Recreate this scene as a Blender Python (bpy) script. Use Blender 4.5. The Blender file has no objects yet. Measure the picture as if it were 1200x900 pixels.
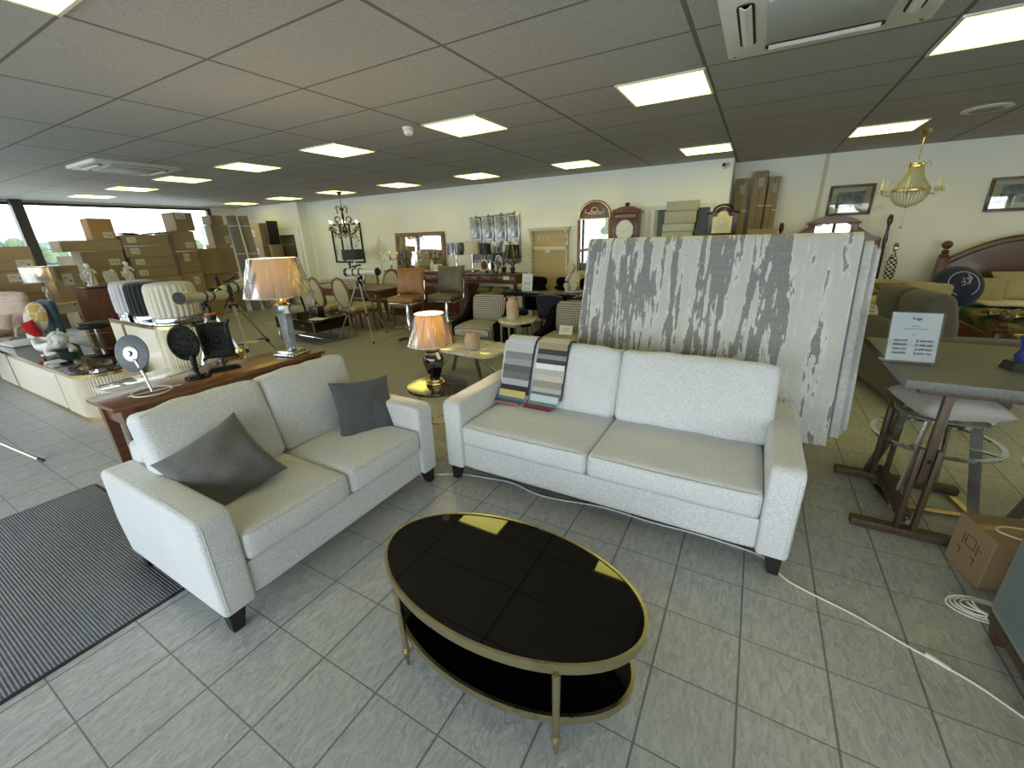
import bpy, bmesh, math, random
from mathutils import Vector, Matrix, Euler, noise
PI = math.pi
S = bpy.context.scene
COL = S.collection
RNG = random.Random(7)

# ---------------------------------------------------------------- helpers
def rad(d): return math.radians(d)
def c(r, g, b):
    f = lambda v: (v/255)/12.92 if v/255 <= .04045 else (((v/255)+.055)/1.055)**2.4
    return (f(r), f(g), f(b), 1)
def T(x=0, y=0, z=0): return Matrix.Translation((x, y, z))
def RX(a): return Matrix.Rotation(rad(a), 4, 'X')
def RY(a): return Matrix.Rotation(rad(a), 4, 'Y')
def RZ(a): return Matrix.Rotation(rad(a), 4, 'Z')
def SC(x, y, z): return Matrix.Diagonal((x, y, z, 1))

class MB:
    """collects shapes into ONE mesh"""
    def __init__(s): s.bm = bmesh.new()
    def put(s, t, M=None, mi=0):
        if M is not None: t.transform(M)
        if mi:
            for f in t.faces: f.material_index = mi
        me = bpy.data.meshes.new('t'); t.to_mesh(me); t.free()
        s.bm.from_mesh(me); bpy.data.meshes.remove(me)
        return s
    def box(s, ctr, size, M=None, bev=0, seg=2, mi=0):
        t = bmesh.new(); bmesh.ops.create_cube(t, size=1)
        t.transform(T(*ctr) @ SC(*size))
        if bev: bmesh.ops.bevel(t, geom=t.edges[:], offset=bev, segments=seg, affect='EDGES', profile=.5)
        return s.put(t, M, mi)
    def span(s, a, b, M=None, bev=0, seg=2, mi=0):
        return s.box([(p+q)/2 for p, q in zip(a, b)], [abs(q-p) for p, q in zip(a, b)], M, bev, seg, mi)
    def prism(s, pts, h, M=None, bev=0, seg=2, mi=0):
        """2D polygon (counter-clockwise) in XY, extruded 0..h"""
        t = bmesh.new()
        lo = [t.verts.new((x, y, 0)) for x, y in pts]; hi = [t.verts.new((x, y, h)) for x, y in pts]
        n = len(pts)
        bot = t.faces.new(lo[::-1]); top = t.faces.new(hi)
        for i in range(n): t.faces.new((lo[i], lo[(i+1) % n], hi[(i+1) % n], hi[i]))
        if bev:
            es = [e for e in t.edges if len(e.link_faces) == 2 and (top in e.link_faces or bot in e.link_faces)]
            bmesh.ops.bevel(t, geom=es, offset=bev, segments=seg, affect='EDGES', profile=.5)
        bmesh.ops.recalc_face_normals(t, faces=t.faces[:])
        return s.put(t, M, mi)
    def frustum(s, z0, z1, a, b, M=None, mi=0, off=(0, 0), bev=0):
        """square tapered leg: half sizes a=(x,y) at z0, b at z1"""
        t = bmesh.new()
        v = [t.verts.new((sx*a[0]+off[0], sy*a[1]+off[1], z0)) for sx, sy in ((-1,-1),(1,-1),(1,1),(-1,1))]
        w = [t.verts.new((sx*b[0], sy*b[1], z1)) for sx, sy in ((-1,-1),(1,-1),(1,1),(-1,1))]
        t.faces.new(v[::-1]); t.faces.new(w)
        for i in range(4): t.faces.new((v[i], v[(i+1) % 4], w[(i+1) % 4], w[i]))
        if bev: bmesh.ops.bevel(t, geom=t.edges[:], offset=bev, segments=2, affect='EDGES')
        return s.put(t, M, mi)
    def tube(s, pts, r, n=8, closed=False, M=None, mi=0, flat=1.0):
        pts = [Vector(p) for p in pts]; k = len(pts)
        t = bmesh.new(); rings = []; N = None
        for i, p in enumerate(pts):
            if closed: d = pts[(i+1) % k]-pts[i-1]
            else: d = pts[min(i+1, k-1)]-pts[max(i-1, 0)]
            if d.length < 1e-9: d = Vector((0, 0, 1))
            d.normalize()
            if N is None:
                a = Vector((0, 0, 1)) if abs(d.z) < .9 else Vector((1, 0, 0))
                N = (a-d*a.dot(d)).normalized()
            else:
                N = N-d*N.dot(d)
                N = N.normalized() if N.length > 1e-6 else d.orthogonal().normalized()
            B = d.cross(N)
            rr = r[i] if isinstance(r, (list, tuple)) else r
            rings.append([t.verts.new(p+N*(rr*flat*math.cos(2*PI*j/n))+B*(rr*math.sin(2*PI*j/n))) for j in range(n)])
        m = k if closed else k-1
        for i in range(m):
            a, b = rings[i], rings[(i+1) % k]
            for j in range(n): t.faces.new((a[j], a[(j+1) % n], b[(j+1) % n], b[j]))
        if not closed:
            t.faces.new(rings[0][::-1]); t.faces.new(rings[-1])
        bmesh.ops.recalc_face_normals(t, faces=t.faces[:])
        return s.put(t, M, mi)
    def bar(s, a, b, w, h, mi=0, M=None, roll=0):
        """rectangular bar from a to b, w across, h tall"""
        a, b = Vector(a), Vector(b); d = b-a
        q = d.to_track_quat('X', 'Z').to_matrix().to_4x4()
        MM = T(*((a+b)/2)) @ q @ RX(roll)
        if M is not None: MM = M @ MM
        return s.box((0, 0, 0), (d.length, w, h), MM, mi=mi)
    def lathe(s, prof, n=24, M=None, mi=0, wave=None):
        t = bmesh.new(); rings = []
        for r, z in prof:
            if r < 1e-5: rings.append([t.verts.new((0, 0, z))])
            else:
                ring = []
                for j in range(n):
                    a = 2*PI*j/n; q = r*(wave(a, z) if wave else 1)
                    ring.append(t.verts.new((q*math.cos(a), q*math.sin(a), z)))
                rings.append(ring)
        for a, b in zip(rings, rings[1:]):
            if len(a) == 1 and len(b) == 1: continue
            for j in range(n):
                k = (j+1) % n
                if len(a) == 1: t.faces.new((a[0], b[k], b[j]))
                elif len(b) == 1: t.faces.new((a[j], a[k], b[0]))
                else: t.faces.new((a[j], a[k], b[k], b[j]))
        if len(rings[0]) > 1: t.faces.new(rings[0][::-1])
        if len(rings[-1]) > 1: t.faces.new(rings[-1])
        bmesh.ops.recalc_face_normals(t, faces=t.faces[:])
        return s.put(t, M, mi)
    def shell(s, prof, n=32, th=.003, M=None, mi=0, wave=None):
        """open lathe (no caps) with wall thickness"""
        inn = [(max(r-th, .0005), z) for r, z in prof][::-1]
        pr = list(prof)+inn
        t = bmesh.new(); rings = []
        for i, (r, z) in enumerate(pr):
            ring = []
            for j in range(n):
                a = 2*PI*j/n; q = r*(wave(a, z) if wave else 1)
                ring.append(t.verts.new((q*math.cos(a), q*math.sin(a), z)))
            rings.append(ring)
        k = len(rings)
        for i in range(k):
            a, b = rings[i], rings[(i+1) % k]
            for j in range(n): t.faces.new((a[j], a[(j+1) % n], b[(j+1) % n], b[j]))
        bmesh.ops.recalc_face_normals(t, faces=t.faces[:])
        return s.put(t, M, mi)
    def ball(s, ctr, r, u=16, v=10, M=None, mi=0):
        t = bmesh.new(); bmesh.ops.create_uvsphere(t, u_segments=u, v_segments=v, radius=1)
        r = (r, r, r) if isinstance(r, (int, float)) else r
        t.transform(T(*ctr) @ SC(*r))
        return s.put(t, M, mi)
    def soft(s, ctr, size, r=.04, n=12, bulge=(0, 0, 0), M=None, mi=0, wr=0, seed=0):
        """upholstered block: rounded corners, faces crowned by bulge (x,y,z)"""
        t = bmesh.new(); bmesh.ops.create_cube(t, size=2)
        bmesh.ops.subdivide_edges(t, edges=t.edges[:], cuts=n-1, use_grid_fill=True)
        h = [d/2 for d in size]
        for vtx in t.verts:
            p = []
            for a, hh in zip(vtx.co, h):
                # pull sample rows towards the rounded borders
                a = math.copysign(1-(1-abs(a))**1.7, a)
                p.append(a*hh)
            rr = min(r, min(h)*.98)
            q = Vector([max(-hh+rr, min(hh-rr, a)) for a, hh in zip(p, h)])
            d = Vector(p)-q
            if d.length > 1e-9: p = q+d.normalized()*rr
            u = [a/hh for a, hh in zip(p, h)]
            o = Vector(p)
            for i in range(3):
                j, k = (i+1) % 3, (i+2) % 3
                w = max(0, 1-u[j]**2)*max(0, 1-u[k]**2)
                o[i] += bulge[i]*w*u[i]
            if wr:
                o += Vector((0, 0, 1))*wr*noise.noise(Vector(p)*9+Vector((seed, 0, 0)))
            vtx.co = o
        return s.put(t, T(*ctr) if M is None else M @ T(*ctr), mi)
    def pillow(s, w, h, th, M=None, mi=0, n=26, pinch=.07, wr=.006, seed=0, rnd=False):
        """throw cushion lying in XY, thickness along Z"""
        t = bmesh.new(); G = {}
        for sd in (1, -1):
            for i in range(n+1):
                for j in range(n+1):
                    u, v = 2*i/n-1, 2*j/n-1
                    edge = i in (0, n) or j in (0, n)
                    if sd == -1 and edge: G[sd, i, j] = G[1, i, j]; continue
                    if rnd:
                        m = max(abs(u), abs(v)); l = math.hypot(u, v)
                        f = m/l if l > 1e-6 else 1
                        x, y = u*f*w/2, v*f*h/2; k = max(0, 1-m**2.2)**.5
                    else:
                        x = u*w/2*(1-pinch*(1-v*v)*abs(u)**1.5)
                        y = v*h/2*(1-pinch*(1-u*u)*abs(v)**1.5)
                        k = (max(0, 1-abs(u)**2.6)*max(0, 1-abs(v)**2.6))**.45
                    z = sd*th/2*k
                    z += wr*k*noise.noise(Vector((x*9+seed, y*9, sd*3.1)))
                    G[sd, i, j] = t.verts.new((x, y, z))
            for i in range(n):
                for j in range(n):
                    q = [G[sd, i, j], G[sd, i+1, j], G[sd, i+1, j+1], G[sd, i, j+1]]
                    t.faces.new(q if sd == 1 else q[::-1])
        return s.put(t, M, mi)
    def sheet(s, fn, nu, nv, th=.004, M=None, mi=0):
        """surface fn(u,v), u,v in 0..1, given thickness"""
        t = bmesh.new()
        g = [[t.verts.new(fn(i/nu, j/nv)) for j in range(nv+1)] for i in range(nu+1)]
        for i in range(nu):
            for j in range(nv): t.faces.new((g[i][j], g[i+1][j], g[i+1][j+1], g[i][j+1]))
        bmesh.ops.recalc_face_normals(t, faces=t.faces[:])
        bmesh.ops.solidify(t, geom=t.faces[:], thickness=th)
        bmesh.ops.recalc_face_normals(t, faces=t.faces[:])
        return s.put(t, M, mi)
    def build(s, name, m, parent=None, loc=(0, 0, 0), rz=0, smooth=True, ang=38, M=None):
        me = bpy.data.meshes.new(name); s.bm.to_mesh(me); s.bm.free()
        for x in (m if isinstance(m, (list, tuple)) else [m]): me.materials.append(x)
        if smooth:
            for p in me.polygons: p.use_smooth = True
            me.set_sharp_from_angle(angle=rad(ang))
        o = bpy.data.objects.new(name, me); COL.objects.link(o)
        o.location = loc; o.rotation_euler = (0, 0, rad(rz))
        if M is not None: o.matrix_basis = M
        if parent: o.parent = parent
        return o

def tag(o, label=None, cat=None, group=None, kind=None):
    if label: o['label'] = label
    if cat: o['category'] = cat
    if group: o['group'] = group
    if kind: o['kind'] = kind
    return o
def thing(name, label, cat, loc=(0, 0, 0), rz=0, group=None):
    o = bpy.data.objects.new(name, None); COL.objects.link(o)
    o.empty_display_size = .1
    o.location = loc; o.rotation_euler = (0, 0, rad(rz))
    return tag(o, label, cat, group)
def kids(o): return [x for x in COL.objects if x.parent == o]
def copy_tree(o, parent=None):
    q = o.copy(); COL.objects.link(q)
    if parent: q.parent = parent
    for ch in kids(o): copy_tree(ch, q)
    return q
def dup(o, label, loc, rz=None, group=None):
    q = copy_tree(o); q['label'] = label; q.location = loc
    if rz is not None: q.rotation_euler = (0, 0, rad(rz))
    if group: q['group'] = group
    return q
def text(name, s, size, m, parent, M, align='CENTER', ext=.0006, spacing=1.0, shear=0):
    cu = bpy.data.curves.new('txt', 'FONT'); cu.body = s; cu.size = size; cu.align_x = align; cu.align_y = 'CENTER'
    cu.extrude = ext; cu.space_character = spacing; cu.shear = shear; cu.resolution_u = 3
    o = bpy.data.objects.new('txt', cu); COL.objects.link(o)
    bpy.context.view_layer.update()
    me = bpy.data.meshes.new_from_object(o.evaluated_get(bpy.context.evaluated_depsgraph_get()))
    bpy.data.objects.remove(o); bpy.data.curves.remove(cu)
    me.materials.clear(); me.materials.append(m)
    q = bpy.data.objects.new(name, me); COL.objects.link(q); q.matrix_basis = M
    if parent: q.parent = parent
    return q

def ellipse(a, b, n=48, cx=0, cy=0): return [(cx+a*math.cos(2*PI*i/n), cy+b*math.sin(2*PI*i/n)) for i in range(n)]
def rrect(w, d, r, n=6):
    p = []
    for cx, cy, a0 in ((w/2-r, d/2-r, 0), (-w/2+r, d/2-r, 90), (-w/2+r, -d/2+r, 180), (w/2-r, -d/2+r, 270)):
        for i in range(n+1):
            a = rad(a0+90*i/n); p.append((cx+r*math.cos(a), cy+r*math.sin(a)))
    return p
def circ(r, z, n=32, cx=0, cy=0): return [(cx+r*math.cos(2*PI*i/n), cy+r*math.sin(2*PI*i/n), z) for i in range(n)]

# ---------------------------------------------------------------- materials
class NT:
    def __init__(s, name):
        s.m = bpy.data.materials.new(name); s.m.use_nodes = True
        s.t = s.m.node_tree; s.N = s.t.nodes; s.L = s.t.links
        s.b = s.N['Principled BSDF']; s.out = s.N['Material Output']
        s._co = None
    def n(s, typ, **k):
        x = s.N.new(typ)
        for a, v in k.items(): setattr(x, a, v)
        return x
    def co(s, scale=(1, 1, 1), rot=(0, 0, 0), loc=(0, 0, 0)):
        if not s._co: s._co = s.n('ShaderNodeTexCoord')
        mp = s.n('ShaderNodeMapping'); mp.inputs['Scale'].default_value = scale
        mp.inputs['Rotation'].default_value = [rad(a) for a in rot]; mp.inputs['Location'].default_value = loc
        s.L.new(s._co.outputs['Object'], mp.inputs['Vector']); return mp.outputs[0]
    def noise(s, vec, scale=5, detail=3, rough=.5, dist=0):
        x = s.n('ShaderNodeTexNoise'); x.inputs['Scale'].default_value = scale; x.inputs['Detail'].default_value = detail
        x.inputs['Roughness'].default_value = rough; x.inputs['Distortion'].default_value = dist
        s.L.new(vec, x.inputs['Vector']); return x.outputs['Fac']
    def ramp(s, fac, stops, interp='LINEAR'):
        x = s.n('ShaderNodeValToRGB'); e = x.color_ramp.elements; x.color_ramp.interpolation = interp
        while len(e) < len(stops): e.new(.5)
        for el, (p, cl) in zip(e, stops): el.position = p; el.color = cl
        s.L.new(fac, x.inputs[0]); return x.outputs[0]
    def mix(s, fac, a, b):
        x = s.n('ShaderNodeMix', data_type='RGBA')
        for i, v in ((0, fac), (6, a), (7, b)):
            if hasattr(v, 'links') or hasattr(v, 'is_linked'): s.L.new(v, x.inputs[i])
            else: x.inputs[i].default_value = v
        return x.outputs[2]
    def math(s, op, a, b=0, cc=None):
        x = s.n('ShaderNodeMath', operation=op)
        for i, v in enumerate((a, b) if cc is None else (a, b, cc)):
            if hasattr(v, 'is_linked'): s.L.new(v, x.inputs[i])
            else: x.inputs[i].default_value = v
        return x.outputs[0]
    def sep(s, vec):
        x = s.n('ShaderNodeSeparateXYZ'); s.L.new(vec, x.inputs[0]); return x.outputs
    def col(s, v):
        if hasattr(v, 'is_linked'): s.L.new(v, s.b.inputs['Base Color'])
        else: s.b.inputs['Base Color'].default_value = v
    def bump(s, h, strength=.3, dist=.01):
        x = s.n('ShaderNodeBump'); x.inputs['Strength'].default_value = strength; x.inputs['Distance'].default_value = dist
        s.L.new(h, x.inputs['Height']); s.L.new(x.outputs[0], s.b.inputs['Normal'])
    def set(s, **k):
        for a, v in k.items():
            i = s.b.inputs[a.replace('_', ' ')]
            if hasattr(v, 'is_linked'): s.L.new(v, i)
            else: i.default_value = v
        return s

def dk(col, f): return (col[0]*f, col[1]*f, col[2]*f, 1)
def paint(name, col, rough=.5, metal=0, var=.06, scale=6, coat=0, bump=0):
    t = NT(name); f = t.noise(t.co(), scale, 3)
    t.col(t.ramp(f, [(.3, dk(col, 1-var)), (.7, dk(col, 1+var))])); t.set(Roughness=rough, Metallic=metal)
    if coat: t.set(Coat_Weight=coat)
    if bump: t.bump(t.noise(t.co(), scale*12, 2), bump, .002)
    return t.m
def fabric(name, col, var=.16, weave=420, rough=.9, bump=.35, big=.05, tint=None):
    t = NT(name)
    a = t.noise(t.co((1, 1, 1)), weave*.35, 2, .6); b = t.noise(t.co(), 3, 2)
    x = t.ramp(a, [(.3, dk(col, 1-var)), (.7, tint or dk(col, 1+var))])
    y = t.ramp(b, [(.3, (1-big,)*3+(1,)), (.7, (1, 1, 1, 1))])
    mx = t.n('ShaderNodeMix', data_type='RGBA', blend_type='MULTIPLY'); mx.inputs[0].default_value = 1
    t.L.new(x, mx.inputs[6]); t.L.new(y, mx.inputs[7]); t.col(mx.outputs[2])
    t.set(Roughness=rough, Sheen_Weight=.25, Specular_IOR_Level=.2)
    t.bump(t.noise(t.co(), weave, 2), bump, .002)
    return t.m
def wood(name, a, b, axis='X', scale=1.0, rough=.35, coat=.2):
    t = NT(name); sc = {'X': (.7, 9, 9), 'Y': (9, .7, 9), 'Z': (9, 9, .7)}[axis]
    v = t.co([q*scale for q in sc])
    f = t.noise(v, 3.2, 6, .62, 1.1); g = t.noise(v, 22, 3, .6)
    t.col(t.mix(t.math('MULTIPLY', g, .35), t.ramp(f, [(.32, a), (.68, b)]), dk(a, .55)))
    t.set(Roughness=rough, Coat_Weight=coat, Coat_Roughness=.2); t.bump(g, .12, .001)
    return t.m
def metal(name, col, rough=.2, var=.08):
    t = NT(name); f = t.noise(t.co(), 9, 3)
    t.col(t.ramp(f, [(.3, dk(col, 1-var)), (.7, dk(col, 1+var*.4))]))
    t.set(Metallic=1.0, Roughness=t.ramp(f, [(.2, (rough*.7,)*3+(1,)), (.8, (rough*1.3,)*3+(1,))]))
    return t.m
def glassy(name, tint=(1, 1, 1, 1), refl=.12, rough=.02):
    """thin pane: mostly see-through with a clear reflection"""
    t = NT(name); t.N.remove(t.b)
    tr = t.n('ShaderNodeBsdfTransparent'); tr.inputs[0].default_value = tint
    gl = t.n('ShaderNodeBsdfGlossy'); gl.inputs['Roughness'].default_value = rough
    lw = t.n('ShaderNodeLayerWeight'); lw.inputs[0].default_value = .25
    mp = t.math('MULTIPLY_ADD', lw.outputs['Fresnel'], .8, refl)
    mp2 = t.math('MINIMUM', mp, .9)
    mx = t.n('ShaderNodeMixShader'); t.L.new(mp2, mx.inputs[0]); t.L.new(tr.outputs[0], mx.inputs[1]); t.L.new(gl.outputs[0], mx.inputs[2])
    t.L.new(mx.outputs[0], t.out.inputs[0]); return t.m
def glow(name, col, strength, base=None):
    t = NT(name); t.col(base or col); t.set(Emission_Color=col, Emission_Strength=strength, Roughness=.5); return t.m
def marble(name, a, b, vein, scale=4, rough=.12, w=.06):
    t = NT(name); f = t.noise(t.co(), scale, 5, .6, 1.2); g = t.noise(t.co((1, 1.7, 1), (0, 0, 30)), scale*.9, 6, .6, 2.2)
    base = t.ramp(f, [(.35, a), (.7, b)])
    k = t.ramp(g, [(.5-w, (0, 0, 0, 1)), (.5, (1, 1, 1, 1)), (.5+w, (0, 0, 0, 1))])
    t.col(t.mix(t.math('MULTIPLY', k, .9), base, vein)); t.set(Roughness=rough, Coat_Weight=.3); return t.m
def shaped(name, a, b, kind='stripe', size=.04, rough=.85, axis=0, w=.5):
    """woven / printed two-colour cloth"""
    t = NT(name); s = t.sep(t.co())
    u = t.math('FRACT', t.math('DIVIDE', s[axis], size))
    k = t.math('LESS_THAN', u, w)
    if kind in ('check', 'flat_check'):
        j = 2 if kind == 'check' else 1
        def chk(q): return t.math('LESS_THAN', t.math('FRACT', t.math('DIVIDE', q, size)), .5)
        x, y = chk(s[0]), chk(s[j])
        k = t.math('MULTIPLY', x, y)
        d = t.math('LESS_THAN', t.math('FRACT', t.math('DIVIDE', t.math('ADD', s[0], s[j]), size)), .28)
        k = t.math('MAXIMUM', k, t.math('MULTIPLY', d, .9))
    t.col(t.mix(k, a, b)); t.set(Roughness=rough, Specular_IOR_Level=.2); return t.m

MAT = {}
def M_(key, fn, *a, **k):
    if key not in MAT: MAT[key] = fn(key, *a, **k)
    return MAT[key]
# ---------------------------------------------------------------- shared materials
WHITE = (.8, .8, .78, 1)
m_sofa = fabric('pale_grey_weave', c(192, 194, 197), var=.09, weave=480, tint=c(224, 226, 230), big=.05)
m_sofa_pipe = fabric('pale_grey_piping', c(200, 202, 205), var=.05)
m_pil1 = fabric('charcoal_linen', c(98, 97, 97), var=.2, weave=330)
m_pil2 = fabric('slate_linen', c(86, 88, 94), var=.2, weave=330)
m_blackwood = paint('black_stained_wood', c(30, 27, 26), .45)
m_gold = metal('antique_brass', c(186, 176, 142), .3)
m_brass = metal('polished_brass', c(216, 190, 132), .18)
m_chrome = metal('chrome', c(214, 216, 218), .1)
m_steel = metal('brushed_steel', c(168, 168, 166), .32)
m_alu = metal('brushed_aluminium', c(196, 197, 196), .35)
m_bglass = paint('black_glass', c(7, 7, 7), .025, var=.02); 
m_black = paint('black_plastic', c(22, 22, 23), .45)
m_blackmetal = paint('black_iron', c(20, 20, 21), .42, metal=.3, bump=.3)
m_walnut = wood('walnut_desk', c(96, 58, 36), c(134, 88, 56), 'Y', 1.0, .3)
m_mahog = wood('red_mahogany', c(80, 44, 30), c(116, 70, 48), 'Z', 1.2, .3)
m_mahogx = wood('red_mahogany_rail', c(86, 48, 34), c(122, 76, 52), 'X', 1.2, .3)
m_darkwood = wood('dark_polished_wood', c(44, 24, 20), c(74, 42, 34), 'Z', 1.3, .25)
m_oakdark = wood('stained_oak', c(66, 52, 40), c(96, 78, 62), 'Z', 1.5, .5, 0)
m_honey = wood('honey_wood', c(122, 84, 48), c(152, 108, 66), 'Z', 1.5, .35)
m_bedwood = wood('bed_brown_wood', c(78, 50, 34), c(104, 72, 48), 'X', 1.0, .35)
m_cream = paint('cream_lacquer', c(226, 219, 200), .3, var=.02, coat=.3)
m_ivory = paint('ivory_paint', c(224, 217, 196), .45, var=.06)
m_white = paint('white_plaster', c(226, 224, 214), .6, var=.04, bump=.1)
m_whiteplastic = paint('white_plastic', c(222, 222, 216), .4, var=.02)
m_paper = paint('white_paper', c(228, 230, 232), .8, var=.02)
m_label = paint('cream_label_paper', c(206, 202, 190), .8, var=.03)
m_ink = paint('black_ink', c(45, 45, 50), .8)
m_carton = paint('brown_cardboard', c(162, 143, 113), .85, var=.07, scale=3, bump=.1)
m_carton2 = paint('dark_cardboard', c(148, 131, 104), .85, var=.07, scale=3, bump=.1)
m_tape = paint('parcel_tape', c(168, 138, 92), .25, var=.05)
m_film = paint('clear_wrap_film', c(206, 208, 206), .18, var=.12, scale=14)
m_crystal = glassy('crystal_glass', (.93, .95, .96, 1), .28, .03)
m_clear = glassy('clear_acrylic', (.95, .97, .97, 1), .10)
m_pane = glassy('window_glass', (.97, .99, .98, 1), .03)
m_mirror = metal('mirror_silver', c(236, 238, 236), .015, .0)
m_velvet_black = paint('black_velvet', c(12, 12, 13), .98, var=.1)
m_velvet_black.node_tree.nodes['Principled BSDF'].inputs['Specular IOR Level'].default_value = .1
m_navy = fabric('navy_velvet', c(38, 42, 66), var=.2)
m_greysofa = fabric('warm_dark_grey_cloth', c(84, 81, 73), var=.15)
m_bulb = glow('lit_bulb', (1, .82, .5, 1), 9)
m_leather_tan = paint('tan_leather', c(158, 116, 74), .5, var=.06, bump=.1)
m_leather_olive = paint('olive_grey_leather', c(108, 98, 82), .5, var=.06, bump=.1)
# ---------------------------------------------------------------- room shell
CEIL = 2.62; XL, XR, YF, YB, YA = -13.2, 6.5, -2.7, 7.6, 8.2
def struct(name, mb, m, **k):
    o = mb.build(name, m, smooth=False, **k); o['kind'] = 'structure'; return o

def floor_mat():
    t = NT('slate_tiles_and_carpet'); v = t.co(); s = t.sep(v)
    def line(q, off, w):
        f = t.math('FRACT', t.math('DIVIDE', t.math('ADD', q, off), .3))
        d = t.math('MULTIPLY', t.math('MINIMUM', f, t.math('SUBTRACT', 1.0, f)), .3)
        return t.math('LESS_THAN', d, w)
    grout = t.math('MAXIMUM', line(s[0], .1324, .0042), line(s[1], .2302, .0026))
    # every tile gets a shade and a grain direction of its own
    def cell(q, off): return t.math('FLOOR', t.math('DIVIDE', t.math('ADD', q, off), .3))
    cb = t.n('ShaderNodeCombineXYZ'); t.L.new(cell(s[0], .1324), cb.inputs[0]); t.L.new(cell(s[1], .2302), cb.inputs[1])
    wn = t.n('ShaderNodeTexWhiteNoise', noise_dimensions='2D'); t.L.new(cb.outputs[0], wn.inputs['Vector'])
    n1 = t.noise(t.co((46, 15, 1), (0, 0, 38)), 1.0, 4, .6, .9)
    n2 = t.noise(t.co((46, 15, 1), (0, 0, -28)), 1.0, 4, .6, .9)
    grain = t.mix(t.math('GREATER_THAN', wn.outputs['Value'], .55), n1, n2)
    tile = t.ramp(grain, [(.3, c(152, 154, 153)), (.5, c(176, 178, 177)), (.72, c(196, 198, 196))])
    tile = t.mix(t.math('MULTIPLY', wn.outputs['Value'], .25), tile, c(160, 162, 162))
    tile = t.mix(t.math('MULTIPLY', t.noise(v, 1.4, 4), .35), tile, c(156, 156, 154))
    tile = t.mix(grout, tile, c(116, 117, 116))
    pile = t.noise(v, 170, 2)
    carpet = t.ramp(pile, [(.3, c(150, 150, 147)), (.7, c(170, 169, 166))])
    isc = t.math('MULTIPLY', t.math('GREATER_THAN', s[1], 2.42), t.math('LESS_THAN', s[0], .35))
    t.col(t.mix(isc, tile, carpet))
    t.set(Roughness=t.mix(isc, (.42,)*3+(1,), (.95,)*3+(1,)), Specular_IOR_Level=.4)
    h = t.math('SUBTRACT', t.math('MULTIPLY', grain, .8), grout)
    h = t.math('ADD', t.math('MULTIPLY', h, t.math('SUBTRACT', 1, isc)), t.math('MULTIPLY', t.math('MULTIPLY', pile, .5), isc))
    t.bump(h, .9, .008)
    return t.m
def ceil_mat():
    t = NT('mineral_ceiling_tiles'); v = t.co(); s = t.sep(v)
    def dist(q, off, p):
        f = t.math('FRACT', t.math('DIVIDE', t.math('ADD', q, off), p))
        return t.math('MULTIPLY', t.math('MINIMUM', f, t.math('SUBTRACT', 1.0, f)), p)
    gx = t.math('LESS_THAN', dist(s[0], 2.855, 1.2), .0125); gy = t.math('LESS_THAN', dist(s[1], .179, .6), .0085)
    g = t.math('MAXIMUM', gx, gy)
    sp = t.noise(v, 130, 2, .6); big = t.noise(v, 2.2, 3)
    tile = t.ramp(sp, [(.33, c(152, 151, 149)), (.5, c(176, 175, 173)), (.7, c(182, 181, 179))])
    tile = t.mix(t.math('MULTIPLY', big, .25), tile, c(162, 160, 156))
    t.col(t.mix(g, tile, c(114, 113, 109))); t.set(Roughness=.75, Specular_IOR_Level=.2)
    t.bump(t.math('SUBTRACT', t.math('MULTIPLY', sp, .3), g), .4, .004)
    return t.m
def wall_mat(name, col):
    t = NT(name); f = t.noise(t.co(), 1.2, 3)
    t.col(t.ramp(f, [(.3, dk(col, .97)), (.7, dk(col, 1.02))])); t.set(Roughness=.75, Specular_IOR_Level=.25)
    t.bump(t.noise(t.co(), 160, 2), .08, .001); return t.m
m_wall = wall_mat('cream_wall_paint', c(240, 240, 234))
m_wall2 = wall_mat('white_wall_paint', c(238, 237, 230))
m_wframe = paint('dark_window_frame', c(62, 60, 58), .5)
m_trim = paint('white_trim_paint', c(226, 224, 216), .4)

struct('floor', MB().span((XL-.2, YF-.2, -.1), (XR+.2, YA+.2, 0)), floor_mat())
struct('ceiling', MB().span((XL-.2, YF-.2, CEIL), (XR+.2, YA+.2, CEIL+.1)), ceil_mat())
b = MB(); b.span((-10.45, YB, 0), (-.48, YA+.2, CEIL)); struct('wall_back', b, m_wall)
b = MB(); b.span((XL-.2, 7.35, 0), (-10.45, YA+.2, CEIL)); struct('wall_back_left', b, m_wall)
b = MB(); b.span((-.48, YA, 0), (XR+.2, YA+.2, CEIL)); struct('wall_back_right', b, m_wall2)
b = MB(); b.span((XR, YF-.2, 0), (XR+.2, YA, CEIL)); struct('wall_right', b, m_wall2)
# window wall on the left: sill wall, plain end, lintel
b = MB(); b.span((XL-.2, YF, 0), (XL, 6.62, .45)); b.span((XL-.2, 6.62, 0), (XL, 7.35, CEIL)); b.span((XL-.2, YF, 2.58), (XL, 6.62, CEIL))
struct('wall_left', b, m_wall)
def glazing(name, along, fixed, a0, a1, z0, z1, muls, w=.07):
    """framed shop window: frame with mullions, one pane per bay"""
    fr = MB(); P = (lambda a, d, z: (fixed+d, a, z)) if along == 'Y' else (lambda a, d, z: (a, fixed+d, z))
    fr.span(P(a0, -.05, z1-.05), P(a1, .05, z1)); fr.span(P(a0, -.05, z0), P(a1, .05, z0+.07))
    for m in muls: fr.span(P(m-w/2, -.06, z0), P(m+w/2, .06, z1))
    o = fr.build(name, m_wframe, smooth=False); o['kind'] = 'structure'
    for p, q in zip(muls, muls[1:]):
        g = MB(); g.span(P(p+w/2, -.004, z0+.06), P(q-w/2, .004, z1-.04)); g.build('pane', m_pane, o, smooth=False)
    return o
glazing('window_1', 'Y', XL-.02, YF, 6.62, .45, 2.58, [YF+.04, .2, 2.98, 6.58], .09)
b = MB(); b.span((XL+.02, 2.9, 0), (XL+.2, 3.07, CEIL)); struct('column', b, m_wframe)
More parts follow.
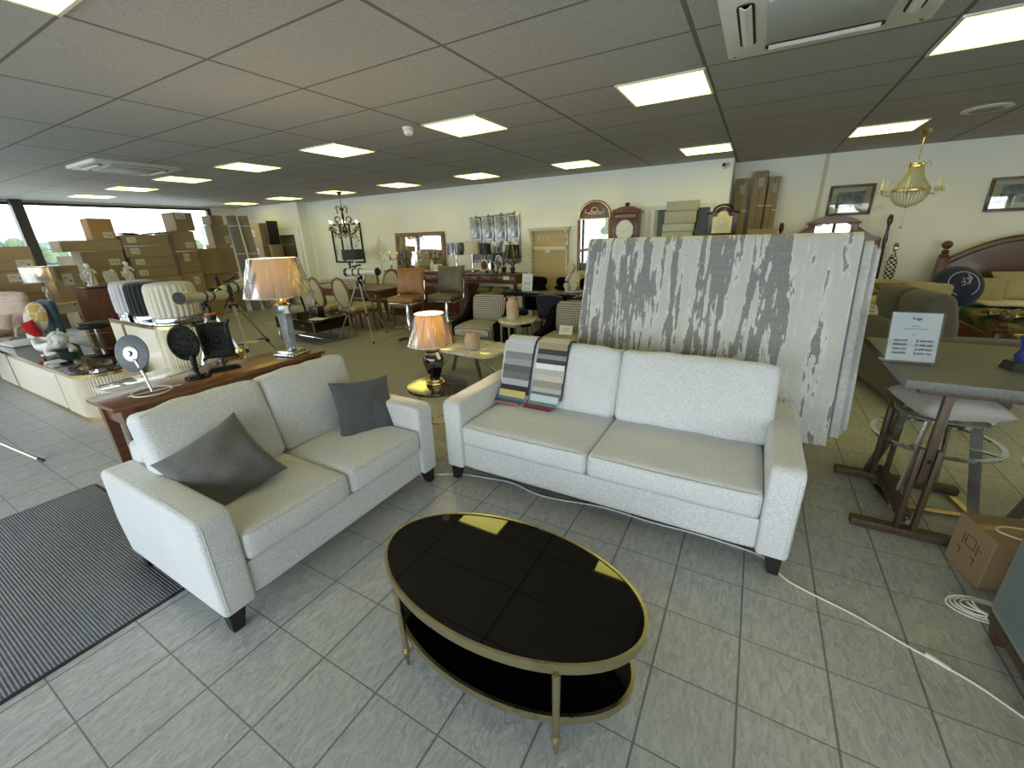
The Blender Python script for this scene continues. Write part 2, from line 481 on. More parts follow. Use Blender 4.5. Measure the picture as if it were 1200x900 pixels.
b = MB(); b.span((XL-.2, YF-.2, 2.36), (XR, YF, CEIL)); b.span((XL-.2, YF-.2, 0), (XR, YF, .08)); struct('wall_front', b, m_wall)
glazing('window_2', 'X', YF-.1, XL, XR, .08, 2.36, [XL+.1]+[XL+2.2*i for i in range(1, 9)]+[XR-.1], .09)
# skirting
b = MB(); b.span((-10.45, YB-.015, 0), (-.48, YB, .1)); struct('baseboard_back', b, m_trim)
b = MB(); b.span((-.48, YA-.015, 0), (XR, YA, .1)); struct('baseboard_right', b, m_trim)
b = MB(); b.span((.685, YA-.012, .1), (.735, YA, CEIL)); struct('trim_1', b, wall_mat('joint_cover', c(205, 198, 176)))
# door with a small dark light in the left end wall
b = MB(); b.span((-11.52, 7.325, 0), (-11.46, 7.35, 2.02)); b.span((-10.62, 7.325, 0), (-10.56, 7.35, 2.02)); b.span((-11.46, 7.325, 1.96), (-10.62, 7.35, 2.02))
d = struct('door_1', b, m_trim)
MB().span((-11.46, 7.33, .01), (-10.62, 7.348, 1.96)).build('door_leaf', m_wall2, d, smooth=False)
b = MB()
for x0, x1, z0, z1 in ((-11.38, -11.34, 1.05, 1.84), (-10.82, -10.78, 1.05, 1.84), (-11.38, -10.78, 1.8, 1.84), (-11.38, -10.78, 1.05, 1.09)): b.span((x0, 7.312, z0), (x1, 7.33, z1))
f = b.build('vision_panel_frame', m_black, d, smooth=False)
MB().span((-11.34, 7.318, 1.09), (-10.82, 7.329, 1.8)).build('vision_panel', paint('olive_reflecting_glass', c(92, 86, 62), .08), d, smooth=False)
b = MB().tube([(-10.7, 7.3, 1.0), (-10.7, 7.3, 1.0), (-10.82, 7.3, 1.0)], .01); b.box((-10.7, 7.32, 1.0), (.04, .03, .14)); b.build('door_handle', m_steel, d)
# white framed opening behind the rugs
b = MB(); b.span((-1.62, 7.56, 0), (-1.55, 7.6, 2.02)); b.span((-.72, 7.56, 0), (-.65, 7.6, 2.02)); b.span((-1.55, 7.56, 1.96), (-.72, 7.6, 2.02))
d = struct('door_2', b, m_trim)
MB().span((-1.55, 7.585, .01), (-.72, 7.598, 1.96)).build('glazed_leaf', paint('dark_green_reflecting_glass', c(44, 52, 40), .35), d, smooth=False)
MB().span((-1.55, 7.575, .01), (-1.50, 7.584, 1.96)).build('side_strip', paint('pale_green_strip', c(150, 152, 120), .3), d, smooth=False)

# ---------------------------------------------------------------- ceiling fittings
def light_mat():
    t = NT('lit_prismatic_panel'); s = t.sep(t.co())
    y = t.math('ABSOLUTE', t.math('SUBTRACT', t.math('ABSOLUTE', s[1]), .13))
    k = t.ramp(y, [(0, (1, .92, .25, 1)), (.06, (.94, .85, .19, 1)), (.17, (.84, .74, .13, 1))])
    t.col((.9, .85, .6, 1)); t.L.new(k, t.b.inputs['Emission Color']); t.set(Emission_Strength=PANEL, Roughness=.4); return t.m
PANEL = 3.3
m_panel = light_mat()
def panel(label, x, y):
    t = thing('ceiling_light', label, 'ceiling light', (x, y, CEIL), 0, 'square lit panels in the ceiling grid')
    b = MB(); w = .298
    for s_ in (-1, 1):
        b.box((s_*(w-.008), 0, -.006), (.016, 2*w, .012)); b.box((0, s_*(w-.008), -.006), (2*w-.032, .016, .012))
    b.build('frame', m_whiteplastic, t, smooth=False)
    MB().box((0, 0, -.0045), (2*w-.032, 2*w-.032, .007)).build('diffuser', m_panel, t, smooth=False)
xs = [1.045-1.8*i for i in range(8)]
where = ['above the grey bar table', 'left of the large air conditioner', 'just right of the smoke detector',
         'second left of the smoke detector', 'third left of the smoke detector', 'fourth left of the smoke detector',
         'fifth left of the smoke detector', 'last towards the shop window']
for i, x in enumerate(xs): panel('square yellow ceiling panel, nearer row, '+where[i], x, 3.721)
where = ['beside the beaded basket chandelier', 'near the corner with the security camera', 'above the arched mirror', 'above the mirror wall panels',
         'above the large brown framed mirror', 'right behind the dark crystal chandelier', 'second to the left of the dark chandelier', 'leftmost, over the rolled carpets']
for i, x in enumerate(xs): panel('square yellow ceiling panel, back row, '+where[i], x, 6.58)
panel('square yellow ceiling panel cut off by the top left corner', -2.555, .721)
for i, (x, y) in enumerate(((1.045, .721), (2.845, 3.721), (4.645, 3.721), (2.845, 6.58), (4.645, 6.58))): panel('square ceiling panel outside the picture on the right', x, y)
# air conditioner cassettes
def cassette(label, x, y, w):
    t = thing('ceiling_air_conditioner', label, 'air conditioner', (x, y, CEIL))
    h = w/2
    b = MB()
    b.prism(rrect(w, w, .03), .035, T(0, 0, -.035), bev=.012); b.build('fascia', m_whiteplastic, t)
    b = MB(); b.prism(rrect(w*.56, w*.56, .012), .012, T(0, 0, -.05), bev=.004); g = b.build('intake_grille', paint('grey_grille', c(176, 180, 178), .5), t)
    for a in range(4):
        M = RZ(90*a)
        b = MB(); b.prism(rrect(w*.58, .075, .03), .004, M @ T(0, h*.76, -.0385)); b.build('air_slot', m_black, t)
        b = MB(); b.sheet(lambda u, v: ((u-.5)*w*.54, h*.76-.026+.052*v, -.040-.014*math.sin(PI*min(1, v*1.1))), 8, 6, .004, M); b.build('louvre', m_whiteplastic, t)
        b = MB(); b.ball((w*.46, w*.46, -.036), (.01, .01, .004), 10, 6, M); b.build('screw', m_steel, t)
cassette('large square white ceiling air conditioner at the top right', .14, 2.83, .9)
cassette('square white ceiling air conditioner far off at the left', -7.22, 2.75, .9)
# smoke detector, round vent, camera
t = thing('smoke_detector', 'small white round smoke detector on the ceiling', 'smoke detector', (-3.02, 3.43, CEIL))
MB().lathe([(.055, 0), (.055, -.018), (.05, -.026), (.036, -.03)]).build('base', m_whiteplastic, t)
MB().lathe([(.042, -.028), (.045, -.045), (.036, -.062), (.018, -.07), (0, -.071)]).build('sensor_dome', m_whiteplastic, t)
t = thing('ceiling_vent', 'round flat white vent in the ceiling near the right edge', 'vent', (1.68, 6.1, CEIL))
MB().shell([(.17, 0), (.175, -.012), (.15, -.02)], 36, .03).build('rim', m_whiteplastic, t)
MB().lathe([(.135, -.002), (.13, -.014), (0, -.016)], 36).build('disc', paint('taupe_vent_disc', c(150, 142, 128), .5), t)
t = thing('security_camera', 'small white security camera with black lens high at the wall corner', 'camera', (-.56, YB, 2.53))
MB().lathe([(.035, 0), (.035, .012), (.02, .02)], 16, RX(90)).build('mount', m_whiteplastic, t)
MB().tube([(0, -.015, 0), (-.01, -.05, -.01)], .009).build('arm', m_whiteplastic, t)
MB().lathe([(0, -.04), (.03, -.035), (.034, .02), (.03, .045)], 18, T(-.03, -.075, -.02) @ RY(-35) @ RX(70)).build('housing', m_whiteplastic, t)
MB().lathe([(.026, .046), (.024, .05), (0, .052)], 18, T(-.03, -.075, -.02) @ RY(-35) @ RX(70)).build('lens', m_black, t)

# ---------------------------------------------------------------- outside
def outside():
    struct('ground', MB().span((-90, -70, -.4), (60, 60, -.12)), paint('pale_car_park', c(232, 230, 224), .9, var=.04, scale=.3))
    m_leaf = paint('tree_leaves', c(84, 98, 72), .9, var=.25, scale=3); m_leaf2 = paint('hedge_leaves', c(96, 110, 84), .9, var=.25, scale=2)
    m_trunk = paint('tree_trunk', c(110, 96, 78), .9)
    # palm seen over the cartons
    t = thing('palm_tree', 'palm tree outside at the left edge of the shop window', 'tree', (-24, 3.4, -.15))
    MB().tube([(0, 0, 0), (.1, 0, 1.2), (.15, .05, 2.4)], [.16, .12, .1], 10).build('trunk', m_trunk, t)
    for i in range(14):
        a = 2*PI*i/14; up = .55 if i % 2 else .15
        b = MB(); pts = []
        for k in range(9):
            s_ = k/8; pts.append(Vector((1.3*s_*math.cos(a), 1.3*s_*math.sin(a), 2.4+up*math.sin(PI*s_)*1.1-.55*s_*s_+.15)))
        b.tube([p+Vector((.15, .05, 0)) for p in pts], [.02*(1-.8*k/8) for k in range(9)], 5)
        for k in range(1, 9):
            for q in (-1, 1):
                d = Vector((-math.sin(a)*q, math.cos(a)*q, -.45)); p0 = pts[k]+Vector((.15, .05, 0))
                b.tube([p0, p0+d*.2*(1.1-.6*k/8)+Vector((math.cos(a)*.1, math.sin(a)*.1, 0))], [.018, .004], 4, flat=.3)
        b.build('frond', m_leaf, t)
    def blob(b, ctr, r, n, seed):
        rg = random.Random(seed)
        for i in range(n):
            d = Vector((rg.uniform(-1, 1), rg.uniform(-1, 1), rg.uniform(-.6, 1)))
            b.ball(Vector(ctr)+Vector((d.x*r[0], d.y*r[1], d.z*r[2])), rg.uniform(.35, .7)*min(r), 8, 6)
    for i, (y, h) in enumerate(((5.5, 1.9), (9.2, 1.7), (13.4, 1.8), (17.2, 1.6))):
        t = thing('street_tree', ['leafy tree outside just right of the dark window column', 'low rounded tree outside behind the long carton', 'bushy tree outside behind the tallest carton stack', 'tree outside at the right end of the shop window'][i], 'tree', (-32, y, -.15), 0, 'trees beyond the car park')
        MB().tube([(0, 0, 0), (0, .05, h*.6)], [.14, .09], 8).build('trunk', m_trunk, t)
        b = MB(); blob(b, (0, 0, h*.85), (1.1, 1.5, .55), 26, i); b.build('crown', m_leaf2 if i % 2 else m_leaf, t)
    t = thing('distant_building', 'low blue grey building far outside behind the window', 'building', (-44, 11, -.15))
    MB().span((-3, -5, 0), (3, 5, 2.3)).build('wall', paint('blue_cladding', c(120, 140, 160), .7), t, smooth=False)
    MB().span((-3.3, -5.3, 2.3), (3.3, 5.3, 2.5)).build('roof', paint('grey_roof_sheet', c(150, 156, 160), .6), t, smooth=False)
    b = MB()
    for i in range(4): b.span((3.0, -4.2+2.3*i, .9), (3.02, -3.0+2.3*i, 1.9))
    b.build('windows', m_bglass, t, smooth=False)
    # across the street in front of the shop: seen only in mirrors
    for i in range(5):
        t = thing('roadside_tree', 'green tree across the street, seen in the shop mirrors', 'tree', (-14+6*i, -34-2*(i % 2), -.15), 0, 'trees across the street')
        MB().tube([(0, 0, 0), (.1, 0, 1.6)], [.2, .12], 8).build('trunk', m_trunk, t)
        b = MB(); blob(b, (0, 0, 2.4), (1.6, 1.6, .9), 26, 20+i); b.build('crown', m_leaf, t)
outside()
# ---------------------------------------------------------------- the two pale grey sofas
def sofa(label, W, loc, rz, D=.93):
    """local: x along the width, front towards -y, origin on the floor at the front centre"""
    t = thing('sofa', label, 'sofa', loc, rz)
    aw = .145; h = W/2; zb = .115
    # base rail + frame
    b = MB(); b.soft((0, D/2, (zb+.30)/2), (W-2*aw+.01, D-.03, .30-zb), .02, 8); b.build('base', m_sofa, t)
    # arms: side profile slightly raked, rounded top
    for s_ in (-1, 1):
        b = MB(); bm = MB()
        prof = [(0, zb), (D*.97, zb), (D+.02, .30), (D+.0, .575), (D-.02, .596), (D-.05, .605), (.05, .601), (.025, .596), (.006, .584), (-.005, .562)]
        b.prism(prof, aw, T(s_*(h-aw/2)-aw/2, 0, 0) @ Matrix(((0, 0, 1, 0), (1, 0, 0, 0), (0, 1, 0, 0), (0, 0, 0, 1))), bev=.022, seg=4)
        o = b.build('arm', m_sofa, t, ang=60)
        p = MB(); x0 = s_*h-s_*.023
        p.tube([(x0, .0005, zb+.02), (x0, -.0045, .555), (x0, .004, .580), (x0, .04, .598), (x0, .3, .6015)], .0030, 6)
        p.build('piping', m_sofa_pipe, o)
    # back frame
    b = MB(); b.soft((0, D-.075, .41), (W-2*aw+.03, .15, .60), .05, 8, (0, .01, .01)); b.build('back_frame', m_sofa, t)
    # two seat cushions
    sw = (W-2*aw)/2
    for s_ in (-1, 1):
        b = MB(); b.soft((s_*sw/2, .34, .372), (sw-.004, .70, .148), .035, 14, (.004, .012, .022), wr=.003, seed=s_*3+W)
        o = b.build('seat_cushion', m_sofa, t)
        p = MB()
        for z in (.438, .308): p.tube([(s_*sw/2-sw/2+.03, -.006, z), (s_*sw/2, -.016, z), (s_*sw/2+sw/2-.03, -.006, z)], .0028, 6)
        p.build('piping', m_sofa_pipe, o)
    # two leaning back cushions
    for s_ in (-1, 1):
        M = T(s_*(sw/2+.012), .655, .655) @ RX(-17) @ RZ(0)
        b = MB(); b.soft((0, 0, 0), (sw+.018, .17, .465), .038, 18, (.006, .03, .016), M, wr=.014, seed=5*s_+W)
        o = b.build('back_cushion', m_sofa, t)
        p = MB(); w2, h2 = (sw+.018)/2-.018, .465/2-.018
        p.tube([(-w2, -.078, -h2), (w2, -.078, -h2), (w2, -.078, h2), (-w2, -.078, h2)], .0026, 6, True, M); p.build('piping', m_sofa_pipe, o)
    # tapered feet
    for sx in (-1, 1):
        for y in (.055, D-.07):
            b = MB(); b.frustum(0, zb+.004, (.024, .024), (.039, .039), T(sx*(h-.06), y, 0), off=(sx*.012, -.012 if y < .3 else .012), bev=.003)
            b.build('leg', m_blackwood, t)
    return t
sofa('pale grey two-seat sofa in front of the walnut console', 1.43, (-1.765, 1.245, 0), 90)
sofa('pale grey three-seat sofa in front of the hanging rugs, with fabric samples on its back', 2.05, (-.685, 2.005, 0), 0)

t = thing('throw_pillow', 'dark grey square cushion at the near end of the two-seat sofa', 'cushion', (-2.2, .86, .615), 0)
M = T(.02, -.01, -.03) @ RZ(62) @ RX(52) @ RZ(26)
b = MB(); b.pillow(.41, .41, .18, M, seed=2, wr=.035, pinch=.10, n=34); b.build('cover', m_pil1, t)
t = thing('throw_pillow', 'slate grey square cushion at the far end of the two-seat sofa', 'cushion', (-2.13, 1.72, .6), 0)
M = T(0, .0, -.02) @ RZ(74) @ RX(66) @ RZ(-6)
b = MB(); b.pillow(.40, .40, .15, M, seed=9, wr=.03, pinch=.09, n=34); b.build('cover', m_pil2, t)

# ---------------------------------------------------------------- oval coffee table
t = thing('coffee_table', 'oval black glass coffee table with an antique gold rim and lower shelf', 'coffee table', (-.675, 1.049, 0))
def ring(b, a, bb, z0, z1, th, n=72):
    tmp = bmesh.new(); R4 = []
    for (da, z) in ((0, z0), (0, z1), (-th, z1), (-th, z0)):
        R4.append([tmp.verts.new(((a+da)*math.cos(2*PI*i/n), (bb+da)*math.sin(2*PI*i/n), z)) for i in range(n)])
    for k in range(4):
        p, q = R4[k], R4[(k+1) % 4]
        for i in range(n): tmp.faces.new((p[i], p[(i+1) % n], q[(i+1) % n], q[i]))
    bmesh.ops.recalc_face_normals(tmp, faces=tmp.faces[:]); b.put(tmp)
A_, B_ = .54, .30
b = MB(); ring(b, A_, B_, .383, .421, .010); b.build('top_rim', m_gold, t)
b = MB(); b.prism(ellipse(A_-.0125, B_-.0125, 72), .012, T(0, 0, .405)); b.build('glass_top', m_bglass, t)
b = MB(); ring(b, A_-.025, B_-.02, .125, .16, .012); b.build('shelf_rim', m_gold, t)
b = MB(); b.prism(ellipse(A_-.0375, B_-.0325, 72), .012, T(0, 0, .14)); b.build('lower_shelf', m_bglass, t)
for sx in (-1, 1):
    for sy in (-1, 1):
        x = sx*.326; y = sy*(B_-.008)*math.sqrt(1-(x/A_)**2)
        b = MB(); b.lathe([(.006, 0), (.0095, .035), (.011, .07)], 14, T(x, y, 0)); b.lathe([(.0115, .092), (.0125, .2), (.0145, .384)], 16, T(x, y, 0))
        o = b.build('leg', m_gold, t)
        b = MB(); b.lathe([(.011, .066), (.0165, .07), (.0165, .078), (.0125, .084), (.0125, .093), (.0115, .095)], 16, T(x, y, 0)); b.build('collar', m_brass, o)

# ---------------------------------------------------------------- door mat
def mat_ribs():
    t_ = NT('ribbed_grey_mat'); v = t_.co(); s = t_.sep(v)
    w = t_.math('SINE', t_.math('MULTIPLY', s[1], 2*PI/.0125))
    k = t_.math('MULTIPLY_ADD', w, .5, .5); n = t_.noise(t_.co((1, .5, 1)), 150, 3, .7)
    n2 = t_.noise(v, 45, 3, .7)
    f = t_.math('ADD', t_.math('MULTIPLY', k, .6), t_.math('MULTIPLY', n2, .4))
    t_.col(t_.ramp(f, [(.2, c(92, 95, 104)), (.55, c(126, 129, 138)), (.85, c(160, 164, 171))])); t_.set(Roughness=.95, Specular_IOR_Level=.1)
    t_.bump(t_.math('ADD', k, t_.math('MULTIPLY', n, .8)), .5, .004); return t_.m
t = thing('entrance_mat', 'ribbed grey entrance mat on the tiles beside the two-seat sofa', 'mat', (-3.14, -.22, 0))
b = MB(); b.prism(rrect(1.70, 1.92, .02), .0075, bev=.002); b.build('ribbed_pile', mat_ribs(), t, loc=(0, 0, .001))
b = MB(); b.prism(rrect(1.735, 1.955, .03), .006, bev=.002); b.build('rubber_edge', paint('grey_rubber', c(48, 48, 52), .7), t)

# ---------------------------------------------------------------- white lead along the floor
m_lead = paint('white_cable', c(226, 226, 222), .4)
def smooth_path(p, k=6):
    p = [Vector(q) for q in p]; out = []
    for i in range(len(p)-1):
        a, b_, c_, d = p[max(i-1, 0)], p[i], p[i+1], p[min(i+2, len(p)-1)]
        for j in range(k):
            u = j/k
            out.append(.5*((2*b_)+(-a+c_)*u+(2*a-5*b_+4*c_-d)*u*u+(-a+3*b_-3*c_+d)*u**3))
    return out+[p[-1]]
t = thing('extension_lead', 'long white cable running across the tiles from under the three-seat sofa', 'cable', (0, 0, 0))
P = [(-2.3, 1.78), (-2.0, 1.90), (-1.81, 1.99), (-1.66, 2.075), (-1.459, 2.117), (-1.258, 2.146), (-1.071, 2.104), (-.907, 2.112), (-.615, 2.164), (-.317, 2.156), (-.083, 2.167), (.16, 2.155), (.262, 2.13), (.335, 2.03), (.414, 1.984), (.598, 1.922), (.754, 1.843), (.886, 1.785), (.95, 1.75), (1.037, 1.68), (1.15, 1.6)]
MB().tube(smooth_path([(x, y, .0045) for x, y in P]), .0042, 6).build('cord', m_lead, t)
MB().box((0, 0, .008), (.075, .017, .012), bev=.004).build('inline_switch', m_lead, t, loc=(.845, 1.808, 0), rz=-33)

# ---------------------------------------------------------------- side table and black lamp between the sofas
t = thing('side_table', 'round black marble side table on a gold bamboo-style frame between the sofas', 'side table', (-2.01, 2.33, 0))
b = MB(); b.lathe([(0, .545), (.233, .545), (.235, .552), (.235, .562), (.232, .566), (0, .566)], 48); b.build('marble_top', marble('black_marble', c(16, 15, 15), c(38, 36, 34), c(120, 116, 108), 6, .08, .014), t)
b = MB(); b.shell([(.205, .53), (.205, .545)], 40, .012); b.build('top_ring', m_brass, t)
for k in range(3):
    a = 2*PI*k/3-.45
    ca, sa = math.cos(a), math.sin(a)
    b = MB(); b.tube([(.19*ca, .19*sa, .535), (.13*ca, .13*sa, .40), (.075*ca, .075*sa, .26), (.12*ca, .12*sa, .13), (.18*ca, .18*sa, 0)], .0095, 8)
    for r_, z in ((.13, .40), (.075, .26), (.12, .13)): b.ball((r_*ca, r_*sa, z), (.014, .014, .01), 8, 6)
    b.build('leg', m_brass, t)
b = MB(); b.tube(circ(.082, .26, 24), .007, 8, True); b.build('brace_ring', m_brass, t)

def pleated(t, r0, r1, h, z, base, gather=34, name='lamp_shade', wrap=None, lit=0.0):
    """drum/empire shade of pleated cloth, open top and bottom; r0 bottom, r1 top"""
    key = 'pleated_cloth_%d_%d' % (int(base[0]*999), int(lit*100))
    def mk(key):
        q = NT(key); q.col(base); q.set(Roughness=.8, Transmission_Weight=0)
        tr = q.n('ShaderNodeBsdfTranslucent'); tr.inputs[0].default_value = base
        mx = q.n('ShaderNodeMixShader'); mx.inputs[0].default_value = .5
        q.L.new(q.b.outputs[0], mx.inputs[1]); q.L.new(tr.outputs[0], mx.inputs[2]); q.L.new(mx.outputs[0], q.out.inputs[0]); return q.m
    mm = M_(key, mk)
    rg = random.Random(int(r0*1000))
    ph = [rg.uniform(0, 6) for _ in range(5)]
    wv = lambda a, zz: 1+.012*math.sin(gather*a)+.008*math.sin(gather*.37*a+ph[0])
    b = MB(); b.shell([(r0+(r1-r0)*i/6, z+h*i/6) for i in range(7)], 140, .002, wave=wv); sh = b.build(name, mm, t)
    b = MB(); b.tube(circ(r0*1.012, z, 40), .005, 6, True); b.build('shade_trim', M_('shade_trim', paint, c(206, 200, 186), .6), sh)
    b = MB(); b.tube(circ(r1*1.012, z+h, 40), .004, 6, True); b.build('shade_trim', M_('shade_trim', paint, c(206, 200, 186), .6), sh)
    if wrap:
        w2 = lambda a, zz: 1+.018*math.sin(7*a+ph[1]+zz*14)+.014*math.sin(13*a+ph[2]-zz*30)+.008*math.sin(29*a+ph[3]+zz*55)
        b = MB(); b.shell([((r0+(r1-r0)*i/12)*1.035, z-.004+(h+.006)*i/12) for i in range(13)], 96, .0006, wave=w2); b.build('plastic_wrap', wrap, sh)
    return sh
m_wrap = glassy('plastic_wrap', (.96, .97, .98, 1), .11, .20)
def bulb(t, z, r=.03, power=0, col=(1, .78, .45)):
    b = MB(); b.lathe([(0, z-r*1.5), (r*.45, z-r*1.45), (r*.5, z-r*.9), (r, z), (r*.75, z+r*.75), (0, z+r*1.05)], 14); o = b.build('bulb', m_bulb if power else M_('cold_bulb', paint, c(230, 226, 214), .2), t)
    if power:
        l = bpy.data.lights.new('bulb_light', 'POINT'); l.energy = power; l.color = col; l.shadow_soft_size = r
        q = bpy.data.objects.new('bulb_light', l); COL.objects.link(q); q.parent = t; q.location = (0, 0, z+r*1.6)
    return o
t = thing('table_lamp', 'lit lamp with glossy black urn base and wrapped pleated shade on the black marble table', 'lamp', (-2.03, 2.33, .566))
b = MB(); b.prism([(.075*math.cos(2*PI*i/8+.39), .075*math.sin(2*PI*i/8+.39)) for i in range(8)], .022, bev=.003); b.prism([(.06*math.cos(2*PI*i/8+.39), .06*math.sin(2*PI*i/8+.39)) for i in range(8)], .022, T(0, 0, .022), bev=.003); b.build('brass_foot', m_brass, t)
b = MB(); b.lathe([(.04, .044), (.042, .06), (.058, .1), (.076, .16), (.08, .2), (.074, .235), (.05, .262), (.054, .266), (.056, .276), (.045, .295), (.022, .315), (0, .318)], 32); b.build('urn_body', paint('black_porcelain', c(10, 10, 11), .05, var=.02, coat=1), t)
b = MB(); b.lathe([(.014, .312), (.012, .34), (.016, .35), (.01, .36), (.01, .42)], 12); b.build('stem', m_brass, t)
b = MB()
for k in range(3): b.tube([(0, 0, .522), (.104*math.cos(2.1*k), .104*math.sin(2.1*k), .535)], .002, 5)
b.tube([(0, 0, .40), (0, 0, .522)], .004, 6); b.build('shade_carrier', m_brass, t)
bulb(t, .435, .028, 9)
pleated(t, .175, .106, .222, .325, c(205, 180, 140), 46, wrap=m_wrap, lit=.3)
b = MB(); b.box((0, 0, 0), (.022, .002, .055)); b.build('price_tag', m_label, t, M=T(.085, -.04, .245) @ RZ(40) @ RY(-18))
b = MB(); b.tube(smooth_path([(.07, .03, .012), (.11, .05, .004), (.14, .06, .002)]), .003, 6); b.build('cord', m_black, t)

# ---------------------------------------------------------------- walnut console with its row of things
DZ = .78
t = thing('console_table', 'long walnut console table behind the two-seat sofa', 'table', (-3.21, 1.44, 0))
b = MB(); b.span((-.215, -.695, DZ-.028), (.185, .69, DZ), bev=.006); b.build('table_top', m_walnut, t)
for x in (-.17, .145):
    b = MB(); b.span((x-.012, -.62, DZ-.14), (x+.012, .62, DZ-.028)); b.build('apron', m_walnut, t, smooth=False)
for y in (-.63, .63):
    b = MB(); b.span((-.16, y-.012, DZ-.14), (.135, y+.012, DZ-.028)); b.build('end_apron', m_walnut, t, smooth=False)
b = MB(); b.span((-.17, -.62, .16), (.145, .62, .182), bev=.004); b.build('lower_shelf', m_walnut, t)
for x in (-.17, .145):
    for y in (-.63, .63):
        b = MB(); b.frustum(0, DZ-.028, (.019, .019), (.03, .03), T(x, y, 0), bev=.003); b.build('leg', m_walnut, t)
b = MB(); b.span((.1865, -.5, DZ-.022), (.1875, .6, DZ-.012)); b.build('edge_inlay', m_honey, t, smooth=False)

def crystal_lamp(label, loc, rz=0):
    t = thing('table_lamp', label, 'lamp', loc, rz)
    b = MB(); b.span((-.095, -.095, 0), (.095, .095, .024), bev=.004); b.span((-.075, -.075, .024), (.075, .075, .045), bev=.004); b.build('mirrored_foot', m_chrome, t)
    b = MB()
    for k in range(6):
        a = 2*PI*k/6; b.frustum(.045, .40, (.009, .009), (.02, .02), T(.0, 0, 0) @ RZ(math.degrees(a)) @ T(.028, 0, 0))
    b.lathe([(.022, .045), (.05, .40)], 6); b.build('crystal_column', m_crystal, t, smooth=False)
    b = MB(); b.lathe([(.05, .4), (.058, .405), (.03, .42), (.052, .44), (.035, .455), (.012, .465), (.012, .6)], 20); b.build('gilt_collar', m_brass, t)
    bulb(t, .62, .03, 7)
    b = MB()
    for k in range(3): b.tube([(0, 0, .73), (.158*math.cos(2.1*k), .158*math.sin(2.1*k), .742)], .002, 5)
    b.tube([(0, 0, .60), (0, 0, .73)], .004, 6); b.build('shade_carrier', m_brass, t)
    pleated(t, .235, .165, .27, .475, c(206, 190, 170), 58, wrap=m_wrap, lit=.2)
    b = MB(); b.box((0, 0, 0), (.03, .002, .06)); b.build('price_tag', m_label, t, M=T(.06, -.03, .37) @ RZ(35))
    b = MB(); b.tube(smooth_path([(.09, 0, .01), (.13, .02, .005), (.165, .03, .003), (.2, .03, .004)]), .003, 6); b.build('cord', m_black, t)
    return t
crystal_lamp('tall crystal column lamp with a wide wrapped pleated shade, on the walnut console', (-3.15, 1.93, DZ), 12)

# standing vanity mirror seen from behind
t = thing('vanity_mirror', 'round grey-backed vanity mirror on a ring base, near end of the walnut console', 'mirror', (-3.17, .99, DZ))
b = MB(); b.tube(circ(.1, .004, 40), .0045, 8, True); b.tube([(-.12, 0, .004), (.15, 0, .004)], .004, 6); b.build('ring_base', m_whiteplastic, t, rz=80)
Mm = T(-.085, -.005, .24) @ RZ(24) @ RX(-12)
b = MB(); b.tube([(.0, 0, .004), (-.03, 0, .1), (-.055, -.012, .2)], [.0065, .008, .01], 10); b.tube([(-.055, -.012, .2), (-.08, -.006, .25)], [.01, .007], 8); b.build('stem', m_chrome, t)
b = MB(); b.lathe([(0, -.004), (.108, -.004), (.114, 0), (.114, .006), (.108, .009), (0, .009)], 48, Mm @ RX(90)); b.build('disc', paint('slate_grey_back', c(74, 80, 88), .45), t)
b = MB(); b.lathe([(0, .009), (.05, .009), (.05, .014), (.04, .017), (0, .017)], 32, Mm @ RX(90)); b.build('hub_plate', m_steel, t)
b = MB(); b.lathe([(0, .017), (.018, .017), (.015, .03), (0, .033)], 16, Mm @ RX(90)); b.build('pivot', m_chrome, t)
b = MB(); b.lathe([(0, -.0045), (.104, -.0045), (.104, -.006), (0, -.006)], 40, Mm @ RX(90)); b.build('mirror_face', m_mirror, t)

# black iron oval
t = thing('iron_mirror', 'oval black cast iron mirror on a pedestal foot, standing on the walnut console', 'mirror', (-3.2, 1.265, DZ))
b = MB(); b.prism(ellipse(.078, .045, 28), .012, bev=.005); b.prism(ellipse(.05, .03, 24), .014, T(0, 0, .012), bev=.006)
for k in range(8): b.ball((.066*math.cos(k*.785), .037*math.sin(k*.785), .013), .011, 8, 6)
b.build('foot', m_blackmetal, t, rz=70)
b = MB(); b.lathe([(.02, .022), (.012, .05), (.018, .065), (.011, .08), (.016, .1), (.02, .14), (.012, .165)], 14)
for k in range(7): b.ball((.014*math.cos(k*2.4), .014*math.sin(k*2.4), .04+.017*k), .008, 7, 5)
b.tube([(-.03, 0, .1), (-.0, 0, .1), (.03, 0, .1)], .005); b.build('stem', m_blackmetal, t)
Mo = T(-.035, -.01, .245) @ RZ(56) @ RX(6)
b = MB(); tmp = MB(); b.prism(ellipse(.084, .122, 44), .016, Mo @ RX(90) @ T(0, 0, -.008), bev=.006)
rg = random.Random(3)
for k in range(34):
    a = 2*PI*k/34; b.ball((.074*math.cos(a), -.009, .110*math.sin(a)), (.012, .007, .012), 7, 5, Mo)
for k in range(80):
    a = rg.uniform(0, 2*PI); q = rg.uniform(.1, .85)**.6
    b.ball((.068*q*math.cos(a), -.008, .104*q*math.sin(a)), (rg.uniform(.004, .009), .005, rg.uniform(.004, .009)), 6, 4, Mo)
b.build('oval_plaque', m_blackmetal, t)

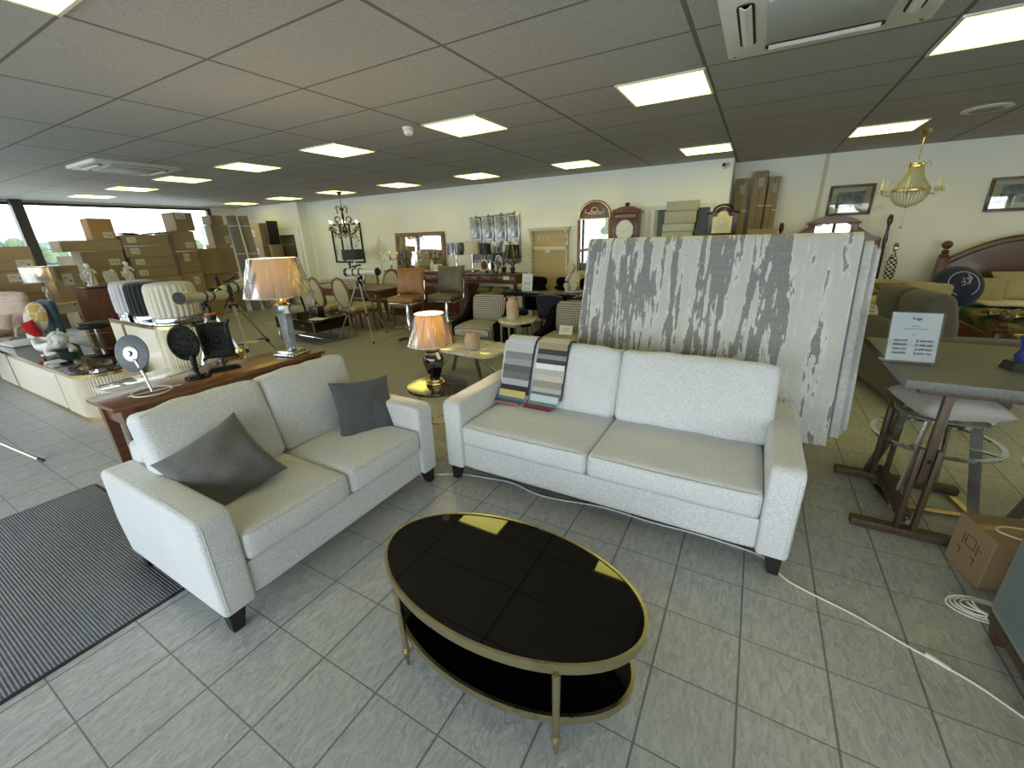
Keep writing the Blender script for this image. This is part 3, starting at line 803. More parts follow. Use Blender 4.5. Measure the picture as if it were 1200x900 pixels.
# black iron frame
t = thing('ornate_plaque', 'square black cast iron picture frame on a flat stand, standing on the walnut console', 'frame', (-3.25, 1.46, DZ))
b = MB(); b.span((-.1, -.038, 0), (.1, .038, .016), bev=.006); b.span((-.085, -.028, .016), (.085, .028, .026), bev=.004); b.build('stand', m_blackmetal, t, rz=68)
b = MB(); b.tube([(0, 0, .02), (0, 0, .07), (.01, 0, .1)], [.013, .009, .008], 8); b.tube([(-.03, 0, .06), (0, 0, .045), (.03, 0, .06)], .005, 6); b.build('stem', m_blackmetal, t, rz=68)
Mf = T(-.01, 0, .215) @ RZ(55) @ RX(6)
b = MB(); w, h = .095, .128
for x in (-1, 1): b.box((x*(w-.014), 0, 0), (.03, .018, 2*h), Mf, .005)
for z in (-1, 1): b.box((0, 0, z*(h-.014)), (2*w, .018, .03), Mf, .005)
for x in (-1, 1):
    for z in (-1, 1): b.tube([(x*w*.9, 0, z*h*.9), (x*w*1.08, -.004, z*h*1.04), (x*w*1.16, 0, z*h*1.12)], [.014, .011, .004], 7, M=Mf)
for k in range(9): b.ball(((k-4)*.02, -.008, h-.012+.012*math.cos((k-4)*.5)), (.011, .008, .012), 7, 5, Mf)
for k in range(11): b.ball((w-.014, -.009, (k-5)*.023), (.008, .006, .009), 6, 4, Mf); b.ball((-w+.014, -.009, (k-5)*.023), (.008, .006, .009), 6, 4, Mf)
b.build('cast_border', m_blackmetal, t)
b = MB(); b.prism(rrect(2*w-.03, 2*h-.03, .01), .008, Mf @ RX(90) @ T(0, 0, -.006)); b.build('back_panel', paint('dull_black_panel', c(17, 17, 18), .6), t)
b = MB()
for r_ in (.066, .047, .028): b.tube([(r_*math.cos(2*PI*i/28), -.006, r_*1.12*math.sin(2*PI*i/28)) for i in range(28)], .0042, 6, True, Mf)
for k in range(9): b.ball((.02*math.cos(k*.7), -.009, .02*math.sin(k*.7)), (.007, .006, .007), 6, 4, Mf)
b.build('oval_moulding', m_blackmetal, t)
# ---------------------------------------------------------------- rugs hanging behind the big sofa
def rug_mat(name, seed, base_l, base_d, plain=False):
    t = NT(name); v = t.co((1, 1, 1), loc=(seed, 0, seed)); s = t.sep(t.co())
    n = t.noise(t.co((11.5, .1, 1.05), loc=(seed, 0, 0)), 1.15, 6, .6, .5)
    n2 = t.noise(t.co((26, .1, 9), loc=(seed+3, 0, 0)), 1.0, 4, .6, .6)
    fine = t.noise(t.co((1, 1, 1)), 420, 2)
    edge = t.math('MULTIPLY', t.math('SMOOTH_MAX', t.math('SUBTRACT', s[0], .15), 0, .10), .34)
    f = t.math('ADD', t.math('ADD', n, t.math('MULTIPLY', t.math('SUBTRACT', n2, .5), .30)), edge)
    f = t.math('SUBTRACT', f, .012)
    k = t.ramp(f, [(.478, base_d), (.486, c(234, 232, 226)), (.512, c(228, 226, 220)), (.53, base_l), (.62, c(206, 204, 198)), (.9, c(220, 216, 206))])
    wash = t.noise(t.co((.8, .1, 1.6), loc=(0, 0, seed)), 2.4, 3)
    k = t.mix(t.math('MULTIPLY', t.math('SUBTRACT', wash, .3), .5), k, c(150, 156, 164))
    sp = t.noise(v, 110, 2, .7)
    k = t.mix(t.math('MULTIPLY', t.math('LESS_THAN', sp, .46), .30), k, c(164, 168, 172))
    hl = t.noise(t.co((3, .1, 150)), 1.0, 2)
    k = t.mix(t.math('MULTIPLY', hl, .30), k, dk(base_l, .72))
    k = t.mix(t.math('MULTIPLY', fine, .35), k, dk(base_l, .62))
    t.col(k); t.set(Roughness=.95, Specular_IOR_Level=.1, Sheen_Weight=.2); t.bump(fine, .4, .003); return t.m
def hung_rug(label, x0, x1, lay, zf, m, seed=0):
    """rug folded over the rail: front flap slopes out to the floor, back flap mirrored"""
    t = thing('rug', label, 'rug', (0, 3.42, 0), 0, 'rugs hanging over one rail')
    o = lay*.016; rr = .035+o; top = 1.565+o-.075
    def fn(u, v):
        x = x0+(x1-x0)*u
        if v < .44:   # front flap, bottom to top
            k = v/.44; y = -.30-o-(-.30+rr-.0)*0; z = zf+(top-zf)*k
            y = -(rr+(.40-.05)*(1-k)**1.15*((top-zf)/1.2))
        elif v < .56:
            a = PI*(v-.44)/.12; y = -rr*math.cos(a); z = top+rr*math.sin(a)
        else:
            k = 1-(v-.56)/.44; z = zf+.05+(top-zf-.05)*k; y = rr+.30*(1-k)**1.15
        z += .006*noise.noise(Vector((x*2.2, v*3, seed)))
        return Vector((x, y+.008*noise.noise(Vector((x*2, v*4, seed+4))), z))
    MB().sheet(fn, 26, 50, .009).build('pile', m, t)
    return t
m_rugA = rug_mat('grey_streaked_rug', 0.0, c(212, 211, 206), c(98, 98, 98))
m_rugB = paint('blue_grey_rug', c(104, 120, 134), .95, var=.1, scale=30)
m_rugC = paint('pale_grey_rug', c(186, 186, 182), .95, var=.12, scale=30)
m_rugD = paint('mid_grey_rug', c(160, 162, 162), .95, var=.12, scale=30)
t = thing('rug_rail', 'steel display rail carrying the hanging rugs', 'rail', (0, 3.42, 0))
MB().tube([(-1.12, 0, 1.49), (.60, 0, 1.49)], .02, 12).build('rail', m_steel, t)
for x in (-1.05, .35):
    for s_ in (-1, 1): MB().tube([(x, 0, 1.49), (x, s_*.26, 0.0)], .014, 10).build('leg', m_steel, t)
hung_rug('fifth rug of the hanging stack, innermost pale edge at the right', -1.12, .658, -1.2, .40, m_rugC, 1)
hung_rug('fourth rug of the hanging stack, grey edge second from the right', -1.13, .638, -.4, .38, m_rugD, 2)
hung_rug('third rug of the hanging stack, pale edge in the middle', -1.14, .615, .4, .36, m_rugC, 3)
hung_rug('second rug of the hanging stack, blue grey edge right behind the patterned one', -1.15, .568, 1.2, .35, m_rugB, 4)
hung_rug('front rug of the hanging stack, grey with pale vertical streaks', -1.19, .555, 2.0, .31, m_rugA, 5)

# fabric sample books over the sofa back
def swatches(label, x0, x1, cols, edge, foot, loc):
    """sample book draped over a back cushion: overlapping strips, a dark side strip, loose colours at the hem"""
    t = thing('fabric_sample_book', label, 'fabric samples', loc)
    # path in (y, z): from behind the cushion top, over it, down its front, onto the seat
    P = [(.17, -.16), (.155, -.05), (.13, -.0), (.085, .022), (.03, .012), (-.005, -.03), (-.075, -.20), (-.148, -.385), (-.17, -.418), (-.215, -.430), (-.27, -.432)]
    pp = smooth_path([(0, y, z) for y, z in P], 8); L = [0]
    for a, b_ in zip(pp, pp[1:]): L.append(L[-1]+(b_-a).length)
    def at(s_):
        s_ = max(0, min(L[-1], s_))
        for i in range(len(L)-1):
            if L[i+1] >= s_:
                k = (s_-L[i])/max(1e-9, L[i+1]-L[i]); return pp[i].lerp(pp[i+1], k)
        return pp[-1]
    tot = L[-1]
    def strip(a, b_, xa, xb, lift, nm, m):
        def fn(u, v):
            q = at(a+(b_-a)*v); return Vector((xa+(xb-xa)*u, q.y-lift*.55, q.z+lift))
        MB().sheet(fn, 4, max(3, int((b_-a)/.02)), .0022).build(nm, m, t)
    strip(0, tot*.80, x0, x1+.012, .004, 'backing_strip', M_('swatch_edge_'+edge[0], fabric, edge[1]))
    s0 = .20*tot; n = len(cols); wdt = (tot*.80-s0)
    acc = s0-.06
    tw = sum(w for _, w in cols)
    for i, (cl, w) in enumerate(cols):
        e = acc+(wdt+.06)*w/tw
        strip(acc-.008, e, x0+.002*math.sin(i*2.1), x1+.003*math.sin(i*1.7), .0085+.0012*(n-i)*.5, 'swatch', M_('swatch_%d_%d_%d' % tuple(int(q*255) for q in cl[:3]), fabric, cl)); acc = e
    for i, cl in enumerate(foot):
        a = tot*.80+.022*i-.012
        strip(a, min(tot, a+.05), x0-.012*i, x1-.03-.012*i+.02, .008+.0055*(len(foot)-i)*.5, 'swatch', M_('swatch_%d_%d_%d' % tuple(int(q*255) for q in cl[:3]), fabric, cl))
    return t
gy = lambda v, b_=0: c(v, v, v+b_)
bx0 = -.685-.88+.065
swatches('fabric sample book in greys with a navy edge, left one on the three-seat sofa', bx0-.035, bx0+.19,
    [(c(206, 202, 194), 2.6), (gy(196, 5), 1), (gy(186, 3), 1.2), (gy(132), .9), (gy(150, 4), .8), (gy(98), .9), (gy(112), .9), (gy(172, 10), .8), (gy(52), 1.0)],
    ('navy', c(52, 60, 80)), [c(196, 186, 120), c(92, 110, 128), c(52, 84, 112), c(206, 128, 100)], (0, 2.62, .887))
swatches('fabric sample book in creams and browns, right one on the three-seat sofa', bx0+.225, bx0+.45,
    [(c(208, 200, 180), 1.2), (c(222, 218, 206), .7), (c(186, 176, 154), 1.4), (c(160, 146, 122), .9), (gy(66), .7), (gy(140), .6), (gy(72), .6), (c(226, 226, 224), .7), (gy(176), .8), (c(196, 190, 178), .7), (c(150, 144, 134), .9), (gy(172), .6), (gy(110), .7)],
    ('plum', c(66, 62, 72)), [c(186, 200, 208), c(96, 124, 124), c(120, 60, 64), c(132, 40, 56)], (0, 2.62, .887))

# ---------------------------------------------------------------- grey bar table with its stools
t = thing('bar_table', 'grey topped high bar table on dark wooden trestle legs at the right', 'table', (0, 0, 0))
b = MB(); b.span((.735, 2.63, .858), (1.60, 3.62, .902), bev=.003)
def concrete():
    q = NT('grey_laminate'); f = q.noise(q.co((1, 1, 1)), 90, 4, .7); g = q.noise(q.co(), 3, 3)
    q.col(q.mix(q.math('MULTIPLY', g, .3), q.ramp(f, [(.3, c(84, 84, 83)), (.7, c(112, 112, 110))]), c(92, 90, 86))); q.set(Roughness=.5); q.bump(f, .2, .001); return q.m
b.build('table_top', concrete(), t)
for y in (2.69, 3.31):
    b = MB(); b.span((.69, y-.03, 0), (1.32, y+.03, .045), bev=.004); b.build('foot', m_oakdark, t)
    b = MB()
    for s_ in (-1, 1): b.span((.925+s_*.036-.011, y-.02, .04), (.925+s_*.036+.011, y+.02, .53), bev=.003)
    o = b.build('leg', m_oakdark, t)
    b = MB(); b.span((.907, y-.018, .34), (.943, y+.018, .858), bev=.003); b.build('inner_post', m_oakdark, o)
    b = MB()
    for x, z in ((.87, .1), (.87, .47)): b.lathe([(.008, -.04), (.008, .001), (.012, .001), (.012, .006), (0, .007)], 10, T(.925, y-.02, z) @ RX(90))
    b.build('bolt', m_chrome, o)
    b = MB(); b.span((.80, y-.03, .83), (1.45, y+.03, .858), bev=.002); b.build('top_bearer', m_oakdark, t)
b = MB(); b.span((.90, 2.72, .06), (.95, 3.28, .12), bev=.003); b.build('stretcher', m_oakdark, t)

def stool(label, loc, rz, cushion=None):
    t = thing('bar_stool', label, 'stool', loc, rz, 'chrome ring bar stools')
    def band(z, r, w, th, nm, par, flatring=False):
        b = MB()
        tmp = bmesh.new(); n = 56; V = []
        prof = ((r, z), (r, z+th), (r-w, z+th), (r-w, z))
        for rr, zz in prof: V.append([tmp.verts.new((rr*math.cos(2*PI*i/n), rr*math.sin(2*PI*i/n), zz)) for i in range(n)])
        for k in range(4):
            for i in range(n): tmp.faces.new((V[k][i], V[k][(i+1) % n], V[(k+1) % 4][(i+1) % n], V[(k+1) % 4][i]))
        bmesh.ops.recalc_face_normals(tmp, faces=tmp.faces[:]); b.put(tmp); return b.build(nm, m_chrome, par)
    band(.565, .215, .03, .012, 'seat_ring', t); band(.40, .30, .028, .012, 'foot_ring', t)
    for k in range(4):
        a = rad(45+90*k); ca, sa = math.cos(a), math.sin(a)
        b = MB(); b.bar((.15*ca, .15*sa, .566), (.27*ca, .27*sa, .0), .012, .05, roll=0); b.build('leg', m_steel, t)
        b = MB(); b.bar((.16*ca, .16*sa, .41), (.285*ca, .285*sa, .41), .03, .008); b.build('ring_strut', m_chrome, t)
    b = MB()
    for k in range(4):
        a, a2 = rad(45+90*k), rad(135+90*k); b.bar((.27*math.cos(a), .27*math.sin(a), .012), (.27*math.cos(a2), .27*math.sin(a2), .012), .035, .012)
    b.build('base_frame', m_brass, t)
    b = MB(); b.bar((-.19, 0, .571), (.19, 0, .571), .03, .008); b.bar((0, -.19, .571), (0, .19, .571), .03, .008); b.build('seat_cross', m_chrome, t)
    return t
stool('chrome ring bar stool under the grey bar table, carrying the pale cushion', (1.09, 3.19, 0), 10)
stool('chrome ring bar stool without a cushion, nearer the cardboard carton', (1.68, 2.93, 0), 35)
t = thing('throw_pillow', 'pale grey cushion lying on the bar stool under the grey table', 'cushion', (1.09, 3.19, .578))
b = MB(); b.pillow(.41, .41, .15, T(0, 0, .06) @ RZ(12), seed=11, wr=.012); b.build('cover', fabric('pale_taupe_cotton', c(176, 170, 162), var=.06), t)

# acrylic price stand
t = thing('price_sign', 'white rug price list in a clear acrylic stand on the grey bar table', 'sign', (.815, 2.96, .902), 4)
Ms = RX(-14)
b = MB(); b.box((0, 0, .14), (.225, .004, .28), Ms); b.build('acrylic_front', m_clear, t, smooth=False)
b = MB(); b.span((-.1125, -.0, 0), (.1125, .085, .004)); b.build('acrylic_foot', m_clear, t, smooth=False)
b = MB(); b.box((0, .0035, .145), (.21, .0012, .262), Ms); b.build('price_sheet', m_paper, t, smooth=False)
Mt = Ms @ T(0, .0022, 0) @ RX(90)
grey = paint('grey_print', c(96, 98, 104), .8)
def line(s_, z, size, x=0, al='CENTER', m=grey): text('printed_text', s_, size, m, t, Ms @ T(x, -.0026, z) @ RX(90), al, .0002)
line('Rugs', .245, .021, m=m_ink); line('Material:', .205, .010); line('Polypropylene + Polyester', .190, .010); line('Sizes', .158, .009)
for i, (a, p) in enumerate((('160x230', '$ 349 250'), ('200x290', '$ 499 400'), ('240x330', '$ 699 600'), ('300x400', '$ 899 750'))):
    z = .125-.023*i; line(a, z, .0175, -.085, 'LEFT', m_ink); line(p, z, .0175, .012, 'LEFT', m_ink)
b = MB()
for i in range(3): b.box((.045, -.0032, .125-.023*i), (.032, .0003, .0016), Ms)
b.build('strike_through', m_ink, t, smooth=False)
# trophy-like ornament at the right edge
t = thing('ornament', 'small blue glass ornament on a black block at the right of the grey table', 'ornament', (1.26, 3.04, .902), 15)
b = MB(); b.frustum(0, .045, (.06, .045), (.05, .036), bev=.003); b.build('block_base', m_black, t)
b = MB(); b.lathe([(.03, .045), (.036, .07), (.022, .1), (.03, .14), (.04, .17), (0, .19)], 8); b.build('blue_glass', paint('cobalt_glass', c(40, 52, 120), .05, coat=1), t, smooth=False)

# ---------------------------------------------------------------- cardboard box and cables at the right edge
def carton(label, lo, hi, rz=0, lab=None, tape=True, m=None, group=None, prints=0, face='x'):
    """closed carton between two corners; lab = list of (u, v, w, h) paper labels on the side that faces the room"""
    cx, cy = (lo[0]+hi[0])/2, (lo[1]+hi[1])/2
    t = thing('cardboard_box', label, 'box', (cx, cy, lo[2]), rz, group)
    w, d, h = hi[0]-lo[0], hi[1]-lo[1], hi[2]-lo[2]
    b = MB(); b.box((0, 0, h/2), (w, d, h), bev=.004, seg=1); b.build('carton', m or m_carton, t, smooth=False)
    if tape:
        b = MB(); b.box((0, 0, h+.0006), (w*1.002, .05, .0012)) if w > d else b.box((0, 0, h+.0006), (.05, d*1.002, .0012))
        if w > d: b.box((w/2+.0006, 0, h-.04), (.0012, .05, .08))
        else: b.box((0, -d/2-.0006, h-.04), (.05, .0012, .08))
        b.build('tape', m_tape, t, smooth=False)
    for (u, v, lw, lh) in lab or []:
        b = MB()
        if face == 'x': b.box((w/2+.001, u*d/2, v*h), (.002, lw, lh))
        else: b.box((u*w/2, -d/2-.001, v*h), (lw, .002, lh))
        o = b.build('paper_label', m_label, t, smooth=False)
        b = MB()
        if face == 'x':
            b.box((w/2+.0024, u*d/2+lw*.22, v*h-lh*.1), (.0008, lw*.16, lh*.16)); b.box((w/2+.0024, u*d/2-lw*.15, v*h+lh*.15), (.0008, lw*.4, lh*.04)); b.box((w/2+.0024, u*d/2-lw*.15, v*h), (.0008, lw*.35, lh*.03))
        else:
            b.box((u*w/2+lw*.22, -d/2-.0024, v*h-lh*.1), (lw*.16, .0008, lh*.16)); b.box((u*w/2-lw*.15, -d/2-.0024, v*h+lh*.15), (lw*.4, .0008, lh*.04))
        b.build('label_marks', m_ink, o, smooth=False)
    if prints:
        b = MB(); y0 = -d/2-.0008
        for q in range(prints):
            x = -w*.24+q*w*.24
            b.box((x, y0, h*.62), (.004, .0006, .07)); b.box((x-.012, y0, h*.64), (.02, .0006, .004)); b.box((x+.01, y0, h*.59), (.022, .0006, .004)); b.box((x, y0, h*.38), (.03, .0006, .003))
        b.box((0, y0, h*.50), (w*.30, .0006, .003)); b.box((0, y0, h*.76), (w*.30, .0006, .003)); b.box((-w*.15, y0, h*.63), (.003, .0006, h*.26)); b.box((w*.15, y0, h*.63), (.003, .0006, h*.26))
        b.build('printed_marks', m_ink, t, smooth=False); b = MB()
        x0 = -w/2-.0008
        for q in range(2):
            y = -d*.2+q*d*.4
            b.box((x0, y, h*.62), (.0006, .004, .06)); b.box((x0, y-.012, h*.64), (.0006, .02, .004)); b.box((x0, y+.01, h*.42), (.0006, .03, .004)); b.box((x0, y, h*.34), (.0006, .004, .04))
        b.box((x0, 0, h*.55), (.0006, d*.25, .003)); b.box((x0, 0, h*.75), (.0006, d*.25, .003)); b.box((x0, -d*.125, h*.65), (.0006, .003, h*.2)); b.box((x0, d*.125, h*.65), (.0006, .003, h*.2))
        b.build('printed_marks', m_ink, t, smooth=False)
    return t
carton('small open-taped brown carton with printed handling marks under the bar table edge', (1.09, 2.385, 0), (1.42, 2.62, .27), 12, prints=3, m=paint('tan_cardboard', c(152, 128, 98), .85, var=.05, scale=4))
t = thing('cable_coil', 'coiled white cable on the floor beside the small brown carton', 'cable', (1.075, 2.19, 0))
for k in range(6):
    a, q = .105-.009*k, .06-.003*k
    b = MB(); b.tube([(a*math.cos(2*PI*i/30)+.006*k, q*math.sin(2*PI*i/30)+.01*math.sin(k), .007+.005*k+.02*max(0, math.sin(2*PI*i/30+k))) for i in range(30)], .0042, 6, True)
    b.build('loop', m_lead, t)
b = MB(); b.tube(smooth_path([(.0, -.05, .02), (.09, -.06, .01), (.14, -.10, .006), (.2, -.14, .005)]), .0042, 6); b.build('lead_end', m_lead, t)
t = thing('power_lead', 'white cable looped over the small brown carton', 'cable', (1.25, 2.43, .275))
MB().tube(smooth_path([(.22, -.11, .004), (.1, -.06, .006), (-.04, -.02, .006), (-.1, .02, .005), (-.06, .07, .005), (.06, .08, .006), (.2, .05, .006)]), .0042, 6).build('cord', m_lead, t)

# ---------------------------------------------------------------- teal upholstered bench corner at the right edge
t = thing('upholstered_bench', 'teal upholstered bench with a dark wooden plinth, cut off by the right edge', 'bench', (1.455, 1.53, 0))
m_teal = fabric('teal_cloth', c(92, 112, 116), var=.12)
b = MB(); b.soft((0, 0, .34), (.84, 1.1, .44), .03, 10, (.008, .008, .012)); b.build('upholstery', m_teal, t)
b = MB(); b.span((-.41, -.54, .075), (.41, .54, .125), bev=.006); b.build('plinth', m_oakdark, t)
for sx in (-1, 1):
    for sy in (-1, 1):
        b = MB(); b.frustum(0, .08, (.022, .022), (.034, .034), T(sx*.37, sy*.5, 0), bev=.003); b.build('leg', m_oakdark, t)

# ---------------------------------------------------------------- dark grey sofa behind the rugs
t = thing('sofa', 'warm dark grey sofa behind the bar table, seen past the hanging rugs', 'sofa', (1.98, 5.44, 0), 101)
W, D = 1.15, .82; h = W/2
b = MB(); b.soft((0, D/2, .24), (W-.3, D-.04, .34), .03, 8); b.build('base', m_greysofa, t)
for s_ in (-1, 1):
    b = MB(); b.soft((s_*(h-.1), D/2, .375), (.2, D, .62), .05, 10, (.01, .01, .01)); b.build('arm', m_greysofa, t)
    b = MB(); b.soft((s_*(h-.2)/2, .36, .46), (h-.205, .72, .17), .05, 10, (0, .01, .02)); b.build('seat_cushion', m_greysofa, t)
    b = MB(); b.soft((0, 0, 0), (h-.07, .24, .50), .10, 12, (0, .03, .01), T(s_*(h-.12)/2, D-.22, .80) @ RX(-14)); b.build('back_cushion', m_greysofa, t)
    for y in (.06, D-.06):
        b = MB(); b.frustum(0, .075, (.02, .02), (.03, .03), T(s_*(h-.1), y, 0)); b.build('leg', m_black, t)
b = MB(); b.soft((0, D-.07, .41), (W-.02, .16, .66), .05, 8); b.build('back_frame', m_greysofa, t)
def card(label, loc, rz, w, h, lines, tilt=-12, m=None, cat='sign'):
    """small paper price card standing or leaning"""
    t = thing('price_card', label, cat, loc, rz)
    Ms = RX(tilt)
    b = MB(); b.box((0, 0, h/2), (w, .002, h), Ms); b.build('card', m or m_label, t, smooth=False)
    b = MB()
    for (x, z, l, k) in lines: b.box((x*w, -.0014, z*h), (l*w, .0006, k*h), Ms)
    if lines: b.build('printed_lines', m_ink, t, smooth=False)
    return t
card('cream price card propped on the back of the dark grey sofa beside the rugs', (1.12, 5.62, .742), -20, .145, .105, [(0, .78, .5, .05), (.05, .62, .35, .05), (.1, .3, .28, .09)], -25)

# ---------------------------------------------------------------- four-poster bed and brown bed at the back right
def turned_post(b, x, y, z0, z1, r=.035):
    H = z1-z0; pr = [(r*.95, 0), (r*1.1, .04), (r*1.1, .30), (r*.8, .33), (r*1.15, .36), (r*.75, .40), (r*.95, .5), (r*.8, .62), (r*.55, .78), (r*.85, .81), (r*.55, .85), (r*.45, .91), (r*.9, .94), (r*.95, .965), (r*.6, .995), (0, 1)]
    b.lathe([(q, z0+H*k) for q, k in pr], 16, T(x, y, 0))
def arch(w, z0, z1, rise, n=24, p_=1.0):
    p = [(-w/2, z0), (w/2, z0), (w/2, z1)]
    for i in range(1, n): 
        u = 1-2*i/n; p.append((u*w/2, z1+rise*(1-u*u)**p_))
    p.append((-w/2, z1)); return p
MXZ = Matrix(((1, 0, 0, 0), (0, 0, -1, 0), (0, 1, 0, 0), (0, 0, 0, 1)))   # XY polygon -> XZ, extruded towards -y
t = thing('four_poster_bed', 'dark wooden bed with turned posts and an arched mirrored headboard behind the rugs', 'bed', (.92, 8.02, 0))
b = MB(); b.prism(arch(.60, 1.45, 1.66, .09), .045, T(0, 0, 0) @ MXZ, bev=.006); o = b.build('arched_headboard_panel', m_mahogx, t)
b = MB(); b.prism(arch(.42, 1.45, 1.625, .07), .006, T(0, -.046, 0) @ MXZ); b.build('headboard_mirror', m_mirror, o)
b = MB(); b.prism([(-.6, 1.0), (.6, 1.0), (.6, 1.44), (.46, 1.50), (.33, 1.60), (.0, 1.68), (-.33, 1.60), (-.46, 1.50), (-.6, 1.44)], .03, T(0, .02, 0) @ MXZ, bev=.005); b.build('headboard', m_mahogx, t)
b = MB(); b.prism(arch(.66, 1.655, 1.67, .1), .075, T(0, .012, 0) @ MXZ, bev=.008)
b.build('arched_crest', m_mahogx, o)
for x in (-.64, .64):
    b = MB(); turned_post(b, x, -.02, 0, 1.76 if x > 0 else 1.70, .036); b.build('post', m_darkwood, t)
b = MB(); b.span((-.62, -1.95, .3), (.62, -.05, .42)); b.build('side_rails', m_mahogx, t)
b = MB(); b.soft((0, -1.0, .62), (1.3, 1.9, .42), .06, 12, (0, 0, .02)); b.build('mattress', fabric('beige_quilt', c(184, 164, 128), var=.1, weave=120), t)
for x in (-.62, .62):
    b = MB(); turned_post(b, x, -1.98, 0, .78, .04); b.build('footpost', m_darkwood, t)
def tossed(label, loc, M, w, h, th, m, rnd=False, seed=1):
    t = thing('throw_pillow', label, 'cushion', loc); MB().pillow(w, h, th, M, seed=seed, rnd=rnd, wr=.012).build('cover', m, t); return t
def lace():
    q = NT('black_gold_brocade'); f = q.noise(q.co(), 26, 3, .6, 1.5); q.col(q.ramp(f, [(.5, c(26, 24, 20)), (.53, c(150, 136, 92))])); q.set(Roughness=.7); return q.m
m_lace = lace(); m_beige = fabric('sand_cotton', c(164, 150, 116), var=.08); m_fol = fabric('olive_beige_cotton', c(150, 140, 108), var=.1)
tossed('flat beige patterned pillow on the four-poster bed, beside the rugs', (1.15, 6.75, .88), RX(12), .44, .4, .12, fabric('ochre_print', c(176, 148, 98), var=.2, weave=90))
tossed('black and gold brocade cushion on the four-poster bed', (1.47, 6.55, .88), RZ(-8) @ RX(18), .46, .36, .12, m_lace, seed=4)
tossed('beige pillow behind the black brocade cushion', (1.52, 7.05, .88), RX(14), .5, .36, .13, m_beige, seed=5)
tossed('plain sand cushion in front of the round navy cushion', (1.70, 6.3, .90), RZ(-18) @ RX(30), .42, .36, .12, m_fol, seed=6)
t = thing('round_cushion', 'round navy cushion with a pale ring emblem', 'cushion', (1.98, 6.45, .96))
Mn = RZ(14) @ RX(66)
b = MB(); b.pillow(.46, .46, .2, Mn, rnd=True, n=30, wr=.004); b.build('cover', m_navy, t)
b = MB(); b.tube([(.135*math.cos(rad(a)), .135*math.sin(rad(a)), .083) for a in range(-60, 250, 8)], .006, 6, M=Mn)
o = b.build('ring_emblem', M_('grey_embroidery', paint, c(150, 154, 166), .8), t)
b = MB(); rg = random.Random(8)
for k in range(7):
    a = rg.uniform(0, 6); q = rg.uniform(.01, .06); b.tube(smooth_path([(q*math.cos(a), q*math.sin(a), .102), (q*math.cos(a)+.03, q*math.sin(a)+.015, .1), (q*math.cos(a)+.02, q*math.sin(a)+.05, .098)], 3), .006, 5, M=Mn)
b.build('monogram', M_('grey_embroidery', paint, c(150, 154, 166), .8), t)

t = thing('bed', 'wide brown wooden bed with an arched headboard and ball finial posts, at the right edge', 'bed', (3.05, 8.0, 0))
b = MB(); b.prism(arch(1.66, .5, 1.10, .34, 30), .04, MXZ, bev=.004); o = b.build('headboard', m_bedwood, t)
b = MB(); P = []
b2 = MB(); b2.tube([(-.83+1.66*i/30, -.03, 1.10+.34*(1-(1-2*i/30)**2)-.012) for i in range(31)], .03, 8, flat=1.4); b2.build('arched_top_rail', m_bedwood, o)
def ballpost(b, x, y, z, r=.05):
    b.span((x-r, y-r, 0), (x+r, y+r, z-.22), bev=.006)
    b.lathe([(r*1.0, z-.22), (r*1.15, z-.2), (r*.7, z-.17), (r*.85, z-.15), (r*.55, z-.12)], 18, T(x, y, 0)); b.ball((x, y, z-.06), r*1.12, 18, 12)
for x in (-.83, .83):
    b = MB(); ballpost(b, x, -.02, 1.40); b.build('headpost', m_bedwood, t)
    b = MB(); ballpost(b, x, -2.12, .80); b.build('footpost', m_bedwood, t)
    b = MB(); b.span((x-.02, -2.1, .30), (x+.02, -.05, .52), bev=.004); b.build('side_rail', m_honey, t)
b = MB(); b.prism(arch(1.6, .25, .50, .16), .04, T(0, -2.10, 0) @ MXZ, bev=.004); b.build('footboard', m_bedwood, t)
def patch():
    q = NT('patchwork_bedspread'); v = q.n('ShaderNodeTexVoronoi'); v.inputs['Scale'].default_value = 5; q.L.new(q.co(), v.inputs['Vector'])
    s = q.sep(v.outputs['Color']); k = q.ramp(s[0], [(.15, c(32, 84, 92)), (.3, c(132, 118, 72)), (.55, c(92, 94, 66)), (.75, c(160, 148, 112)), (.9, c(44, 76, 100))], 'CONSTANT')
    q.col(k); q.set(Roughness=.9); return q.m
b = MB(); b.soft((0, -1.05, .50), (1.58, 2.0, .30), .06, 12, (0, 0, .03)); o = b.build('mattress', patch(), t)
tossed('large sand pillow leaning on the brown headboard at the right edge', (2.92, 7.5, .86), RZ(12) @ RX(48), .62, .46, .16, m_beige, seed=12)
tossed('sand pillow lying in front of the headboard, left of the large one', (2.42, 7.2, .84), RZ(-20) @ RX(52), .42, .36, .12, m_fol, seed=13)
t = thing('folded_sheet', 'folded pale sheet on the brown bed below the pillow', 'bedding', (2.75, 7.05, .70))
b = MB(); b.soft((0, 0, .02), (.75, .32, .04), .018, 10, (0, 0, .004), RZ(6)); b.build('fold', fabric('ivory_sheet', c(206, 196, 168), var=.05), t)
t = thing('sequinned_scarf', 'gold and olive sequinned scarf heap near the foot of the brown bed', 'scarf', (2.45, 6.3, .69))
def seq():
    q = NT('gold_sequin_cloth'); f = q.noise(q.co(), 40, 3, .6); q.col(q.ramp(f, [(.42, c(70, 66, 40)), (.6, c(206, 186, 110))])); q.set(Roughness=.25, Metallic=.5); return q.m
b = MB(); b.sheet(lambda u, v: Vector(((u-.5)*.5, (v-.5)*.36, .03+.03*noise.noise(Vector((u*6, v*6, 2)))+.02*math.sin(u*14+v*5))), 26, 20, .006); b.build('cloth', seq(), t)
card('cream printed card leaning at the foot of the brown bed', (2.38, 5.42, .62), -6, .24, .15, [(-.3, .55, .14, .5), (-.08, .55, .14, .45), (.14, .58, .14, .4), (.34, .6, .1, .35)], -8)
b = None
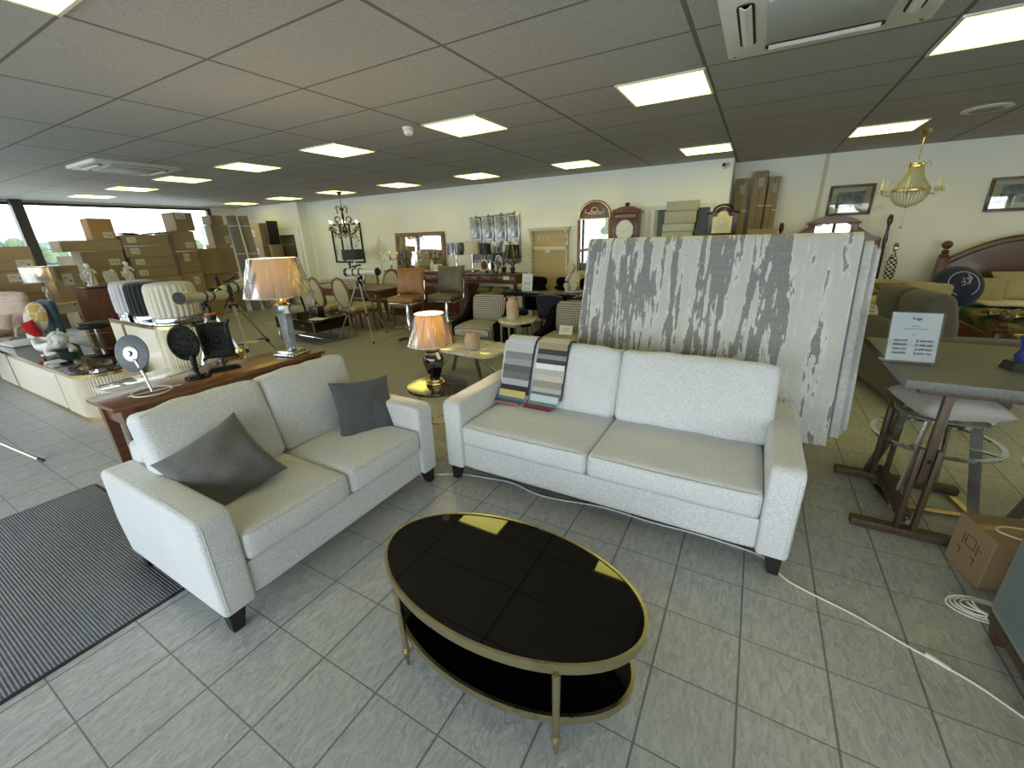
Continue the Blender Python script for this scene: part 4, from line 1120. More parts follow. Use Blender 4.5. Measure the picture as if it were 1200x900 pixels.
t = thing('bedside_table', 'low cream bedside stand carrying the printed card, between grey sofa and brown bed', 'table', (2.40, 5.44, 0))
MB().span((-.15, -.02, 0), (.15, .2, .60), bev=.006).build('cabinet', m_ivory, t)
MB().span((-.18, -.09, .60), (.18, .21, .62), bev=.004).build('top', m_ivory, t)

# pictures on the right wall
def painting():
    q = NT('dark_flower_print'); f = q.noise(q.co(), 9, 5, .65, .8); q.col(q.ramp(f, [(.38, c(48, 54, 66)), (.5, c(92, 98, 104)), (.66, c(176, 174, 160))])); q.set(Roughness=.2); return q.m
m_print = painting(); m_mount = paint('cream_mount', c(206, 196, 160), .6, var=.02); m_frame = wood('picture_frame_wood', c(54, 32, 26), c(86, 52, 40), 'X', 1.5, .3)
def picture(label, x0, x1, z0, z1):
    t = thing('framed_picture', label, 'picture', ((x0+x1)/2, YA-.002, (z0+z1)/2)); w, h = (x1-x0)/2, (z1-z0)/2
    b = MB(); k = .035
    b.span((-w, -.035, h-k), (w, 0, h), bev=.004); b.span((-w, -.035, -h), (w, 0, -h+k), bev=.004); b.span((-w, -.035, -h+k), (-w+k, 0, h-k), bev=.004); b.span((w-k, -.035, -h+k), (w, 0, h-k), bev=.004)
    b.build('frame', m_frame, t)
    MB().span((-w+k, -.015, -h+k), (w-k, -.004, h-k)).build('mount', m_mount, t, smooth=False)
    MB().span((-w*.62, -.018, -h*.5), (w*.62, -.0152, h*.55)).build('print', m_print, t, smooth=False)
    MB().span((-w+k, -.024, -h+k), (w-k, -.022, h-k)).build('glazing', m_clear, t, smooth=False)
picture('framed flower print left of the basket chandelier', .82, 1.345, 1.77, 2.18)
picture('framed flower print at the right edge of the wall', 2.515, 3.12, 1.74, 2.145)
t = thing('wall_switch', 'pale wall socket plate under the basket chandelier', 'switch', (1.455, YA, 1.84))
MB().box((0, -.006, 0), (.11, .012, .05), bev=.003).build('plate', m_whiteplastic, t)
MB().box((0, -.02, .035), (.05, .03, .03), bev=.004).build('plug', m_whiteplastic, t)

# beaded basket chandelier
t = thing('chandelier', 'gold basket chandelier with strings of crystal beads and candle arms at the right', 'chandelier', (1.48, 7.0, 0))
b = MB(); b.lathe([(.055, CEIL), (.05, CEIL-.02), (.02, CEIL-.06), (.006, CEIL-.075)], 16); b.build('ceiling_rose', m_brass, t)
b = MB(); b.tube([(0, 0, CEIL-.07), (-.0, 0, 2.32)], .006, 8); b.build('rod', m_brass, t)
b = MB(); b.shell([(.07, 2.24), (.075, 2.26), (.07, 2.28)], 30, .006); b.tube(circ(.068, 2.235, 24), .008, 6, True); b.build('top_crown', m_brass, t)
b = MB(); b.shell([(.175, 1.985), (.178, 2.0), (.175, 2.012)], 40, .006); b.build('basket_hoop', m_brass, t)
m_bead = NT('crystal_beads'); m_bead.col(c(214, 206, 168)); m_bead.set(Roughness=.08, Transmission_Weight=.35, IOR=1.5); m_bead = m_bead.m
def strands(nm, n, fn, k, r, m):
    b = MB()
    for i in range(n):
        a = 2*PI*i/n
        for j in range(k):
            rr, z = fn(j/(k-1)); b.ball((rr*math.cos(a), rr*math.sin(a), z), r, 5, 4)
    o = b.build(nm, m, t); return o
strands('upper_bead_strands', 34, lambda u: (.068+.107*u**1.7, 2.235-.225*u), 17, .0072, m_bead)
strands('basket_bead_strands', 30, lambda u: (.172*math.cos(u*PI/2*.96), 1.985-.165*math.sin(u*PI/2)), 13, .008, m_bead)
b = MB(); b.lathe([(0, 1.80), (.018, 1.81), (.014, 1.825), (.02, 1.83)], 12); b.build('bottom_finial', m_brass, t)
b = MB(); b.tube([(.0, 0, 1.81), (.0, 0, 1.60)], .0016, 5); b.ball((0, 0, 1.585), .014, 10, 8); b.build('pull_cord', m_bead, t)
for k in range(6):
    a = 2*PI*k/6+.2; ca, sa = math.cos(a), math.sin(a)
    b = MB(); b.tube(smooth_path([(.17*ca, .17*sa, 1.98), (.2*ca, .2*sa, 1.945), (.25*ca, .25*sa, 1.95), (.285*ca, .285*sa, 2.0)], 5), .006, 6); o = b.build('arm', m_crystal, t)
    b = MB(); b.lathe([(.008, 2.0), (.034, 2.008), (.036, 2.014), (.01, 2.014), (.012, 2.02), (.012, 2.07), (.006, 2.08), (.01, 2.09), (.009, 2.11), (0, 2.13)], 12, T(.285*ca, .285*sa, 0)); b.build('candle', M_('ivory_candle', paint, c(222, 214, 188), .3), o)
    b = MB()
    for j in range(5): b.ball((.285*ca+.032*math.cos(j*1.26), .285*sa+.032*math.sin(j*1.26), 1.985), (.005, .005, .018), 6, 5)
    b.build('drops', m_bead, o)
for k in range(5):
    a = 2*PI*k/5; b = MB(); b.tube([(.07*math.cos(a), .07*math.sin(a), 2.26), (.10*math.cos(a), .10*math.sin(a), 2.30), (.12*math.cos(a), .12*math.sin(a), 2.27)], .004, 5); b.ball((.12*math.cos(a), .12*math.sin(a), 2.25), (.007, .007, .02), 6, 5); b.build('crown_leaf', m_bead, t)

# checked bottle figurine by the four-poster
t = thing('checked_vase', 'black and white checked bottle vase beside the bed post', 'vase', (1.64, 7.72, 0))
def chk():
    q = NT('black_white_check'); v = q.n('ShaderNodeTexChecker'); v.inputs['Scale'].default_value = 34; v.inputs[1].default_value = c(24, 24, 26); v.inputs[2].default_value = c(206, 204, 196); q.L.new(q.co(), v.inputs['Vector']); q.L.new(v.outputs[0], q.b.inputs['Base Color']); q.set(Roughness=.2); return q.m
b = MB(); b.lathe([(.045, .83), (.058, .9), (.06, 1.05), (.056, 1.15), (.036, 1.22), (.02, 1.25), (.016, 1.29)], 20); b.build('body', chk(), t)
b = MB(); b.lathe([(.022, 1.29), (.03, 1.31), (.022, 1.33), (.03, 1.35), (.02, 1.38), (0, 1.39)], 14); b.build('stopper', m_chrome, t)
t = thing('bedside_cabinet', 'small brown bedside cabinet carrying the checked vase', 'cabinet', (1.74, 7.75, 0))
MB().span((-.14, -.18, .06), (.14, .18, .80), bev=.004).build('carcass', m_mahog, t)
MB().span((-.16, -.20, .80), (.16, .20, .83), bev=.004).build('top', m_mahogx, t)
MB().span((-.12, -.16, 0), (.12, .16, .06)).build('plinth', m_darkwood, t)
b = MB(); b.span((-.12, -.188, .55), (.12, -.18, .77), bev=.003); o = b.build('drawer', m_mahogx, t); b = MB(); b.ball((0, -.2, .66), .014, 8, 6); b.build('knob', m_brass, o)
# tall wrapped cartons in the corner
def tallpack(label, x, w, d, h, cap=True, strap=True, lean=0):
    t = thing('tall_carton', label, 'box', (x, YA-.02-d/2, 0)); 
    b = MB(); b.box((0, 0, h/2), (w, d, h), bev=.012); b.build('carton', m_carton2, t)
    if strap:
        b = MB(); b.box((0, -d/2-.002, h*.80), (w*1.02, .004, .014), RY(3)); b.build('strap', m_whiteplastic, t, smooth=False)
    b = MB(); b.box((.01, -d/2-.001, h-.16), (w*.4, .002, .13)); o = b.build('paper_label', M_('silver_label', paint, c(150, 152, 150), .5), t, smooth=False)
    b = MB(); b.box((0, -d/2-.0005, h*.5), (.006, .001, h*.98)); b.build('seam', M_('dark_brown_seam', paint, c(96, 74, 48), .9), t, smooth=False)  # dark brown joint line down the carton front
tallpack('tall narrow brown carton against the end of the back wall', -.345, .20, .14, 2.37)
tallpack('tallest brown carton with a silver label, middle of three', -.10, .19, .16, 2.45)
tallpack('shorter tall brown carton with a strap, right of the three', .09, .15, .14, 2.36)
t = thing('cardboard_box', 'brown carton with its flap up in front of the tall cartons', 'box', (.02, 7.78, 0))
b = MB(); b.span((-.19, -.12, 0), (.19, .12, 1.62), bev=.005); b.build('carton', m_carton, t)
b = MB(); b.bar((0, -.12, 1.62), (0, -.14, 1.70), .36, .004, roll=90); b.build('flap', m_carton, t)
# ---------------------------------------------------------------- marble coffee table, vases, houndstooth armchairs
m_marb = marble('cream_marble', c(228, 224, 210), c(208, 201, 180), c(184, 173, 144), 5, .12, .05)
t = thing('marble_coffee_table', 'cream marble coffee table with rounded corners and crossed steel legs behind the big sofa', 'coffee table', (-2.86, 3.87, 0), -6)
b = MB(); b.prism(rrect(1.16, .62, .12, 8), .025, T(0, 0, .402), bev=.006); b.build('marble_top', m_marb, t)
for s_ in (-1, 1):
    b = MB(); b.bar((s_*.42, -.2, 0), (s_*.08, .05, .40), .04, .02); b.build('leg', m_steel, t)
    b = MB(); b.bar((s_*.42, .2, 0), (s_*.08, -.05, .40), .04, .02); b.build('leg', m_steel, t)
def vase_mat():
    q = NT('two_tone_stoneware'); s = q.sep(q.co()); f = q.noise(q.co((1, 1, 1)), 9, 3); w = q.math('FRACT', q.math('MULTIPLY', s[2], 34))
    top = q.mix(q.math('MULTIPLY', w, .3), c(204, 172, 150), c(178, 144, 122)); k = q.math('GREATER_THAN', q.math('ADD', s[2], q.math('MULTIPLY', f, .012)), .082)
    q.col(q.mix(k, c(186, 180, 170), top)); q.set(Roughness=.55); return q.m
m_vase = vase_mat()
t = thing('vase', 'short pink and grey ribbed stoneware vase on the marble coffee table', 'vase', (-2.69, 3.78, .427))
MB().lathe([(.075, 0), (.088, .01), (.09, .10), (.085, .14), (.066, .16), (.062, .175), (.07, .195), (.06, .196), (.055, .17), (0, .165)], 28).build('body', m_vase, t)
t = thing('paper_card', 'paper card lying on the marble coffee table beside the short vase', 'card', (-2.75, 3.66, .428), 20)
MB().box((0, 0, .001), (.2, .12, .002)).build('sheet', m_label, t, smooth=False)
t = thing('round_side_table', 'small round marble side table on chrome bars between the houndstooth armchairs', 'side table', (-2.80, 5.05, 0))
b = MB(); b.lathe([(0, .5), (.265, .5), (.27, .506), (.27, .526), (.265, .53), (0, .53)], 40); b.build('marble_top', m_marb, t)
b = MB(); b.shell([(.262, .462), (.262, .5)], 40, .008); b.build('chrome_band', m_chrome, t)
for k in range(8):
    a = 2*PI*k/8; b = MB(); b.box((.235*math.cos(a), .235*math.sin(a), .24), (.028, .01, .45), None); b.build('leg_bar', m_chrome, t, smooth=False)
b = MB(); b.shell([(.24, 0), (.24, .02)], 36, .03); b.build('base_ring', m_chrome, t)
t = thing('vase', 'tall pink and grey ribbed stoneware vase on the round side table', 'vase', (-2.87, 5.05, .53))
MB().lathe([(.078, 0), (.086, .01), (.087, .2), (.08, .235), (.06, .255), (.058, .27), (.068, .30), (.058, .302), (.052, .27), (0, .265)], 28).build('body', m_vase, t)

m_hound = shaped('houndstooth_cloth', c(34, 34, 38), c(208, 204, 192), 'check', .028)
m_hseat = shaped('small_houndstooth_cloth', c(60, 58, 54), c(206, 202, 190), 'flat_check', .024)
def tub(label, loc, rz):
    t = thing('armchair', label, 'armchair', loc, rz, 'houndstooth armchairs')
    # black velvet shell wraps round the back and steps down to the arms
    def outer(u, v):
        a = PI*(1.0+u)      # left front .. back .. right front
        x = .36*math.cos(a); 
        k = abs(u-.5)*2     # 1 at the front tips, 0 at the back
        y = -.10-(.34*math.sin(a)) if True else 0
        y = .08+.30*(1-k**2.2)-(.36 if k > .98 else .36*max(0, (k-.45)/.55))
        x = (.38 if u > .5 else -.38)*min(1, (abs(u-.5)*2/.5)**.75) if k < .5 else (.38 if u > .5 else -.38)
        top = .76-.24*min(1, max(0, (k-.40)/.30))**1.3-.05*max(0, (k-.7)/.3)
        return Vector((x, y, .10+(top-.10)*v))
    MB().sheet(outer, 48, 12, .085).build('shell', m_velvet_black, t)
    b = MB(); b.soft((0, -.07, .345), (.62, .60, .17), .06, 12, (0, .015, .03)); b.build('seat_cushion', m_hseat, t)
    b = MB(); b.soft((0, -.02, .24), (.60, .56, .16), .03, 8); b.build('seat_base', m_hound, t)
    M = T(0, .235, .60) @ RX(-10); b = MB(); b.soft((0, 0, 0), (.54, .14, .40), .065, 14, (.01, .03, .02), M); b.build('back_cushion', m_hound, t)
    for sx in (-1, 1):
        for y in (-.26, .24): b = MB(); b.frustum(0, .16, (.012, .012), (.02, .02), T(sx*.26, y, 0)); b.build('leg', m_black, t)
    return t
a1 = tub('houndstooth armchair with black velvet arms left of the round side table', (-3.42, 5.12, 0), 6)
a2 = dup(a1, 'houndstooth armchair carrying a white price card, right of the round side table', (-1.93, 4.86, 0), 2)
card('white price card standing on the seat of the right houndstooth armchair', (-1.93, 4.70, .45), 5, .17, .12, [(0, .7, .5, .05), (0, .45, .5, .05)], -25, m_paper)

# ---------------------------------------------------------------- navy chairs, glass top table, cherub
m_glasstop = glassy('smoked_table_glass', (.62, .64, .62, 1), .18)
t = thing('dining_table', 'glass topped black table behind the navy chairs', 'table', (-2.75, 6.45, 0))
b = MB(); b.prism(rrect(1.9, .85, .04), .012, T(0, 0, .745), bev=.003); b.build('glass_top', m_glasstop, t)
b = MB(); b.span((-.9, -.40, .695), (.9, -.36, .744)); b.span((-.9, .36, .695), (.9, .40, .744)); b.span((-.9, -.36, .695), (-.86, .36, .744)); b.span((.86, -.36, .695), (.9, .36, .744)); b.build('frame', m_black, t, smooth=False)
for sx in (-1, 1):
    for sy in (-1, 1): b = MB(); b.frustum(0, .70, (.02, .02), (.03, .03), T(sx*.86, sy*.36, 0)); b.build('leg', m_black, t)
b = MB(); b.span((.28, -.405, .60), (.72, -.365, .695), bev=.003); o = b.build('drawer', m_black, t); b = MB(); b.ball((.5, -.415, .648), .014, 10, 8); b.build('knob', m_brass, o)
def navy(label, loc, rz, top=.78, grp='navy velvet dining chairs'):
    t = thing('dining_chair', label, 'chair', loc, rz, grp)
    b = MB(); b.soft((0, .02, .44), (.46, .46, .11), .045, 10, (0, .01, .015)); b.build('seat', m_navy, t)
    def back(u, v):
        x = (u-.5)*.46; k = (u-.5)*2
        return Vector((x*(1-.06*v), .22+.05*(1-k*k)+.10*v, .42+(top-.42-.035*abs(k)**3)*v))
    MB().sheet(back, 14, 10, .06).build('backrest', m_navy, t)
    for sx in (-1, 1):
        for y in (-.16, .2): b = MB(); b.tube([(sx*.17, y, .39), (sx*.21, y+(.03 if y > 0 else -.03), 0)], [.014, .009], 8); b.build('leg', m_black, t)
    return t
n1 = navy('navy velvet chair with its back to the room, left of the statue', (-2.62, 6.05, 0), 178)
dup(n1, 'navy velvet chair turned side on, directly behind the tall pink vase', (-3.42, 5.98, 0), 150)
dup(n1, 'navy velvet chair mostly hidden behind the patterned rug, right of the statue', (-2.05, 6.05, 0), 182)
m_stone = paint('antique_plaster', c(206, 200, 178), .6, var=.1, scale=12, bump=.2)
def skinned(name, m, parent, verts, edges, radii, M=None, sub=2, root=0):
    me = bpy.data.meshes.new(name); me.from_pydata(verts, edges, []); o = bpy.data.objects.new(name, me); COL.objects.link(o)
    md = o.modifiers.new('skin', 'SKIN'); md.use_smooth_shade = True
    sv = me.skin_vertices[0].data
    for i, r in enumerate(radii):
        sv[i].radius = (r, r) if not isinstance(r, tuple) else r; sv[i].use_root = (i == root)
    if sub: s2 = o.modifiers.new('sub', 'SUBSURF'); s2.levels = sub; s2.render_levels = sub
    bpy.context.view_layer.update()
    ev = o.evaluated_get(bpy.context.evaluated_depsgraph_get()); m2 = bpy.data.meshes.new_from_object(ev)
    bpy.data.objects.remove(o); bpy.data.meshes.remove(me)
    m2.materials.clear(); m2.materials.append(m)
    for p in m2.polygons: p.use_smooth = True
    q = bpy.data.objects.new(name, m2); COL.objects.link(q)
    if M is not None: q.matrix_basis = M
    if parent: q.parent = parent
    return q
def curls(b, ctr, r, n, seed, rr=.3):
    rg = random.Random(seed)
    for i in range(n):
        a, e = rg.uniform(0, 2*PI), rg.uniform(-.1, 1.4)
        b.ball((ctr[0]+r*math.cos(a)*math.cos(e), ctr[1]+r*math.sin(a)*math.cos(e)*.9+.1*r, ctr[2]+r*math.sin(e)), r*rr, 7, 5)
t = thing('cherub_statue', 'cream plaster cherub statue sitting hunched on the glass topped table', 'statue', (-2.46, 6.32, .758), 0)
b = MB(); b.prism(ellipse(.145, .11, 28), .03, bev=.008); b.build('plinth', m_stone, t)
V = [(0, 0, .10), (0, -.01, .20), (0, -.03, .27), (0, -.05, .31), (-.07, -.02, .255), (-.10, -.07, .18), (-.045, -.11, .24), (-.03, -.085, .30), (.07, -.02, .255), (.105, -.06, .17), (.05, -.12, .15), (-.06, -.03, .09), (-.09, -.12, .13), (-.07, -.11, .045), (.06, -.03, .09), (.085, -.13, .12), (.05, -.12, .04), (-.08, -.14, .035), (.04, -.16, .035)]
E_ = [(0, 1), (1, 2), (2, 3), (2, 4), (4, 5), (5, 6), (6, 7), (2, 8), (8, 9), (9, 10), (0, 11), (11, 12), (12, 13), (13, 17), (0, 14), (14, 15), (15, 16), (16, 18)]
skinned('body', m_stone, t, V, E_, [.085, .082, .07, .035, .036, .032, .024, .018, .036, .032, .022, .055, .045, .03, .055, .045, .03, .022, .022])
b = MB(); b.ball((-.01, -.075, .365), (.062, .066, .072), 18, 14); b.ball((-.012, -.14, .355), (.01, .014, .012), 8, 6); b.ball((-.035, -.125, .345), (.018, .016, .016), 8, 6); b.ball((.015, -.125, .345), (.018, .016, .016), 8, 6); b.build('head', m_stone, t)
b = MB(); curls(b, (-.01, -.07, .375), .06, 46, 3, .34); b.build('curly_hair', m_stone, t)
for s_ in (-1, 1):
    b = MB(); b.sheet(lambda u, v: Vector((s_*(.02+.12*u), .07+.05*u, .16+.16*v+.06*u-.05*u*v)), 8, 8, .012); b.build('wing', m_stone, t)
# black bolster headrests of high chairs behind the table
for i, (x, lb) in enumerate(((-2.82, 'black padded lounge chair with a long headrest behind the statue, left one'), (-2.31, 'black padded lounge chair with a long headrest, half hidden by the hanging rugs'), (-3.44, 'black padded lounge chair behind the dark navy chair, beside the white paper sign'))):
    t = thing('lounge_chair', lb, 'chair', (x, 6.96, 0), 180, 'black lounge chairs')
    b = MB(); b.soft((0, 0, .84), (.42, .12, .15), .06, 10, (.01, .01, .01)); b.build('headrest', m_velvet_black, t)
    b = MB(); b.soft((0, .06, .55), (.46, .1, .46), .045, 10, (0, .02, 0)); b.build('backrest', m_velvet_black, t)
    b = MB(); b.soft((0, -.10, .38), (.46, .40, .12), .05, 10); b.build('seat', m_velvet_black, t)
    for sx in (-1, 1):
        b = MB(); b.tube([(sx*.2, .1, 0), (sx*.2, .1, .3), (sx*.2, .06, .7)], .012, 8); b.tube([(sx*.2, -.26, 0), (sx*.2, -.26, .33)], .012, 8); b.build('frame_leg', m_chrome, t)
t = thing('paper_sign', 'white printed sheet in an upright holder on the glass topped table', 'sign', (-3.26, 6.24, .758), -4)
b = MB(); b.box((0, 0, .14), (.2, .004, .28), RX(-8)); b.build('sheet', m_paper, t, smooth=False)
b = MB()
for z, l, k in ((.20, .09, .006), (.15, .12, .004), (.125, .12, .008), (.10, .12, .004), (.05, .13, .003), (.035, .12, .003)): b.box((0, -.0026, z), (l, .001, k), RX(-8))
b.build('printed_lines', m_ink, t, smooth=False)
b = MB(); b.span((-.1, -.03, 0), (.1, .06, .006)); b.build('holder_foot', m_clear, t, smooth=False)

# ---------------------------------------------------------------- hall stand, arched mirror, clocks
t = thing('hall_stand', 'tall distressed cream and gold hall stand with pegs, against the back wall', 'hall stand', (-3.45, YB, 0))
w = .41
b = MB(); b.span((-w-.02, -.14, 1.735), (w+.02, -.0, 1.765), bev=.006); b.span((-w, -.10, 1.70), (w, 0, 1.735), bev=.006); b.build('cornice', m_ivory, t)
b = MB(); b.span((-w+.05, -.03, .06), (w-.05, -.01, 1.70)); b.build('back_panel', paint('tan_panel', c(196, 172, 124), .55, var=.04), t, smooth=False)
b = MB(); b.span((-w+.06, -.05, 1.35), (w-.06, -.03, 1.42), bev=.004); b.build('peg_rail', m_ivory, t)
for x in (-.2, 0, .2): b = MB(); b.lathe([(.012, 0), (.01, .03), (.022, .045), (.02, .06), (0, .065)], 12, T(x, -.03, 1.56) @ RX(90)); b.build('peg', m_ivory, t)
m_distress = NT('flaking_gilt'); f = m_distress.noise(m_distress.co(), 16, 4, .7); m_distress.col(m_distress.ramp(f, [(.5, c(222, 214, 190)), (.62, c(172, 144, 94))])); m_distress.set(Roughness=.5); m_distress = m_distress.m
for s_ in (-1, 1):
    b = MB(); x = s_*(w-.045)
    b.lathe([(.04, 0), (.045, .05), (.03, .09), (.028, .35), (.04, .38), (.024, .42), (.022, .80), (.034, .84), (.022, .88), (.024, 1.36), (.034, 1.40)], 14, T(x, -.06, 0)); b.build('column', m_distress, t)
    b = MB(); b.prism([(0, 1.40), (.07, 1.44), (.05, 1.52), (.11, 1.66), (.13, 1.70), (0, 1.70)], .05, T(x-.025, 0, 0) @ Matrix(((0, 0, 1, 0), (-1, 0, 0, 0), (0, 1, 0, 0), (0, 0, 0, 1))), bev=.006); b.build('corbel', m_distress, t)
b = MB(); b.span((-w, -.16, 0), (w, 0, .07), bev=.008); b.build('base', m_ivory, t)
b = MB(); b.box((-.03, -.052, 1.34), (.11, .002, .06)); b.build('price_tag', m_paper, t, smooth=False)

t = thing('arched_mirror', 'tall mirror with an arched wooden top panel, left of the wall clock', 'mirror', (-2.58, YB-.01, 0))
b = MB(); b.prism(arch(.60, 1.87, 1.90, .28, 28, .5), .03, MXZ, bev=.006); o = b.build('arched_panel', m_mahog, t)
b = MB(); b.tube([(-.285+.57*i/28, -.034, 1.89+.265*(1-(1-2*i/28)**2)**.5) for i in range(29)], .010, 6); b.tube([(-.285, -.034, 1.875), (.285, -.034, 1.875)], .008, 6); b.build('gilt_edge', m_brass, o)
b = MB(); b.tube([(.055*math.cos(2*PI*i/24), -.034, 2.02+.04*math.sin(2*PI*i/24)) for i in range(24)], .006, 6, True)
for s_ in (-1, 1): b.tube(smooth_path([(s_*.055, -.034, 2.0), (s_*.11, -.034, 1.97), (s_*.17, -.034, 1.99), (s_*.15, -.034, 2.03)]), .005, 6)
b.tube([(-.12, -.034, 1.955), (.12, -.034, 1.955)], .004, 6); b.build('gilt_ornament', m_brass, o)
b = MB()
for s_ in (-1, 1): b.span((s_*.285-.028, -.03, .30), (s_*.285+.028, 0, 1.87), bev=.005)
b.span((-.31, -.03, .26), (.31, 0, .31), bev=.005); b.build('frame', m_honey, t)
b = MB(); b.span((-.257, -.012, .31), (.257, -.008, 1.86)); b.build('mirror_glass', m_mirror, t, smooth=False)
b = MB()
for s_ in (-1, 1): b.span((s_*.22-.02, -.2, 0), (s_*.22+.02, 0, .27))
b.build('floor_foot', m_mahog, t, smooth=False)

def dial(t, x, y, z, r, m_face, rx=1.0, hands=True, gold=None):
    b = MB(); b.prism(ellipse(r, r*rx, 40), .004, T(x, y, z) @ MXZ); f = b.build('dial', m_face, t)
    b = MB()
    for k in range(12):
        a = 2*PI*k/12; b.bar((x+r*.80*math.sin(a), y-.0052, z+r*rx*.80*math.cos(a)), (x+r*.93*math.sin(a), y-.0052, z+r*rx*.93*math.cos(a)), r*.06, .002)
    b.build('hour_marks', m_ink, f, smooth=False)
    b = MB(); b.bar((x, y-.008, z), (x+r*.45*math.sin(4.0), y-.008, z+r*.45*math.cos(4.0)), r*.06, .002); b.bar((x, y-.009, z), (x+r*.7*math.sin(1.2), y-.009, z+r*.7*math.cos(1.2)), r*.045, .002)
    b.build('hands', m_black, f, smooth=False)
t = thing('longcase_clock', 'tall wooden longcase clock with a round white dial between arched mirror and white doorway', 'clock', (-1.97, 7.42, 0))
b = MB(); b.span((-.21, -.11, 1.44), (.21, .11, 1.93), bev=.005); b.build('hood', m_mahog, t)
b = MB(); b.span((-.25, -.14, 1.93), (.25, .12, 1.965), bev=.008); b.span((-.21, -.12, 1.965), (.21, .11, 1.99), bev=.006); b.prism([(-.2, 1.99), (.2, 1.99), (.1, 2.03), (.06, 2.035), (-.06, 2.035), (-.1, 2.03)], .10, T(0, .05, 0) @ MXZ, bev=.004); b.build('cornice', m_mahog, t)
b = MB(); b.lathe([(.04, 2.035), (.03, 2.05), (.045, 2.07), (.03, 2.09), (0, 2.1)], 12); b.build('finial', m_mahog, t)
b = MB(); b.span((-.17, -.113, 1.86), (.17, -.109, 1.91)); b.build('frieze_inlay', m_honey, t, smooth=False)
b = MB(); b.tube([(.165*math.cos(2*PI*i/8+.393), -.112, 1.665+.185*math.sin(2*PI*i/8+.393)) for i in range(8)], .016, 6, True); b.build('dial_surround', m_darkwood, t)
dial(t, 0, -.112, 1.665, .145, paint('white_dial', c(226, 226, 220), .4), 1.1)
b = MB(); b.span((-.16, -.09, .5), (.16, .1, 1.44), bev=.004); b.span((-.22, -.12, 0), (.22, .11, .5), bev=.006); b.build('trunk', m_mahog, t)
t = thing('grandmother_clock', 'dark polished clock with an arched hood and gold dial, right of the white doorway', 'clock', (-.49, 7.08, 0))
hood = [(-.185, 1.5), (.185, 1.5), (.185, 1.84), (.13, 1.845)]+[(.11*math.cos(rad(a)), 1.845+.085*math.sin(rad(a))) for a in range(0, 181, 12)]+[(-.13, 1.845), (-.185, 1.84)]
b = MB(); b.prism(hood, .2, T(0, .1, 0) @ MXZ, bev=.005); b.build('hood', m_darkwood, t)
b = MB(); b.tube([(-.215, -.11, 1.85), (-.14, -.11, 1.86)]+[(.125*math.cos(rad(a)), -.11, 1.865+.09*math.sin(rad(a))) for a in range(180, -1, -12)]+[(.14, -.11, 1.86), (.215, -.11, 1.85)], .016, 8); b.build('arched_moulding', m_darkwood, t)
face = [(-.125, 1.58), (.125, 1.58), (.125, 1.80), (.08, 1.80)]+[(.075*math.cos(rad(a)), 1.805+.07*math.sin(rad(a))) for a in range(0, 181, 15)]+[(-.08, 1.80), (-.125, 1.80)]
b = MB(); b.prism(face, .005, T(0, -.1, 0) @ MXZ); o = b.build('gilt_face', paint('pale_gilt', c(206, 186, 124), .35, metal=.4, var=.15, scale=18), t)
dial(t, 0, -.106, 1.685, .095, paint('silvered_dial', c(206, 200, 176), .35))
b = MB(); b.prism(ellipse(.045, .03, 24, 0, 1.815), .003, T(0, -.106, 0) @ MXZ); b.build('moon_dial', paint('moon_dial_disc', c(212, 206, 190), .4), o)
b = MB(); b.span((-.15, -.08, .5), (.15, .09, 1.5), bev=.004); b.span((-.2, -.1, 0), (.2, .1, .5), bev=.006); b.build('trunk', m_darkwood, t)
# pale boards stacked before the white doorway
m_board = paint('pale_grey_board', c(176, 172, 156), .5, var=.03); m_board2 = paint('pale_green_board', c(178, 182, 166), .35, var=.03)
for i, (x0, x1, z0, z1, y, m, lb) in enumerate(((-1.36, -.88, 1.93, 2.07, 7.50, m_board, 'topmost pale board panel in front of the white doorway'), (-1.38, -.90, 1.74, 1.925, 7.51, m_board, 'second pale board panel from the top in front of the white doorway'),
        (-1.40, -.92, 1.62, 1.735, 7.52, m_board2, 'greenish pale board panel in the middle of the white doorway'), (-1.40, -.93, .02, 1.615, 7.51, m_board, 'lowest tall pale board panel in front of the white doorway'))):
    t = thing('board_panel', lb, 'board', ((x0+x1)/2, y, z0), 0, 'pale boards by the doorway')
    MB().span((-(x1-x0)/2, -.015, 0), ((x1-x0)/2, .015, z1-z0), bev=.004).build('board', m, t)

# ---------------------------------------------------------------- console with lamps under the mirror panels
t = thing('console_table', 'red brown wooden console table against the back wall under the mirror panels', 'table', (-4.36, 7.0, 0))
b = MB(); b.span((-.62, -.22, .945), (.62, .22, .97), bev=.005); b.build('table_top', m_mahogx, t)
b = MB(); b.span((-.58, -.19, .79), (.58, .19, .945)); b.build('apron', m_mahogx, t, smooth=False)
for i in range(3): b = MB(); b.span((-.56+.38*i, -.196, .81), (-.20+.38*i, -.19, .93), bev=.002); o = b.build('drawer', m_mahogx, t); b = MB(); b.ball((-.38+.38*i, -.205, .87), .012, 8, 6); b.build('knob', m_brass, o)
for sx in (-1, 1):
    for sy in (-1, 1): b = MB(); b.frustum(0, .79, (.018, .018), (.028, .028), T(sx*.55, sy*.165, 0)); b.build('leg', m_mahog, t)
b = MB(); b.box((.38, -.2, .90), (.13, .002, .07)); b.build('price_tag', m_paper, t, smooth=False)
